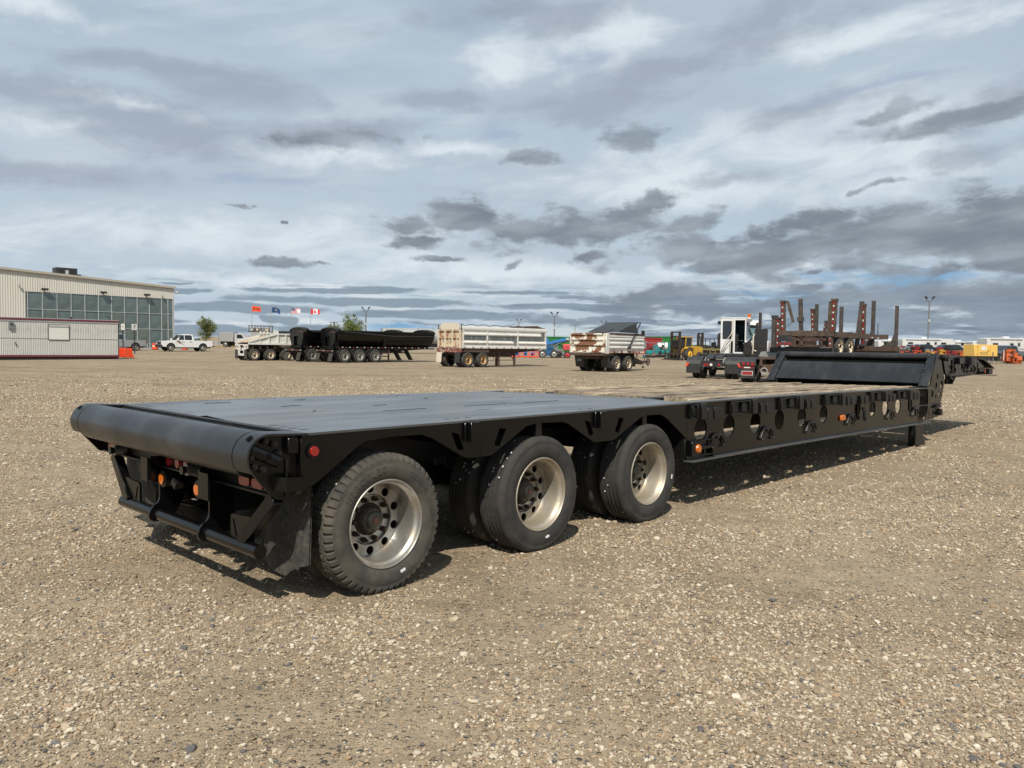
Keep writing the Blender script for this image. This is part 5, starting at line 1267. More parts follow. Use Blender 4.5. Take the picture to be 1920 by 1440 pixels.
# tailgate with posts
m = MB(); m.box(-.60, -.54, .02, 2.48, 1.36, 2.52); m.build('tailgate', M_cream, ed)
for y in (.05, .85, 1.62, 2.36): bm_box('gate_post', M_tan, ed, -.70, -.601, y, y + .10, 1.30, 2.58)
for y in (.42, 1.25, 2.0): bm_box('gate_post', M_tan, ed, -.66, -.601, y, y + .07, 1.36, 1.98)
for z, h in ((1.96, .07), (2.45, .08), (1.36, .08)): bm_box('gate_rail', M_cream, ed, -.68, -.602, .06, 2.44, z, z + h)
m = MB(); m.prism(rnd([(.25, 2.56), (.25, 2.88), (.5, 3.0), (2.0, 3.0), (2.25, 2.88), (2.25, 2.56)], .1, 3), YZ, -.62, -.57); m.build('rear_spill_board', M_tan, ed)
for y in (-.02, 2.42): m = MB(); m.tube([(-.6, y, 2.4), (-.65, y + .04, 2.86), (-.50, y + .04, 2.88)], .035, 6); m.build('gate_arm', M_rustd, ed)
bm_box('rear_bumper', mat('rusty_red_bumper', (.18, .05, .035), rough=.7, var=.4, vscale=6, dirt=(.45, .40, .34), dscale=5, dthr=(.56, .62)), ed, -.72, -.58, -.02, 2.52, 1.02, 1.30)
m = MB(); m.prism([(-.5, 1.02), (-.2, 1.30), (7.4, 1.30), (7.4, 1.20), (5.2, 1.02), (4.4, .70), (.2, .70)], XZ, .55, 1.95); m.build('frame', M_rustd, ed)
m = MB(); m.plate([(-.5, 1.05), (-.15, 1.33), (1.9, 1.33), (1.9, 1.02)], [], XZ, .03, .06); m.build('frame_skirt', M_rustd, ed)
for y, mt in ((.0, M_fender), (1.95, M_tan)):
    m = MB(); m.bar((-.72, y + .28, 1.0), (-.78, y + .28, .32), .56, .02, (1, 0, 0)); m.build('mud_flap', mt, ed)
for y in (.25, 2.15): bm_box('landing_leg', M_rustd, ed, 3.0, 3.14, y, y + .12, .0, .98); bm_box('foot', M_rustd, ed, 2.92, 3.22, y - .06, y + .18, -.01, .05); bm_box('rear_support', M_rustd, ed, 4.55, 4.68, y, y + .12, .0, 1.0)
bm_box('leg_brace', M_rustd, ed, 3.14, 4.55, .30, .36, .46, .51); bm_bar('leg_brace', M_rustd, ed, (3.05, .3, .5), (2.5, .3, 1.0), .06, .06); bm_bar('leg_brace', M_rustd, ed, (4.6, .3, .5), (4.0, .3, .95), .06, .06)
m = MB(); m.tube([(2.0, .3, .95), (2.0, .3, .45), (2.6, .3, .45), (2.6, .3, .95)], .025, 6); m.build('bar_hoop', M_dark, ed)
for k in range(6):                            # tarp bows
    x = -.3 + k * 1.15; m = MB(); m.tube([(x + .1 * j, .0 + 2.5 * j / 8, 2.80 + .16 * math.sin(PI * j / 8)) for j in range(9)], .022, 6); m.build('tarp_bow', M_dark, ed)
m = MB(); m.prism([(5.2, 2.80), (5.4, 2.90), (6.6, 2.98), (7.2, 2.84), (7.5, 2.80)], XZ, .0, 2.4); m.build('folded_tarp', mat('brown_tarp', (.085, .055, .045), rough=.8, var=.3, vscale=4), ed)
bm_box('tarp_edge', M_rustd, ed, 3.9, 7.5, -.03, .0, 2.78, 2.82)

# ================================================================== white pup dump trailer with drawbar
pu = thing('pup_dump_trailer', 'short white pup dump trailer with heavily rusted tailgate and raised tarp frame', 'trailer', (6.48, 48.38, .17), R(53))
for x in (0, 1.47): dual_axle(pu, x, 2.5, .50, M_rimc, dish=.13)
for y, s in ((.0, 1), (2.5, -1)):
    q = lambda a, b: sorted((y + s * a, y + s * b))
    m = MB(); m.box(-1.40, 3.45, *q(.03, .07), 1.20, 2.26); m.build('body_side', M_white, pu)
    for z in (1.42, 1.68, 1.94):
        m = MB(); m.prism([(y + s * p, zz) for p, zz in ((-.02, z), (-.05, z + .04), (-.05, z + .10), (.03, z + .20), (.03, z - .03))], lambda a, b, t: (t, a, b), -1.1, 3.40); m.build('side_ridge', M_white, pu)
    m = MB(); m.box(-1.12, 3.48, *q(-.04, .06), 2.14, 2.24); m.build('top_rail', M_white, pu)
    m = MB(); m.box(-1.12, 3.45, *q(-.04, .06), 1.17, 1.30); m.build('bottom_rail', M_whiterust, pu)
    m = MB(); m.box(-1.48, -1.10, *q(-.06, .02), 1.10, 2.36); m.build('corner_post', M_white, pu, bevel=.03)
    if s == 1: tape(pu, -.04, 1.22, -.9, 3.3, 7, -1, .045, gap=.25, first=0)
m = MB(); m.box(-1.46, -1.40, .03, 2.47, 1.14, 2.34); m.build('tailgate', M_whiterust, pu)
for z, h in ((2.26, .10), (1.94, .05), (1.62, .06), (1.18, .12)): bm_box('gate_rail', M_whiterust, pu, -1.54, -1.461, .03, 2.47, z, z + h)
for y in (.06, 2.34): bm_box('gate_post', M_whiterust, pu, -1.52, -1.461, y, y + .10, 1.3, 2.26)
tape(pu, 0, 0, 0, 0, 0) if False else None
for k in range(6): bm_box('reflector_tape', M_tape_r if k % 2 else M_tape_w, pu, -1.546, -1.541, .15 + k * .38, .40 + k * .38, 1.22, 1.27)
bm_box('front_wall', M_white, pu, 3.40, 3.46, .03, 2.47, 1.2, 2.3)
bm_box('tail_sill', M_rustd, pu, -1.60, -1.41, .0, 2.5, 1.00, 1.13)
m = MB(); m.box(-1.2, 3.3, .6, 1.9, .78, 1.15); m.build('frame', M_rustd, pu)
for y in (.0, 1.85): m = MB(); m.bar((-1.0, y + .32, 1.0), (-.82, y + .32, .28), .64, .02, (1, 0, 0)); m.build('mud_flap', M_fender, pu)
bm_box('flap_plate', M_grey, pu, -1.02, -.99, 1.95, 2.3, .62, .80)
for y in (.0, 1.85): m = MB(); m.bar((2.15, y + .3, 1.1), (2.35, y + .3, .30), .6, .02, (1, 0, 0)); m.build('mud_flap', M_fender, pu)
for y0 in (.75, 1.75):
    m = MB(); m.bar((2.5, y0, 1.0), (5.0, 1.25 + (y0 - 1.25) * .5, .50), .12, .26); m.build('drawbar', M_rustd, pu)
m = MB(); m.bar((4.8, 1.25, .50), (6.3, 1.25, .55), .30, .18); m.build('drawbar_tongue', M_rustd, pu)
m = MB(); m.tube([(6.3 + .22 * math.cos(t) + .2, 1.25, .55 + .22 * math.sin(t)) for t in np.linspace(0, 2 * PI, 17)], .045, 8); m.build('tow_eye', M_rustd, pu)
for k in range(2): m = MB(); m.tube([(5.9 + .2 * math.cos(t), 1.10 + .2 * k, .62 + .25 * math.sin(t)) for t in np.linspace(-.6, 2.6, 10)], .02, 6); m.build('air_hose', M_dark, pu)
m = MB(); m.tube([(5.6, 1.2, .42), (5.7, 1.2, .25), (5.85, 1.2, .2)], .02, 6); m.cyl((5.65, 1.15, .18), (5.65, 1.25, .18), .06, 10); m.build('safety_chain', M_dark, pu)
bm_box('jack_leg', mat('rust_red_steel', (.12, .035, .025), rough=.8, var=.3), pu, 2.75, 2.88, .95, 1.08, .0, .75)
# tarp frame raised over the front half
m = MB(); m.tube([(-1.0, .1, 2.32), (-.8, .1, 2.52), (-.35, .15, 2.58)], .03, 6); m.build('tarp_hinge_arm', M_dark, pu)
m = MB(); m.bar((1.3, -.10, 1.52), (2.75, -.10, 3.12), .05, .07); m.build('tarp_arm', M_dark, pu); bm_box('arm_motor', M_dark, pu, 1.15, 1.42, -.16, -.06, 1.42, 1.56)
m = MB(); m.bar((2.75, -.08, 3.12), (2.75, 2.55, 3.12), .05, .05); m.build('tarp_cross_bar', M_dark, pu)
m = MB(); m.add([(.1, .05, 2.44), (.1, 2.3, 2.44), (1.2, 2.3, 2.74), (2.70, 2.3, 3.12), (2.70, .05, 3.12), (1.2, .05, 2.80), (1.5, .05, 2.60), (2.45, .05, 2.92), (2.75, .05, 2.42), (2.75, 2.3, 2.42)], [(0, 1, 2, 5), (5, 2, 3, 4), (0, 5, 6), (6, 5, 4, 7), (0, 6, 7, 8), (1, 9, 3, 2)]); m.build('tarp', M_tarp, pu)
bm_box('tarp_tray', M_rustd, pu, -.3, 3.3, -.01, 2.51, 2.27, 2.40); bm_box('tarp_bracket', M_dark, pu, 3.25, 3.45, -.05, .1, 2.26, 2.62)

# ================================================================== white terminal tractor seen from behind
yt = thing('terminal_tractor', 'white cab terminal tractor with open rear door and amber beacon seen from behind', 'truck', (11.55, 40.04, .14), R(64.6))
dual_axle(yt, 0, 2.25, .50, M_rimw, dish=.14); wheel(yt, 3.9, .05, .5, .5, .28, M_rimw, 0); wheel(yt, 3.9, 2.2, .5, .5, .28, M_rimw, 0, True)
for y0 in (-.22, 1.72):
    m = MB(); o_ = [(-.66, .62), (-.62, .86), (-.45, 1.04), (-.1, 1.12), (.35, 1.08), (.72, .92), (.76, .78)]; i_ = [(a * .94, b - .05) for a, b in o_]
    m.prism(o_ + i_[::-1], XZ, y0, y0 + .80); m.build('fender', M_fender, yt)
    m = MB(); m.box(-.66, -.63, y0 + .02, y0 + .80, .28, .76); m.build('mud_flap', M_fender, yt, bevel=.01)
    bm_bar('side_marker', M_redorg, yt, (-.69, y0 + (.02 if y0 < 0 else .80), .62), (-.69, y0 + (.14 if y0 < 0 else .68), .80), .03, .10)
for y in (.78, 1.45): bm_box('frame_rail', M_dark, yt, -.9, 4.4, y, y + .12, .62, .92)
bm_box('tail_plate', M_dark, yt, -.93, -.90, .62, 1.74, .60, .92)
for y, mt in ((.80, M_red), (1.20, M_tape_w), (1.40, M_red), (1.52, M_red)): bm_cyl('tail_lamp', mt, yt, (-.93, y, .72), (-.955, y, .72), .07, 14)
for y in (.70, 1.55): bm_bar('ramp_rail', M_grey, yt, (-.95, y, .62), (-.15, y - .05 if y < 1 else y + .05, 1.08), .10, .05)
m = MB()
for s in (0, 1): m.prism([(-.55, 1.02), (-.2, 1.18), (.35, 1.22), (.55, 1.16), (.5, 1.1), (-.1, 1.06)], XZ, .72 + s * .48, 1.08 + s * .48)
m.box(.1, .5, .9, 1.4, 1.08, 1.2); m.build('fifth_wheel', M_fender, yt)
bm_box('rear_deck', M_dark, yt, 1.2, 4.8, -.1, 2.3, .98, 1.26)
bm_box('side_step', M_grey, yt, 2.3, 2.62, .0, 1.3, 1.262, 1.30)
# cab
cx0, cx1 = 2.62, 4.25
m = MB(); m.plate([(.08, 1.30), (1.42, 1.30), (1.42, 3.14), (1.36, 3.20), (.12, 3.20), (.08, 3.15)], [rnd([(.84, 2.06), (1.33, 2.06), (1.33, 3.06), (.84, 3.06)], .07, 4), [(.14, 1.37), (.66, 1.37), (.66, 3.10), (.14, 3.10)]], YZ, cx0, cx0 + .05); cb = m.build('cab_rear_wall', M_carw, yt)
m = MB(); m.plate(rnd([(.85, 2.07), (1.32, 2.07), (1.32, 3.05), (.85, 3.05)], .07, 4), [], YZ, cx0 + .015, cx0 + .028); m.build('rear_window', M_winc, yt)
for y0 in (.08, 1.37):
    m = MB(); m.plate([(cx0 + .05, 1.30), (cx1, 1.30), (cx1 + .15, 2.0), (cx1 - .1, 3.16), (cx0 + .05, 3.16)], [rnd([(cx0 + .25, 2.0), (cx1 + .02, 2.0), (cx1 - .2, 3.0), (cx0 + .25, 3.0)], .06, 3)], XZ, y0, y0 + .05); m.build('cab_side', M_carw, yt)
    m = MB(); m.plate([(cx0 + .25, 2.0), (cx1 + .02, 2.0), (cx1 - .2, 3.0), (cx0 + .25, 3.0)], [], XZ, y0 + .02, y0 + .03); m.build('side_window', M_clear, yt)
bm_box('cab_roof', M_carw, yt, cx0 - .02, cx1 + .05, .06, 1.44, 3.165, 3.235, bevel=.03)
m = MB(); m.plate([(.10, 1.3), (1.40, 1.3), (1.40, 2.0), (.10, 2.0)], [], YZ, cx1 + .06, cx1 + .10); m.build('cab_front', M_carw, yt)
m = MB(); m.add([(cx1 + .10, .12, 2.02), (cx1 + .10, 1.38, 2.02), (cx1 - .10, 1.36, 3.12), (cx1 - .10, .14, 3.12)], [(0, 1, 2, 3)]); m.build('windscreen', M_clear, yt)
bm_box('cab_floor', M_dark, yt, cx0 + .05, cx1, .13, 1.37, 1.30, 1.36)
bm_box('headliner', M_hole, yt, cx0 + .06, cx1 - .15, .14, 1.36, 3.10, 3.16)
m = MB(); m.box(3.1, 3.6, .55, 1.05, 1.362, 1.75); m.box(3.05, 3.18, .55, 1.05, 1.75, 2.35); m.build('driver_seat', M_dark, yt, bevel=.04)
m = MB(); m.tube([(3.85 + .10 * math.sin(t), .42 + .20 * math.cos(t), 2.1 + .17 * math.sin(t)) for t in np.linspace(0, 2 * PI, 17)], .022, 6); m.cyl((3.86, .42, 2.1), (4.1, .42, 1.8), .03, 8); m.build('steering_wheel', M_dark, yt)
bm_box('dashboard', M_dark, yt, 3.9, 4.3, .14, 1.36, 1.4, 2.0)
for y in (.70, .76): bm_box('door_post', M_carw if y < .75 else M_tan, yt, cx0 - .05, cx0 - .001, y, y + .05, 1.32, 3.2)
m = MB(); m.tube([(cx0 - .08, 1.38, 1.35), (cx0 - .22, 1.15, 1.85), (cx0 - .22, .82, 2.35), (cx0 - .05, .80, 2.5)], .025, 6); m.build('grab_rail', M_tan, yt); m = MB(); m.tube([(cx0 - .08, 1.28, 1.35), (cx0 - .22, 1.05, 1.80), (cx0 - .2, .86, 2.05), (cx0 - .18, .86, 1.35)], .025, 6); m.build('grab_rail', M_tan, yt)
bm_cyl('beacon', M_amber, yt, (2.9, -.02, 3.25), (2.9, -.02, 3.44), .10, 14); bm_box('beacon_bracket', M_carw, yt, 2.8, 3.0, -.12, .07, 3.18, 3.248)
for y in (.0, -.14): bm_cyl('work_lamp', M_gal, yt, (2.72, y, 3.10), (2.60, y, 3.08), .085, 12)
m = MB(); m.prism([(3.1, 2.86), (3.3, 3.10), (4.2, 3.06), (4.6, 2.86)], XZ, -.62, .07); m.build('roof_fairing', M_carw, yt)
m = MB(); m.prism([(2.9, 1.3), (4.9, 1.3), (4.9, 1.75), (4.3, 1.95), (2.9, 2.0)], XZ, -1.05, .06); m.build('engine_cover', M_carw, yt, bevel=.04)
m = MB(); m.add([(3.0, -.04, 1.95), (3.0, -.46, 1.95), (3.3, -.46, 2.80), (3.3, -.04, 2.85)], [(0, 1, 2, 3)]); m.build('quarter_glass', M_clear, yt)
m = MB(); m.box(2.45, 3.05, -1.0, -.40, 1.0, 2.62); m.box(2.43, 2.449, -.98, -.42, 1.6, 1.66); m.build('exhaust_guard', M_dark, yt, bevel=.02)
m = MB(); m.cyl((2.75, -.62, 2.5), (2.75, -.62, 3.50), .08, 14); m.cyl((2.75, -.46, 2.5), (2.75, -.46, 2.95), .06, 12); m.build('exhaust_pipe', M_mast, yt)
m = MB(); m.tube([(2.4, -.40, 2.35), (2.38, -.34, 2.2), (2.38, -.34, 1.5), (2.4, -.5, 1.42)], .04, 8); m.build('air_pipe', M_tan, yt)
for k in range(4):
    m = MB(); m.tube([(2.55, -.05 - .02 * k, 2.7 - .1 * k), (2.45, -.2, 2.45 - .1 * k), (2.40, -.32, 2.2), (2.35, -.2 + .05 * k, 1.9), (2.4, .02 + .06 * k, 1.8), (2.5, .05, 2.0)], .018, 6); m.build('coiled_hose', M_hose, yt)
for y, z in ((1.75, 3.0), (-1.25, 2.75)): m = MB(); m.tube([(3.9, 1.42 if y > 0 else -.6, z - .1), (3.9, y, z)], .02, 6); m.build('mirror_arm', M_dark, yt); bm_cyl('mirror', M_dark, yt, (3.9, y, z), (3.94, y, z), .11, 12)
bm_box('battery_box', M_dark, yt, 2.2, 2.5, -.25, .12, 1.27, 1.9)
bm_bar('ladder_post', M_hole, yt, (2.45, .78, 1.0), (2.45, .78, 1.95), .10, .06)

# ================================================================== dark chassis of a truck behind the lowboy bulkhead
ct = thing('truck_chassis', 'dark truck chassis with three red tail lamps and a mud flap beside the lowboy bulkhead', 'truck', (11.07, 36.97, .12), R(64.6))
for y, f in ((.20, True), (-2.30, False)): wheel(ct, 0, y, .5, .5, .27, M_rimg, .13, f); wheel(ct, 0, y - .33 if f else y + .33, .5, .5, .27, M_rimg, .13, f, True); wheel(ct, 1.35, y, .5, .5, .27, M_rimg, .13, f); wheel(ct, 1.35, y - .33 if f else y + .33, .5, .5, .27, M_rimg, .13, f, True)
for y0 in (-.46, -2.38):
    m = MB(); o_ = [(-.62, .80), (-.55, 1.0), (-.30, 1.12), (.2, 1.16), (1.1, 1.16), (1.7, 1.1), (1.95, .85)]; m.prism(o_ + [(a * .96, b - .045) for a, b in o_][::-1], XZ, y0, y0 + .66); m.build('fender', M_fender, ct)
    bm_box('light_bar', M_fender, ct, -.66, -.60, y0 - .04, y0 + .70, .78, .96)
    for k in range(3): bm_cyl('tail_lamp', M_red, ct, (-.66, y0 + .12 + k * .20, .87), (-.685, y0 + .12 + k * .20, .87), .075, 14)
    mf = bm_box('mud_flap', M_fender, ct, -.64, -.62, y0 + .02, y0 + .66, .20, .77)
    bm_box('tape_strip', M_tape_r, mf, -.65, -.641, y0 + .05, y0 + .63, .66, .74); bm_box('tape_strip', M_tape_w, mf, -.656, -.6505, y0 + .22, y0 + .50, .675, .725)
    bm_box('flap_plate', M_tape_w, mf, -.648, -.641, y0 + .10, y0 + .60, .34, .54); bm_box('flap_panel', M_dkred, mf, -.654, -.6485, y0 + .12, y0 + .58, .36, .52)
for y in (-1.5, -.75): bm_box('frame_rail', M_rustd, ct, -.6, 6.5, y, y + .10, .80, 1.08)
bm_box('deck_beam', M_brown, ct, .4, 5.8, -1.5, -.5, 1.10, 1.20); bm_box('deck_beam', M_rustd, ct, -.3, .2, -2.3, -.5, 1.09, 1.14)
m = MB(); m.tube([(-.55 , -.85 + .14 * math.cos(t), .55 + .14 * math.sin(t)) for t in np.linspace(0, 2 * PI, 15)], .03, 6); m.build('tow_ring', M_gal, ct)
m = MB(); m.box(-.5, -.42, -1.3, -.6, .5, .85); m.build('rear_cross_member', M_rustd, ct)
m = MB(); m.prism([(2.2, 1.2), (2.9, 1.42), (3.6, 1.45), (3.9, 1.22)], XZ, -1.0, -.2); m.build('fifth_wheel', mat('dusty_grey_steel', (.16, .155, .14), rough=.8, var=.3, vscale=4), ct)

# ================================================================== log trailers, one carried on the other
lo = thing('log_trailer', 'rusty lower log trailer with a black rear beam and short stakes carrying another', 'trailer', (15.44, 37.0, .12), R(49))
up = thing('log_trailer', 'rusty upper log trailer riding piggyback with tall stakes and its wheels in the air', 'trailer', (15.44, 37.0, .12), R(49))
bm_box('rear_beam', M_bodyblk, lo, -1.15, -.85, -.02, 2.95, 1.40, 1.66, bevel=.01)
for y in (.75, 1.95): bm_box('frame_rail', M_rustd, lo, -.85, 12.5, y, y + .18, 1.20, 1.55)
for x in (.5, 1.9): dual_axle(lo, x, 2.6, .52, M_rimg)
for y in (.75, 1.95): bm_box('axle_hanger', M_rustd, lo, .2, 2.2, y, y + .18, .55, 1.2)
def stake(t, p, q, w=.18, d=.14, mt=None, tp=True, cap=True):
    o = bm_bar('stake', mt or M_brown, t, p, q, w, d)
    if tp:
        n = 9; P, Q = Vector(p), Vector(q)
        for k in range(n):
            a, b = P.lerp(Q, (k + (.25 if k % 2 else 0)) / n), P.lerp(Q, (k + (.75 if k % 2 else 1)) / n); dx_ = -(d / 2 + .012)
            bm_bar('reflector_tape', M_tape_w if k % 2 else M_tape_r, o, a + Vector((dx_, 0, 0)), b + Vector((dx_, 0, 0)), w * (.26 if k % 2 else .42), .012)
    if cap: bm_box('stake_cap', mt or M_brown, o, q[0] - d * .7, q[0] + d * .7, q[1] - w * .62, q[1] + w * .62, q[2], q[2] + .10)
    return o
# lower bunk: stubs either side
for y, zt in ((2.80, 3.10), (2.58, 3.02)): stake(lo, (-1.0, y, 1.66), (-1.0, y, zt), .20, .20, M_stake, y < 2.7)
stake(lo, (-1.0, .10, 1.66), (-.95, .12, 2.86), .17, .16, M_brown, True); stake(lo, (-1.0, .58, 1.62), (-1.0, .32, 2.82), .13, .12, M_stake, True)
bm_box('end_step', M_grey, lo, -1.1, -.8, .05, .55, 1.661, 1.69)
for x, y0, y1, zt in ((4.2, .12, 2.5, 1.86), (9.0, .12, 2.5, 1.86)): bm_box('bunk_beam', M_rustd, lo, x - .12, x + .12, -.2, 2.7, 1.56, 1.80)
bm_box('deck_frame', M_rustd, lo, 3.0, 12.5, .2, 2.6, 1.552, 1.64)
for (x, y, zb, zt) in ((5.20, .1, 1.64, 4.15), (9.45, .1, 1.64, 4.10)):
    o = bm_bar('stake', M_stake, lo, (x, y, zb), (x, y, zt), .17, .15); m = MB(); m.prism([(y - .08, 1.64), (y + 1.0, 1.70), (y + .25, 2.1), (y + .08, 2.6), (y - .08, 2.6)], YZ, x - .05, x + .05); m.build('stake_gusset', M_stake, o)
# upper trailer
for y in (.75, 1.75): bm_box('frame_rail', M_brown, up, -1.0, 6.5, y, y + .16, 2.16, 2.40)
for (x, yy, w) in ((-1.0, (-.05, 2.50), .24), (1.9, (.1, 2.6), .24), (3.5, (.0, 2.5), .24), (7.86, (.1, 2.7), .24)):
    bm_box('bunk_beam', M_brown, up, x - .14, x + .14, yy[0], yy[1], 2.20, 2.45)
bm_box('long_beam', M_brown, up, -1.0, 6.5, -.05, .12, 2.16, 2.40)
stake(up, (-1.0, 2.36, 2.45), (-1.0, 2.40, 3.80), .20, .16, M_brown, True)
m = MB(); m.bar((-1.0, 2.18, 3.86), (-1.0, 1.88, 2.86), .13, .10); m.build('folded_stake', M_brown, up); bm_tube('chain', M_dark, up, [(-1.0, 1.95, 2.86), (-1.0, 2.15, 2.68), (-1.0, 2.34, 2.58)], .012, 5)
stake(up, (-1.0, .02, 2.45), (-1.0, -.02, 3.82), .22, .18, M_brown, True); bm_bar('stake', M_brown, up, (-1.0, .20, 2.45), (-1.0, .16, 3.80), .14, .12)
stake(up, (3.5, 2.55, 2.45), (3.5, 2.62, 3.62), .18, .16, M_brown, True); bm_bar('stake', M_stake, up, (3.5, 2.40, 2.45), (3.5, 2.42, 3.95), .15, .13)
stake(up, (3.3, -.02, 1.9), (3.3, .0, 3.80), .18, .16, M_brown, True); bm_bar('stake', M_stake, up, (3.05, .22, 1.7), (3.25, .08, 4.02), .19, .15)
bm_bar('stake', M_stake, up, (1.9, 2.60, 2.45), (1.9, 2.68, 4.15), .18, .15); bm_box('stake_joint', M_stake, up, 1.78, 2.02, 2.50, 2.78, 3.0, 3.22)
bm_bar('stake', M_stake, up, (7.86, 2.6, 2.45), (7.86, 2.6, 4.03), .18, .15)
for x in (0.0, 1.42): wheel(up, x, -.02, 1.74, .50, .27, M_rimc, .13); wheel(up, x, .33, 1.74, .5, .27, M_rimc, .13, True, True); wheel(up, x, 2.45, 1.74, .50, .27, M_rimc, .13, True); wheel(up, x, 2.12, 1.74, .5, .27, M_rimc, .13, False, True); bm_cyl('axle', M_rustd, up, (x, .5, 1.74), (x, 2.0, 1.74), .07, 10)
for y in (.75, 1.75): bm_box('axle_hanger', M_rustd, up, -.3, 1.8, y, y + .16, 1.66, 2.16)
o = bm_box('mud_flap', M_fender, up, -1.20, -1.16, 1.85, 2.52, 1.95, 2.24); bm_box('light_bar', M_rustd, up, -1.2, -1.14, 1.80, 2.52, 1.70, 1.92)
for k in range(3): bm_cyl('tail_lamp', M_red, up, (-1.201, 1.95 + k * .22, 1.84), (-1.22, 1.95 + k * .22, 1.84), .07, 12)
for k in range(2): bm_box('reflector_tape', M_tape_w, up, -1.206, -1.2005, 2.0 + k * .2, 2.15 + k * .2, 1.70, 1.76)
for y in (.45, 1.35, 1.7): bm_box('cross_hanger', M_rustd, up, -1.1, -.95, y, y + .12, 1.68, 2.19)
bm_box('rear_cross_bar', M_rustd, up, -1.1, -.98, .3, 1.85, 1.98, 2.10); bm_box('rear_cross_bar', M_rustd, up, -1.1, -.98, .3, 1.85, 1.70, 1.78)
for k in range(5): bm_box('reflector_tape', M_tape_w if k % 2 else M_tape_r, up, 4.0 + k * .5, 4.25 + k * .5, -.062, -.055, 2.2, 2.26)
for x in (5.6, 6.4): bm_tube('antenna_rod', M_dark, up, [(x, .2, 2.4), (x, .2, 3.0)], .02, 5)

# ================================================================== forklifts, lifts and small machines beyond the row
def forklift(loc, yaw, label, paint, cabbed, s=1.0):
    t = thing('forklift', label, 'forklift', loc, yaw, 'rough terrain forklifts beyond the trailers')
    # x forward to the mast, y left
    for y, f in ((-.05, False), (2.15, True)): wheel(t, .15, y, .62, .62, .46, M_rimy if cabbed else M_rimg, 0, f)
    for y, f in ((.25, False), (1.9, True)): wheel(t, -2.0, y, .42, .42, .34, M_rimy if cabbed else M_rimg, 0, f)
    m = MB(); m.prism([(.7, .5), (.7, 1.15), (-.2, 1.25), (-.7, 1.42), (-2.5, 1.42), (-2.6, .6), (-1.4, .45)], XZ, .42, 1.68); m.build('chassis', paint, t, bevel=.03)
    for y in (.0, 1.70): m = MB(); o_ = [(-.60, 1.05), (-.40, 1.26), (-.1, 1.36), (.4, 1.36), (.75, 1.15)]; m.prism(o_ + [(a * .93, b - .05) for a, b in o_][::-1], XZ, y, y + .42); m.build('fender', paint, t)
    for y in (.45, 1.45):
        bm_box('mast_rail', M_mast, t, 1.02, 1.18, y, y + .18, .05, 2.92); bm_box('mast_rail', M_mast, t, 1.2, 1.32, y + .04, y + .14, .05, 2.8)
    for z in (.35, 1.3, 2.35, 2.78): bm_box('mast_cross_bar', M_mast, t, 1.0, 1.1, .63, 1.45, z, z + .12)
    bm_cyl('lift_cylinder', M_dark, t, (1.12, 1.04, .2), (1.12, 1.04, 2.3), .06, 8)
    bm_box('carriage', M_mast, t, 1.34, 1.42, -.15, 2.2, .55, .72); bm_box('carriage', M_mast, t, 1.34, 1.42, -.15, 2.2, .05, .18)
    for y in (-.12, .5, 1.4, 2.05): bm_box('carriage_post', M_mast, t, 1.33, 1.43, y, y + .12, .05, .95)
    for y in (.3, 1.5): bm_box('fork', M_dark, t, 1.43, 2.5, y, y + .18, .02, .09); bm_box('fork', M_dark, t, 1.43, 1.5, y, y + .18, .02, .6)
    if cabbed:
        for x, y in ((.25, .45), (.25, 1.6), (-.85, .45), (-.85, 1.6), (-.25, .45)): bm_bar('cab_post', paint, t, (x, y, 1.2), (x - .12 if x > 0 else x, y, 2.3), .08, .08)
        bm_box('cab_roof', paint, t, -.95, .22, .40, 1.72, 2.30, 2.40, bevel=.02)
        bm_box('cab_glass', M_winc, t, -.82, .10, .48, 1.62, 1.25, 2.28); bm_box('engine_hood', M_dark, t, .24, .98, .55, 1.6, 1.16, 2.05, bevel=.05)
    else:
        for x, y in ((.2, .5), (.2, 1.6), (-1.0, .5), (-1.0, 1.6)): bm_bar('cab_post', M_dark, t, (x, y, 1.2), (x, y, 2.15), .07, .07)
        bm_box('cab_roof', M_dark, t, -1.1, .3, .42, 1.7, 2.15, 2.22)
        bm_box('seat', M_dark, t, -.8, -.4, .8, 1.3, 1.26, 1.8)
    bm_box('counterweight', paint if cabbed else M_dark, t, -2.72, -2.45, .4, 1.7, .6, 1.3, bevel=.04)
    return t
forklift((16.9, 82.2, .51), R(222), 'yellow rough terrain forklift with a cab and a tall dark mast', M_yel, True)
forklift((23.0, 94.0, .67), R(195), 'dark forklift behind the yellow one, mast between it and the tractor cab', M_dark, False)
forklift((25.6, 94.6, .67), R(195), 'dark forklift just left of the terminal tractor cab', M_dark, False)
# olive steel table frame in front of the forklifts
tb = thing('steel_frame_table', 'olive yellow steel frame table beside the yellow forklift', 'steel frame', (20.9, 85.0, .55), R(14))
bm_box('top_rail', mat('olive_steel', (.20, .155, .045), rough=.6, var=.3, vscale=4), tb, -.75, 1.9, 0, 1.0, 1.0, 1.18)
for x in (-.7, .55, 1.15, 1.8): bm_box('leg', MATS['olive_steel'], tb, x, x + .09, .05, .15, 0, 1.0); bm_box('leg', MATS['olive_steel'], tb, x, x + .09, .85, .95, 0, 1.0)
bm_box('crate', M_rustd, tb, .7, 1.7, .2, .8, .0, .95); bm_box('machine_block', mat('green_grey_machine', (.06, .09, .045), rough=.6, var=.3), tb, -.4, .3, .2, .8, .0, .7)
cn = thing('traffic_cone', 'orange and white traffic cone right of the yellow forklift', 'cone', (19.75, 83.2, .52), 0)
bm_cyl('cone_body', M_redorg, cn, (0, 0, .03), (0, 0, .70), .20, 14, .04); bm_box('base', M_redorg, cn, -.24, .24, -.24, .24, 0, .04); bm_cyl('white_band', M_tape_w, cn, (0, 0, .30), (0, 0, .45), .145, 14, .11)

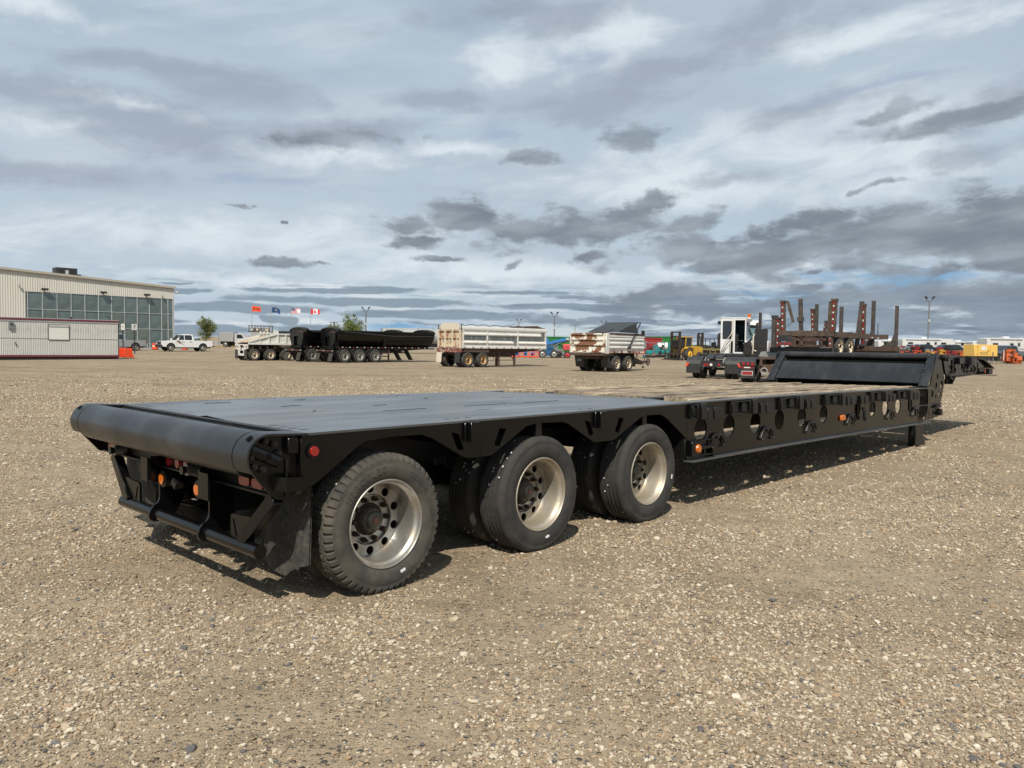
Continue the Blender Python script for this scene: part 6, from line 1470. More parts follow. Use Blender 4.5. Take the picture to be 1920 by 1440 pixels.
# boom lift
bl = thing('boom_lift', 'blue articulated boom lift with a long folded blue boom between the two dump trailers', 'boom lift', (4.41, 82.45, .51), 0)
for x, y in ((-1.25, 0), (-.02, 0), (-1.25, 1.9), (-.02, 1.9)): wheel(bl, x, y, .42, .42, .34, M_dark if False else M_rimg, 0, y > 1)
bm_box('chassis', M_dkblue, bl, -1.0, -.25, .05, 1.8, .22, .78, bevel=.03)
bm_box('turret', M_dkblue, bl, -.95, -.1, .3, 1.6, .80, 1.25, bevel=.04); bm_box('counterweight', M_dkblue, bl, -.75, -.1, .25, 1.65, 1.0, 1.15)
bm_bar('boom', M_blue, bl, (-1.2, .6, 1.42), (1.25, .6, 2.0), .26, .30); bm_bar('boom_section', M_lgrey, bl, (1.25, .6, 2.0), (1.55, .6, 2.04), .20, .24)
bm_bar('lower_boom', M_gal, bl, (-1.5, .75, 1.10), (-.2, .75, 1.42), .18, .18); bm_box('boom_end', M_blue, bl, -1.15, -.62, .55, .95, 1.5, 2.05, bevel=.05); bm_bar('lift_cylinder', M_grey, bl, (.0, .6, 1.3), (.9, .6, 1.75), .1, .1)
rl = thing('scissor_lift', 'grey and red boom lift chassis right of the blue boom lift', 'boom lift', (5.75, 82.6, .51), 0)
for x, y in ((-.85, .0), (.0, .0), (.0, 1.8), (-.85, 1.8)): wheel(rl, x + .05, y, .36, .36, .30, M_rimr if x == 0 else M_dark, 0, y > 1)
bm_box('chassis', M_grey, rl, -1.1, .3, .1, 1.7, .25, .60, bevel=.03); bm_box('turret', M_grey, rl, -1.3, -.35, .2, 1.6, .72, .95); bm_box('boom_base', M_grey, rl, -1.45, -.95, .5, 1.2, .96, 1.75)
m = MB(); m.bar((-1.1, .8, 1.62), (.4, .8, 1.95), .2, .34); m.build('boom', M_grey, rl); bm_bar('link_arm', M_dark, rl, (-.9, .6, 1.5), (-.2, .6, 1.0), .14, .14); bm_box('engine_cover', M_redp, rl, -.40, .40, .1, 1.7, .80, 1.48, bevel=.10)
for k in range(3): bm_box('cover_slot', M_dkred, rl, -.25, .25, .085, .097, 1.0 + k * .13, 1.04 + k * .13)
# red lattice trailer under the end dump
rt = thing('red_lattice_frame', 'low red lattice frame lying on the ground seen under the white end dump trailer', 'steel frame', (2.75, 82.4, .51), 0)
for y in (0, 1.4):
    bm_box('bottom_rail', M_redorg, rt, -4.1, 0, y, y + .08, .05, .18); bm_box('top_rail', M_dkred, rt, -2.6, 0, y, y + .08, .66, .73)
    for k in range(6): bm_box('post', M_redp, rt, -2.6 + k * .51, -2.53 + k * .51, y, y + .08, .18, .66)
    for k in (1, 3, 4): bm_bar('brace', M_redp, rt, (-2.6 + k * .51, y + .04, .18), (-2.09 + k * .51, y + .04, .66), .06, .06)
for k in range(3): bm_box('blue_crate', M_blue, rt, -2.4 + k * .8, -2.0 + k * .8, .3, 1.1, .2, .62)
bm_box('foot', M_dark, rt, -1.05, -.75, -.05, .1, -.1, .05)
bx_ = thing('blue_tank', 'low blue tank seen under the white end dump trailer', 'tank', (.2, 90.0, .61), 0)
bm_box('tank_shell', M_blue, bx_, -1.6, .6, 0, 1.4, .0, .45, bevel=.08); bm_box('tank_lid', M_lgrey, bx_, -.6, .2, .3, 1.0, .451, .52)
# mini excavators
def excavator(loc, yaw, label, paint):
    t = thing('mini_excavator', label, 'excavator', loc, yaw, 'teal mini excavators')
    for y in (.0, .75):
        m = MB(); m.prism(rnd([(-.5, .0), (.5, .0), (.55, .18), (.5, .30), (-.5, .30), (-.55, .18)], .08, 3), XZ, y, y + .22); m.build('track', M_dark, t)
    bm_box('house', paint, t, -.52, .25, .05, .95, .36, .85, bevel=.08); bm_box('seat', M_dark, t, -.1, .2, .3, .7, .86, 1.2)
    for y in (.15, .85): bm_bar('canopy_post', M_dark, t, (-.35, y, .85), (-.3, y, 1.65), .05, .05)
    bm_box('canopy', M_grey, t, -.5, .45, .05, .95, 1.65, 1.72)
    m = MB(); m.bar((.25, .5, .6), (.75, .5, 1.45), .14, .16); m.build('boom', paint, t); m = MB(); m.bar((.75, .5, 1.45), (1.15, .5, .75), .11, .13); m.build('arm', paint, t)
    m = MB(); m.prism([(1.05, .8), (1.3, .75), (1.25, .4), (1.0, .35), (.95, .55)], XZ, .3, .7); m.build('bucket', M_dark, t)
    bm_box('blade', paint, t, -.75, -.68, .0, 1.0, .05, .32)
    return t
excavator((15.69, 88.64, .59), R(2), 'teal mini excavator with dark canopy beside the pup trailer', M_teal)
excavator((17.45, 91.6, .63), R(150), 'teal mini excavator further right, left of the yellow forklift', M_teal)
wt = thing('white_pressure_tank', 'small white tank on a teal frame behind the excavators', 'tank', (18.5, 97.0, .70), 0)
bm_cyl('tank_shell', M_carw, wt, (-.6, 0, 1.25), (.6, 0, 1.25), .48, 18); bm_box('frame', M_teal, wt, -.9, 1.3, -.4, .4, .3, .75); bm_box('machine_block', M_teal, wt, .75, 1.5, -.3, .5, .76, 1.7); bm_cyl('manhole', M_dark, wt, (0, -.47, 1.25), (0, -.52, 1.25), .16, 12)
rk = thing('storage_rack', 'rust red open steel rack just right of the pup trailer', 'rack', (13.9, 89.0, .6), 0)
for x in (-.5, .25): bm_box('post', M_redp if False else MATS['rust_red_steel'], rk, x, x + .08, 0, .08, 0, 2.2); bm_box('post', MATS['rust_red_steel'], rk, x, x + .08, .8, .88, 0, 2.2)
for z in (1.0, 1.55, 2.1): bm_box('shelf', MATS['rust_red_steel'], rk, -.5, .33, 0, .88, z, z + .06)
bm_box('shelf_box', M_grey, rk, .35, 1.3, .1, .8, 1.0, 1.9); bm_box('shelf_box', M_lgrey, rk, -.4, .2, .1, .8, .5, .95)
og = thing('orange_attachment', 'small orange attachment left of the forklift forks', 'attachment', (18.1, 88.5, .59), R(30))
m = MB(); m.bar((0, 0, .75), (.5, .0, .1), .25, .2); m.build('arm', M_org, og); bm_box('plate', M_org, og, -.2, .2, -.2, .2, .55, .85)
# coloured containers and bins far beyond
def bin_(loc, yaw, label, paint, L2, H, lidh=.15):
    t = thing('waste_bin', label, 'container', loc, yaw, 'coloured steel bins far beyond the machines')
    m = MB(); m.prism([(0, 0), (L2, 0), (L2 + .35, H), (-.35, H)], XZ, 0, 2.3); m.build('shell', paint, t)
    for k in range(int(L2 / .8) + 1): x = k * .8; m = MB(); m.bar((x + .05, -.05, .1), (x + (.0), -.05, H - .05), .10, .08); m.build('rib', paint, t)
    bm_box('rim', paint, t, -.42, L2 + .42, -.08, 2.38, H, H + lidh)
    return t
bin_((4.9, 120.0, .96), R(5), 'green steel bin far behind the blue boom lift', M_green, 4.8, 2.15)
bin_((17.0, 110.0, .85), R(0), 'dark red steel bin far behind the excavators', M_dkred, 3.6, 2.15)
bin_((21.7, 120.0, .96), R(-3), 'green steel bin far behind the yellow forklift mast', M_green, 3.2, 2.4)
bin_((20.9, 124.0, 1.0), R(-3), 'dark green taller bin left of the green bin behind the forklift', mat('dark_green_paint', (.01, .07, .03), rough=.5, var=.2), 2.0, 2.4)

# ================================================================== right edge: generator, attachments, parked vehicles, camper trailers
ge = thing('towable_generator', 'pale yellow towable generator with a white notice on its side', 'generator', (50.1, 82.41, .51), R(14))
for x in (-.75, -.05): wheel(ge, x, .0, .36, .36, .22, M_rimg, 0); wheel(ge, x, 1.5, .36, .36, .22, M_rimg, 0, True)
m = MB(); m.prism([(-1.35, .36), (.35, .36), (.3, .80), (-1.25, .80)], XZ, -.02, .26); m.build('fender', M_dark, ge)
bm_box('canopy', M_genyel, ge, -1.95, 1.0, .0, 1.5, .78, 2.0, bevel=.03); bm_box('frame', M_dark, ge, -1.95, 1.6, .2, 1.3, .55, .775)
bm_box('notice', M_tape_w, ge, -1.12, -.42, -.012, -.001, 1.42, 1.83)
for x in (-1.55, .05): bm_box('door_gap', M_brown, ge, x, x + .02, -.006, -.001, .85, 1.92)
for z in (.95, 1.75): bm_box('hinge', M_dark, ge, -1.62, -1.52, -.02, -.001, z, z + .06)
for i in range(10):
    for j in range(4): bm_box('vent_slot', M_brown, ge, -1.25 + i * .11, -1.19 + i * .11, -.006, -.001, .92 + j * .09, .97 + j * .09)
bm_cyl('latch', M_dark, ge, (-.2, -.02, 1.35), (-.2, -.001, 1.35), .07, 10); bm_box('end_grille', M_brown, ge, 1.001, 1.01, .1, 1.4, .9, 1.9)
for y in (.2, 1.25): bm_bar('jack_post', M_grey, ge, (.35, y - .3, .0), (.35, y - .3, 1.25), .06, .06)
bm_bar('tow_bar', M_dark, ge, (1.2, .75, .55), (2.3, .75, .45), .12, .10)
ep = thing('white_panel_board', 'white upright panel right of the yellow generator', 'panel', (52.35, 83.6, .53), R(60)); bm_box('board', M_tape_w, ep, -.5, .5, 0, .06, .35, 1.5); bm_bar('prop', M_grey, ep, (.0, .06, 1.2), (.0, .7, .0), .05, .05); bm_box('foot', M_grey, ep, -.4, .4, -.2, .3, 0, .05)

def attachment(kind, paint):
    t = thing('hydraulic_attachment', 'x', 'attachment', (0, 0, 0), 0)
    if kind == 0:    # breaker on a cradle
        m = MB(); m.prism([(-.35, .3), (-.22, 1.35), (.22, 1.35), (.35, .3), (.12, .1), (-.12, .1)], XZ, -.2, .2); m.build('housing', paint, t, bevel=.03); bm_cyl('chisel', M_dark, t, (0, 0, .12), (0, 0, -.0), .06, 8); bm_box('top_bracket', paint, t, -.3, .3, -.25, .25, 1.36, 1.62); bm_cyl('pin', M_dark, t, (.0, -.3, 1.5), (0, .3, 1.5), .05, 8)
    elif kind == 1:  # grapple
        for s in (-1, 1):
            m = MB(); m.tube([(.05 * s, 0, 1.1), (.45 * s, 0, .95), (.55 * s, 0, .5), (.30 * s, 0, .12), (.05 * s, 0, .05)], [.12, .13, .12, .09, .05], 8); m.build('tine', paint, t)
        bm_cyl('rotator', M_dark, t, (0, 0, 1.1), (0, 0, 1.35), .16, 12); bm_box('head', paint, t, -.25, .25, -.2, .2, 1.35, 1.6)
    elif kind == 2:  # compactor plate
        bm_box('plate', paint, t, -.5, .5, -.35, .35, .05, .16); bm_box('exciter', paint, t, -.28, .28, -.25, .25, .17, .72); m = MB(); m.prism([(-.4, .7), (.4, .7), (.3, 1.3), (-.3, 1.3)], XZ, -.25, .25); m.build('yoke', paint, t); bm_cyl('motor', M_dark, t, (.28, 0, .45), (.42, 0, .45), .12, 10); bm_box('tag_plate', M_tape_w, t, -.12, .12, -.262, -.252, .9, 1.1)
    else:            # auger drive and bucket
        m = MB(); m.prism([(-.55, .1), (.35, .05), (.55, .45), (.35, .9), (-.45, .9), (-.3, .45)], XZ, -.4, .4); m.build('bucket_shell', paint, t); bm_cyl('auger_shaft', M_dark, t, (.1, 0, .9), (.1, 0, 1.5), .08, 8); bm_box('bracket', M_dark, t, -.2, .35, -.3, .3, .901, 1.05)
    bm_box('skid_base', M_dark, t, -.55, .55, -.42, .42, -.02, .035)
    return t
M_ochre = mat('ochre_machine_paint', (.42, .22, .025), rough=.6, var=.2, vscale=4)
prs = random.Random(21); protos = {}
ox, oy = 57.9, 92.0
def put(kind, paint, x, y, label, sc):
    k = (kind, paint.name)
    if k not in protos: protos[k] = attachment(kind, paint); t = protos[k]
    else: t = dup(protos[k])
    t.location = (x, y, gz(y)); t.rotation_euler = (0, 0, prs.uniform(0, 6.28)); t.scale = (sc,) * 3; t['label'] = label.replace('hydraulic attachment', ('rock breaker', 'tined grapple', 'plate compactor', 'auger bucket')[kind]); t['group'] = 'attachments lined up beyond the neck of the lowboy'
def px_to(x, D): return (x - 960) / 1470.3 * D
LB = {'o': 'orange hydraulic attachment in the dense row beyond the neck of the lowboy', 'r': 'red orange hydraulic attachment in the row just right of the log trailers', 'y': 'ochre yellow hydraulic attachment in the row behind the bulkhead of the lowboy', 'd': 'dark hydraulic attachment in the rear row beyond the lowboy', 'e': 'orange hydraulic attachment at the right end, right of the yellow generator'}
for i, (x, D) in enumerate(((1690, 88), (1698, 87), (1706, 90), (1714, 88), (1722, 91), (1727, 87))): put(i % 3, M_redmach, px_to(x, D), D, LB['r'], prs.uniform(.68, .85))
for i, (x, D) in enumerate(((1738, 87), (1746, 89), (1755, 87), (1762, 90), (1768, 87))): put((i + 1) % 4, M_ochre, px_to(x, D), D, LB['y'], prs.uniform(.68, .85))
for i, (x, D) in enumerate(((1775, 93), (1782, 90), (1789, 92), (1796, 88), (1803, 86), (1811, 88), (1818, 86), (1824, 89), (1829, 86))): put((i * 3) % 4, M_org if i > 2 else M_dkred, px_to(x, D), D, LB['o'] if i > 2 else 'dark red hydraulic attachment between the ochre and the orange ones', prs.uniform(.75, .95))
for i, (x, D) in enumerate(((1888, 84), (1893, 86), (1899, 84), (1905, 86), (1882, 88), (1897, 89))): put(i % 4, M_org, px_to(x, D), D, LB['e'], prs.uniform(.75, .98))
for i in range(16):
    x = 1684 + i * 9.6; D = 86 + prs.uniform(-1.5, 6)
    if abs(x - 1846) > 18: put(prs.randrange(4), M_org if prs.random() < .6 else M_redmach, px_to(x, D), D, 'small orange hydraulic attachment low in the front row beyond the lowboy', prs.uniform(.55, .75))
for i in range(34):
    D = prs.uniform(92, 112); pt, nm = prs.choice(((M_dark, 'black'), (M_dkred, 'dark red'), (M_grey, 'grey'), (M_dark, 'black')))
    put(prs.randrange(4), pt, px_to(prs.uniform(1682, 1832), D), D, nm + ' hydraulic attachment in the crowded rear rows beyond the lowboy', prs.uniform(.75, 1.1))

M_camper = mat('dull_white_camper_skin', (.56, .57, .565), rough=.4, var=.08, vscale=1.2, dirt=(.44, .44, .42), dscale=.8, dthr=(.5, .7))
def camper(loc, yaw, label, L2, H, kind):
    t = thing('camper_trailer', label, 'camper trailer', loc, yaw, 'white camper trailers parked at the far right')
    if kind == 'fifth': out = [(0, .75), (0, H - .1), (.12, H), (L2 - .4, H), (L2, H - .5), (L2 + .1, H - 1.2), (L2 - .3, 1.75), (L2 - 2.0, 1.65), (L2 - 2.1, .75)]
    else: out = [(0, .70), (-.05, H - .2), (.15, H), (L2 - 1.2, H), (L2 - .1, H - .75), (L2, 1.35), (L2 - .3, .70)]
    m = MB(); m.prism(out, XZ, 0, 2.4); m.build('body', M_camper, t, bevel=.05)
    m = MB(); m.box(.15, L2 - 2.2, -.006, -.001, 1.15, 1.45); m.build('side_stripe', M_gal, t); m = MB(); m.box(.15, L2 - 2.2, -.006, -.001, .78, .98); m.build('lower_stripe', M_lgrey, t)
    for k, x in enumerate((1.0, L2 * .46, L2 * .74)): o = bm_box('window', M_winc, t, x, x + (.9 if k != 1 else .6), -.015, -.001, 1.75, 2.25); bm_box('frame', M_lgrey, o, x - .04, x + (.94 if k != 1 else .64), -.008, -.0005, 1.71, 2.29)
    o = bm_box('door', M_lgrey, t, L2 * .60, L2 * .60 + .65, -.012, -.001, .80, 2.55); bm_box('door_window', M_winc, o, L2 * .60 + .15, L2 * .60 + .5, -.018, -.0125, 1.8, 2.3)
    bm_box('roof_air_unit', M_carw, t, L2 * .4, L2 * .4 + 1.0, .8, 1.6, H, H + .26, bevel=.06); bm_box('roof_vent', M_lgrey, t, L2 * .75, L2 * .75 + .4, 1.0, 1.4, H, H + .14)
    for x in (L2 * .36, L2 * .36 + .85): wheel(t, x, .02, .34, .34, .22, M_rimg, 0); wheel(t, x, 2.38, .34, .34, .22, M_rimg, 0, True)
    bm_box('awning_tube', M_gal, t, .6, L2 - 2.6, -.12, -.02, H - .28, H - .16); bm_box('skirt', M_lgrey, t, .1, L2 - 2.2, -.02, -.002, .70, .77)
    bm_box('chassis', M_dark, t, .1, L2 - .3, .3, 2.1, .5, .70); bm_bar('tongue_jack', M_dark, t, (L2 + .3, 1.2, .0), (L2 + .3, 1.2, 1.2 if kind != 'fifth' else 1.6), .08, .08)
    return t
# labels by place in the line
camper((px_to(1655, 150) - 1, 150, 1.25), R(2), 'white camper trailer partly behind the log trailer stakes', 5.5, 2.6, 'tow')
camper((px_to(1690, 148), 148, 1.24), R(176) - PI, 'long white fifth wheel camper just right of the last log stake', 9.5, 2.95, 'fifth')
camper((px_to(1767, 152), 152, 1.25), R(3), 'low white camper trailer right of the light pole', 7.5, 2.55, 'tow')
camper((px_to(1812, 150) + 1.0, 150, 1.25), R(-2), 'white camper trailer behind the yellow generator', 6.0, 2.65, 'tow')
camper((px_to(1848, 128), 128, 1.03), R(4), 'tall white fifth wheel camper above the yellow generator', 8.6, 3.1, 'fifth')
camper((px_to(1908, 132), 132, 1.07), R(6), 'white fifth wheel camper cut by the right edge of the picture', 8.0, 3.0, 'fifth')
pk = [(1692, 118, 10, M_cars, 'pale grey pickup nose beside the last log stake'), (1845, 108, 20, M_cars, 'silver pickup right behind the yellow generator'), (1866, 104, 190, M_carg, 'grey pickup above the right end of the generator'), (1895, 100, 190, M_card, 'black pickup above the orange attachments at the right end'), (1912, 96, 185, M_carg, 'dark grey pickup at the right edge of the picture')]
for x, D, yw, pt, lab in pk: pickup('parked_pickup', lab, (px_to(x, D), D, gz(D)), R(yw), pt, 'pickups parked before the campers')
for i, (x, D, yw, pt) in enumerate(((1712, 124, 5, M_card), (1738, 126, 185, M_carg), (1765, 122, 8, M_card), (1790, 125, 182, M_card), (1815, 121, 4, M_carg))):
    pickup('parked_pickup', 'dark pickup in the line in front of the low campers', (px_to(x, D), D, gz(D)), R(yw), pt, 'dark pickups parked before the campers')

# ================================================================== far left and middle: fence, shed, tank, poles, flags, trees
fe = thing('chain_link_fence', 'grey chain link fence with slats running behind the trailers', 'fence', (-52, 126, gz(126)), 0)
for k in range(24):
    bm_cyl('post', M_gal, fe, (k * 2.4, 0, 0), (k * 2.4, 0, 1.9), .05, 8)
    bm_box('fence_panel', mat('grey_fence_slats', (.30, .31, .30), rough=.6, var=.15, vscale=2, stretch=(8, 1, 1)), fe, k * 2.4 + .06, k * 2.4 + 2.34, -.015, .015, .15, 1.0 if k > 8 else .95)
    bm_box('top_rail', M_gal, fe, k * 2.4 + .05, k * 2.4 + 2.35, -.03, .03, 1.80 if k < 9 else 1.05, 1.86 if k < 9 else 1.11)
sh = thing('storage_shed', 'low tan shed behind the white pickup and the tree', 'shed', (-48.5, 130.0, gz(130)), 0)
m = MB(); m.prism([(-3.2, 0), (9.5, 0), (9.5, 1.1), (5.0, 1.7), (-3.2, 1.5)], XZ, 0, 4); m.build('wall', mat('tan_shed_wall', (.33, .27, .19), rough=.8, var=.12, vscale=.8), sh); bm_box('yellow_kerb', M_yel, sh, -1.0, 9.0, -.4, -.2, 0, .12)
def boxtruck(loc, yaw, label, L2):
    t = thing('box_truck', label, 'truck', loc, yaw, 'box trucks parked along the fence')
    for x in (.9, L2 - 1.0): wheel(t, x, .02, .42, .42, .25, M_rimg, 0); wheel(t, x, 2.2, .42, .42, .25, M_rimg, 0, True)
    bm_box('box', M_gal, t, 0, L2 - 2.0, 0, 2.25, .85, 2.35, bevel=.03); m = MB(); m.prism([(L2 - 1.9, .6), (L2, .6), (L2 + .05, 1.3), (L2 - .7, 2.1), (L2 - 1.9, 2.15)], XZ, .1, 2.15); m.build('cab', M_lgrey, t, bevel=.04)
    m = MB(); m.prism([(L2 - 1.5, 1.4), (L2 - .45, 1.4), (L2 - .8, 1.95), (L2 - 1.5, 1.98)], XZ, .085, .095); m.build('side_window', M_winc, t); bm_box('chassis', M_dark, t, 0, L2 - .3, .5, 1.8, .45, .84)
    return t
boxtruck((-39.4, 118, gz(118)), R(-3), 'grey box truck half hidden behind the belly dump trailer', 6.2); boxtruck((-46.3, 124, gz(124)), R(2), 'small grey box truck right of the tree', 4.2)
sk = thing('steel_skid', 'rusty steel skid frame stacked on the grey box truck', 'skid', (-38.9, 118.4, gz(118) + 2.38), 0)
bm_box('base_rail', M_rustd, sk, -1.0, 2.4, 0, .1, 0, .12); bm_box('base_rail', M_rustd, sk, -1.0, 2.4, 1.4, 1.5, 0, .12)
for x in (-.9, .0, .9, 2.2): bm_box('post', M_rustd, sk, x, x + .1, 0, .1, .12, .9); bm_box('post', M_rustd, sk, x, x + .1, 1.4, 1.5, .12, .9)
bm_box('top_rail', M_rustd, sk, -1.0, 2.4, 0, .1, .9, 1.0); bm_box('top_rail', M_rustd, sk, -1.0, 2.4, 1.4, 1.5, .9, 1.0)
for k in range(4): bm_box('drum', M_tan if k % 2 else M_lgrey, sk, -.8 + k * .75, -.3 + k * .75, .3, 1.2, .12, .70, bevel=.08)
tk = thing('tank_trailer', 'grey tank trailer seen between the black side dump and the white end dump', 'trailer', (-9.6, 95.0, gz(95)), R(20))
bm_cyl('tank_shell', M_gal, tk, (-6.0, 1.2, 2.0), (2.5, 1.2, 2.0), 1.05, 22); bm_box('frame', M_dark, tk, -6, 2.2, .5, 1.9, .75, 1.0)
for x in (-4.9, -3.6): wheel(tk, x, 0, .5, .5, .26, M_rimg); wheel(tk, x, 2.4, .5, .5, .26, M_rimg, .13, True)
for k in range(5): m = MB(); m.tube([(-5.5 + k * 1.9, 1.2 + 1.07 * math.cos(t), 2.0 + 1.07 * math.sin(t)) for t in np.linspace(0, 2 * PI, 20)], .03, 6); m.build('tank_band', M_grey, tk)
for x in (1.0, 1.7): bm_box('landing_leg', M_dark, tk, x, x + .12, .5, .62, 0, .75)

def light_pole(x, y, h, label, r=.14, lamps=2):
    t = thing('light_pole', label, 'light pole', (x, y, gz(y) - .1), random.uniform(-.3, .3), 'yard light poles')
    bm_cyl('pole', mat('pole_steel', (.16, .16, .165), rough=.6, var=.1), t, (0, 0, 0), (0, 0, h), r * 1.2, 12, r * .8)
    if lamps == 2:
        m = MB(); m.tube([(-.55, 0, h + .62), (-.5, 0, h + .25), (-.2, 0, h + .02), (.2, 0, h + .02), (.5, 0, h + .25), (.55, 0, h + .62)], .045, 6); m.build('cross_arm', M_dark, t)
        for s in (-1, 1): m = MB(); m.bar((s * .48, -.1, h + .62), (s * .86, -.1, h + .98), .46, .24); m.build('flood_lamp', M_dark, t)
    else:
        m = MB(); m.tube([(0, 0, h), (.1, 0, h + .4), (.9, 0, h + .7), (1.4, 0, h + .68)], .04, 6); m.build('arm', M_gal, t); bm_box('flood_lamp', M_gal, t, 1.3, 1.8, -.12, .12, h + .6, h + .7)
    bm_box('junction_box', M_lgrey, t, -.16, .2, -.24, -.16, h * .62, h * .62 + .5)
    return t
light_pole(-30.86, 165, 7.4, 'twin head light pole behind the black side dump trailers', .17)
light_pole(2.01, 260, 8.6, 'distant twin head light pole above the white end dump trailer', .16)
light_pole(9.01, 170, 7.1, 'twin head light pole between the two white dump trailers', .14)
light_pole(26.59, 230, 7.4, 'distant twin head pole above the pup trailer', .13)
light_pole(79.3, 150, 10.1, 'tall twin head light pole rising beside the campers at the right', .15)
light_pole(16.72, 210, 7.0, 'thin single arm lamp pole left of the pup trailer top', .06, 1)
for x, y, h, lab in ((-52.36, 230, 7.2, 'utility pole with cross arms behind the trees'), (-70, 330, 8.0, 'distant utility pole right of the building'), (104, 330, 9.0, 'distant utility pole right of the tall light pole')):
    t = thing('utility_pole', lab, 'utility pole', (x, y, gz(y) - .1), 0, 'distant utility poles'); bm_cyl('pole', M_mast, t, (0, 0, 0), (0, 0, h), .16, 10, .11)
    for z in (h - .5, h - 1.7): bm_box('cross_arm', M_mast, t, -1.2, 1.2, -.07, .07, z, z + .16)
    for s in (-1, 1): bm_cyl('insulator', M_grey, t, (s * 1.0, 0, h - .34), (s * 1.0, 0, h - .1), .06, 8)

# flags
M_f = {n: mat('flag_cloth_' + n, c, rough=.85) for n, c in dict(orange=(.75, .075, .015), navy=(.018, .06, .17), red=(.55, .02, .035), white=(.72, .72, .72), ink=(.05, .03, .03), gold=(.6, .4, .05)).items()}
def flag(x, y, h, label, design):
    t = thing('flagpole', label, 'flagpole', (x, y, gz(y) - .1), 0, 'four flagpoles behind the white belly dump trailer')
    bm_cyl('pole', M_gal, t, (0, 0, 0), (0, 0, h), .07, 10, .045); m = MB(); m.lathe([(h - .01, .001), (h + .02, .07), (h + .09, .09), (h + .16, .07), (h + .19, .001)], 10, lambda a, c, s_: (c, s_, a)); m.build('finial', M_gal, t)
    FW, FH = 1.72, 1.05; ph = random.uniform(0, 6); droop = .22 if design != 'ab' else .55
    def P(u, v, off=0):
        xx = .06 + FW * u * (1 - .10 * droop); return (xx, .16 * u * math.sin(5.5 * u + ph + v) + off, h - .08 - FH * v * (1 - .12 * u) - droop * FW * .5 * u * u + .04 * math.sin(7 * u + ph))
    def patch(u0, u1, v0, v1, nm, mt, par, off=0.0):
        n = max(2, int((u1 - u0) * 14)); m = MB(); vs = []; f = []
        for i in range(n + 1):
            u = u0 + (u1 - u0) * i / n
            vs += [P(u, v0, -off - .004), P(u, v1, -off - .004), P(u, v1, off + .004), P(u, v0, off + .004)]
        for i in range(n):
            for j in range(4): f.append((4 * i + j, 4 * i + (j + 1) % 4, 4 * i + 4 + (j + 1) % 4, 4 * i + 4 + j))
        f += [(3, 2, 1, 0), (4 * n, 4 * n + 1, 4 * n + 2, 4 * n + 3)]; m.add(vs, f); return m.build(nm, mt, par)
    def poly(pts, nm, mt, par, off):
        m = MB(); k = len(pts); tri = tessellate_polygon([[Vector((a, b, 0)) for a, b in pts]])
        for s in (-1, 1): m.add([P(a, b, s * off) for a, b in pts], [tuple(q) for q in tri])
        return m.build(nm, mt, par)
    if design == 'or':
        c = patch(0, 1, 0, 1, 'flag', M_f['orange'], t)
        for k in range(6): patch(.14 + k * .125, .14 + k * .125 + .085, .30, .74, 'lettering', M_f['ink'], c, .008)
    elif design == 'ab':
        c = patch(0, 1, 0, 1, 'flag', M_f['navy'], t); poly([(.42, .28), (.60, .28), (.60, .60), (.51, .74), (.42, .60)], 'shield', M_f['gold'], c, .012)
    elif design == 'us':
        c = patch(0, 1, 0, 1, 'flag', M_f['white'], t)
        for k in range(7): patch(.40 if k < 4 else 0, 1, k * 2 / 13, (k * 2 + 1) / 13, 'stripe', M_f['red'], c, .008)
        o = patch(0, .40, 0, 7 / 13, 'canton', M_f['navy'], c, .008)
        for i in range(5):
            for j in range(4): patch(.03 + i * .075, .055 + i * .075, .04 + j * .125, .075 + j * .125, 'star', M_f['white'], c, .013)
    else:
        c = patch(0, 1, 0, 1, 'flag', M_f['white'], t); patch(0, .25, 0, 1, 'band', M_f['red'], c, .008); patch(.75, 1, 0, 1, 'band', M_f['red'], c, .008)
        half = [(0, .12), (.045, .26), (.09, .22), (.075, .48), (.125, .38), (.14, .45), (.21, .42), (.185, .55), (.215, .60), (.105, .76), (.12, .82), (.015, .79), (.015, .90)]
        poly([(.5 + a, b) for a, b in half] + [(.5 - a, b) for a, b in half[::-1]], 'maple_leaf', M_f['red'], c, .010)
    return t
flag(-49.81, 150, 7.65, 'leftmost flagpole with an orange red lettered flag', 'or'); flag(-46.05, 150, 7.5, 'flagpole with a drooping dark blue flag', 'ab'); flag(-42.29, 150, 7.4, 'flagpole with a striped American flag', 'us'); flag(-38.58, 150, 7.3, 'rightmost flagpole with a Canadian maple leaf flag', 'ca')

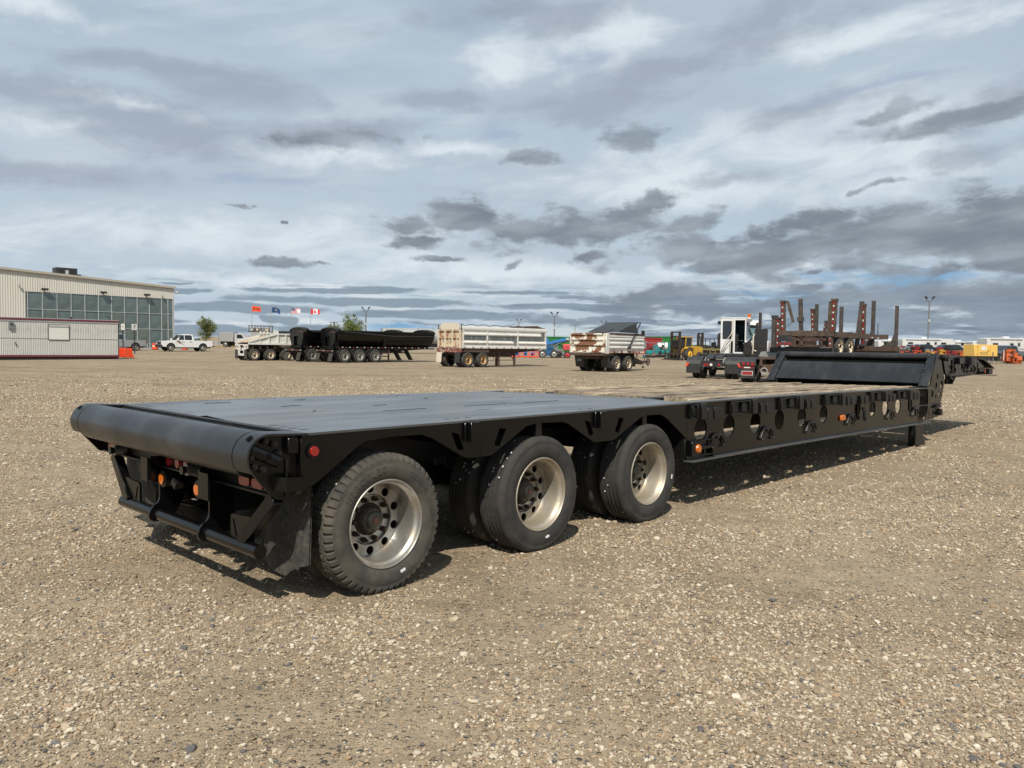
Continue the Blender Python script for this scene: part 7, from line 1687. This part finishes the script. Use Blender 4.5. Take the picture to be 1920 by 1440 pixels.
# trees
def leafmat(n, c1, c2):
    m = bpy.data.materials.new(n); m.use_nodes = True; nt = m.node_tree; b = nt.nodes['Principled BSDF']; at_ = nt.nodes.new('ShaderNodeAttribute'); at_.attribute_name = 'tone'
    mx = nt.nodes.new('ShaderNodeMix'); mx.data_type = 'RGBA'; mx.inputs[6].default_value = (*c1, 1); mx.inputs[7].default_value = (*c2, 1); nt.links.new(at_.outputs['Fac'], mx.inputs[0]); nt.links.new(mx.outputs[2], b.inputs['Base Color']); b.inputs['Roughness'].default_value = .6
    return m
M_leaf = leafmat('poplar_leaf', (.06, .085, .018), (.20, .235, .055)); M_bark = mat('tree_bark', (.14, .115, .09), rough=.9, var=.3, vscale=6)
def tree(loc, h, w, label, seed, tips):
    t = thing('poplar_tree', label, 'tree', loc, 0, 'young trees behind the trailers'); r = random.Random(seed)
    m = MB(); m.tube([(0, 0, -.1), (.05, 0, h * .3), (-.04, .03, h * .6), (.0, 0, h * .92)], [.13, .10, .06, .02], 8); limbs = []
    for k in range(tips):
        z0 = h * r.uniform(.18, .62); a = r.uniform(0, 2 * PI); l = w * .5 * r.uniform(.5, 1.0) * (1 - .45 * (z0 / h)); zt = min(h * .97, z0 + h * r.uniform(.18, .42)); q = (l * math.cos(a), l * math.sin(a), zt); p = (q[0] * .45, q[1] * .45, (z0 + zt) * .5 - .1); limbs.append(((0, 0, z0), p, q)); m.tube([(0, 0, z0), p, q], [.05, .035, .012], 5)
    m.build('trunk', M_bark, t)
    v = []; f = []; tone = []
    cl = [(q, r.uniform(.28, .5)) for _, p, q in limbs] + [(p, r.uniform(.25, .45)) for _, p, q in limbs] + [((r.gauss(0, w * .10), r.gauss(0, w * .10), h * (.55 + .45 * k / 7)), .30 * (1.25 - .8 * k / 7)) for k in range(8)]
    for (c, rad) in cl:
        rad *= w * .31; ct_ = r.uniform(.2, .8)
        for _ in range(120):
            d = Vector((r.gauss(0, 1), r.gauss(0, 1), r.gauss(0, 1.15))) * rad * .55 + Vector(c)
            if d.z < h * .12: continue
            n = Vector((r.gauss(0, 1), r.gauss(0, 1), r.gauss(.4, 1))).normalized(); u = n.orthogonal().normalized(); w_ = n.cross(u); s = r.uniform(.04, .11) * (h / 5)
            b = len(v); v += [tuple(d + u * s), tuple(d + w_ * s * .7), tuple(d - u * s), tuple(d - w_ * s * .7)]; f.append((b, b + 1, b + 2, b + 3)); tone.append(min(1, max(0, ct_ + r.gauss(0, .22))))
    me = bpy.data.meshes.new('crown'); me.from_pydata(v, [], f); a_ = me.attributes.new('tone', 'FLOAT', 'FACE'); a_.data.foreach_set('value', tone); me.materials.append(M_leaf)
    o = bpy.data.objects.new('crown', me); COL.objects.link(o); o.parent = t; tag(o, kind='stuff') if False else None
    return t
tree((-46.9, 120, .95), 4.5, 3.6, 'young leafy tree right behind the white pickup', 5, 20)
tree((-30.3, 150, 1.25), 5.9, 5.6, 'broad leafy tree left of the twin head pole behind the side dumps', 8, 26)
tree((-34.2, 150, 1.25), 4.3, 3.8, 'smaller leafy tree beside the utility pole', 12, 16)
tree((122, 200, 1.3), 4.0, 5.0, 'low dark tree on the far right horizon above the campers', 17, 14)
# far low band of ground cover and a distant treeline
rs2 = random.Random(5); v = []; f = []
for k in range(260):
    x = rs2.uniform(-420, 420); y = 420 + rs2.uniform(-30, 60); w_ = rs2.uniform(4, 12); hgt = rs2.uniform(1.2, 3.0); b = len(v)
    pr = [(-1, 0), (-.8, .6), (-.3, .95), (.2, 1.0), (.7, .65), (1, 0)]
    v += [(x + a * w_, y, 1.2 + c * hgt) for a, c in pr] + [(x + a * w_, y + 4, 1.2 + c * hgt * .8) for a, c in pr]
    f += [tuple(range(b, b + 6)), tuple(range(b + 11, b + 5, -1))] + [(b + i, b + i + 1, b + 7 + i, b + 6 + i) for i in range(5)]
me = bpy.data.meshes.new('distant_shrub_belt'); me.from_pydata(v, [], f); me.materials.append(mat('distant_shrub', (.055, .07, .04), rough=.9, var=.3, vscale=.2)); o = bpy.data.objects.new('distant_shrub_belt', me); COL.objects.link(o); tag(o, 'low distant belt of shrubs along the horizon', 'shrubs', kind='stuff')
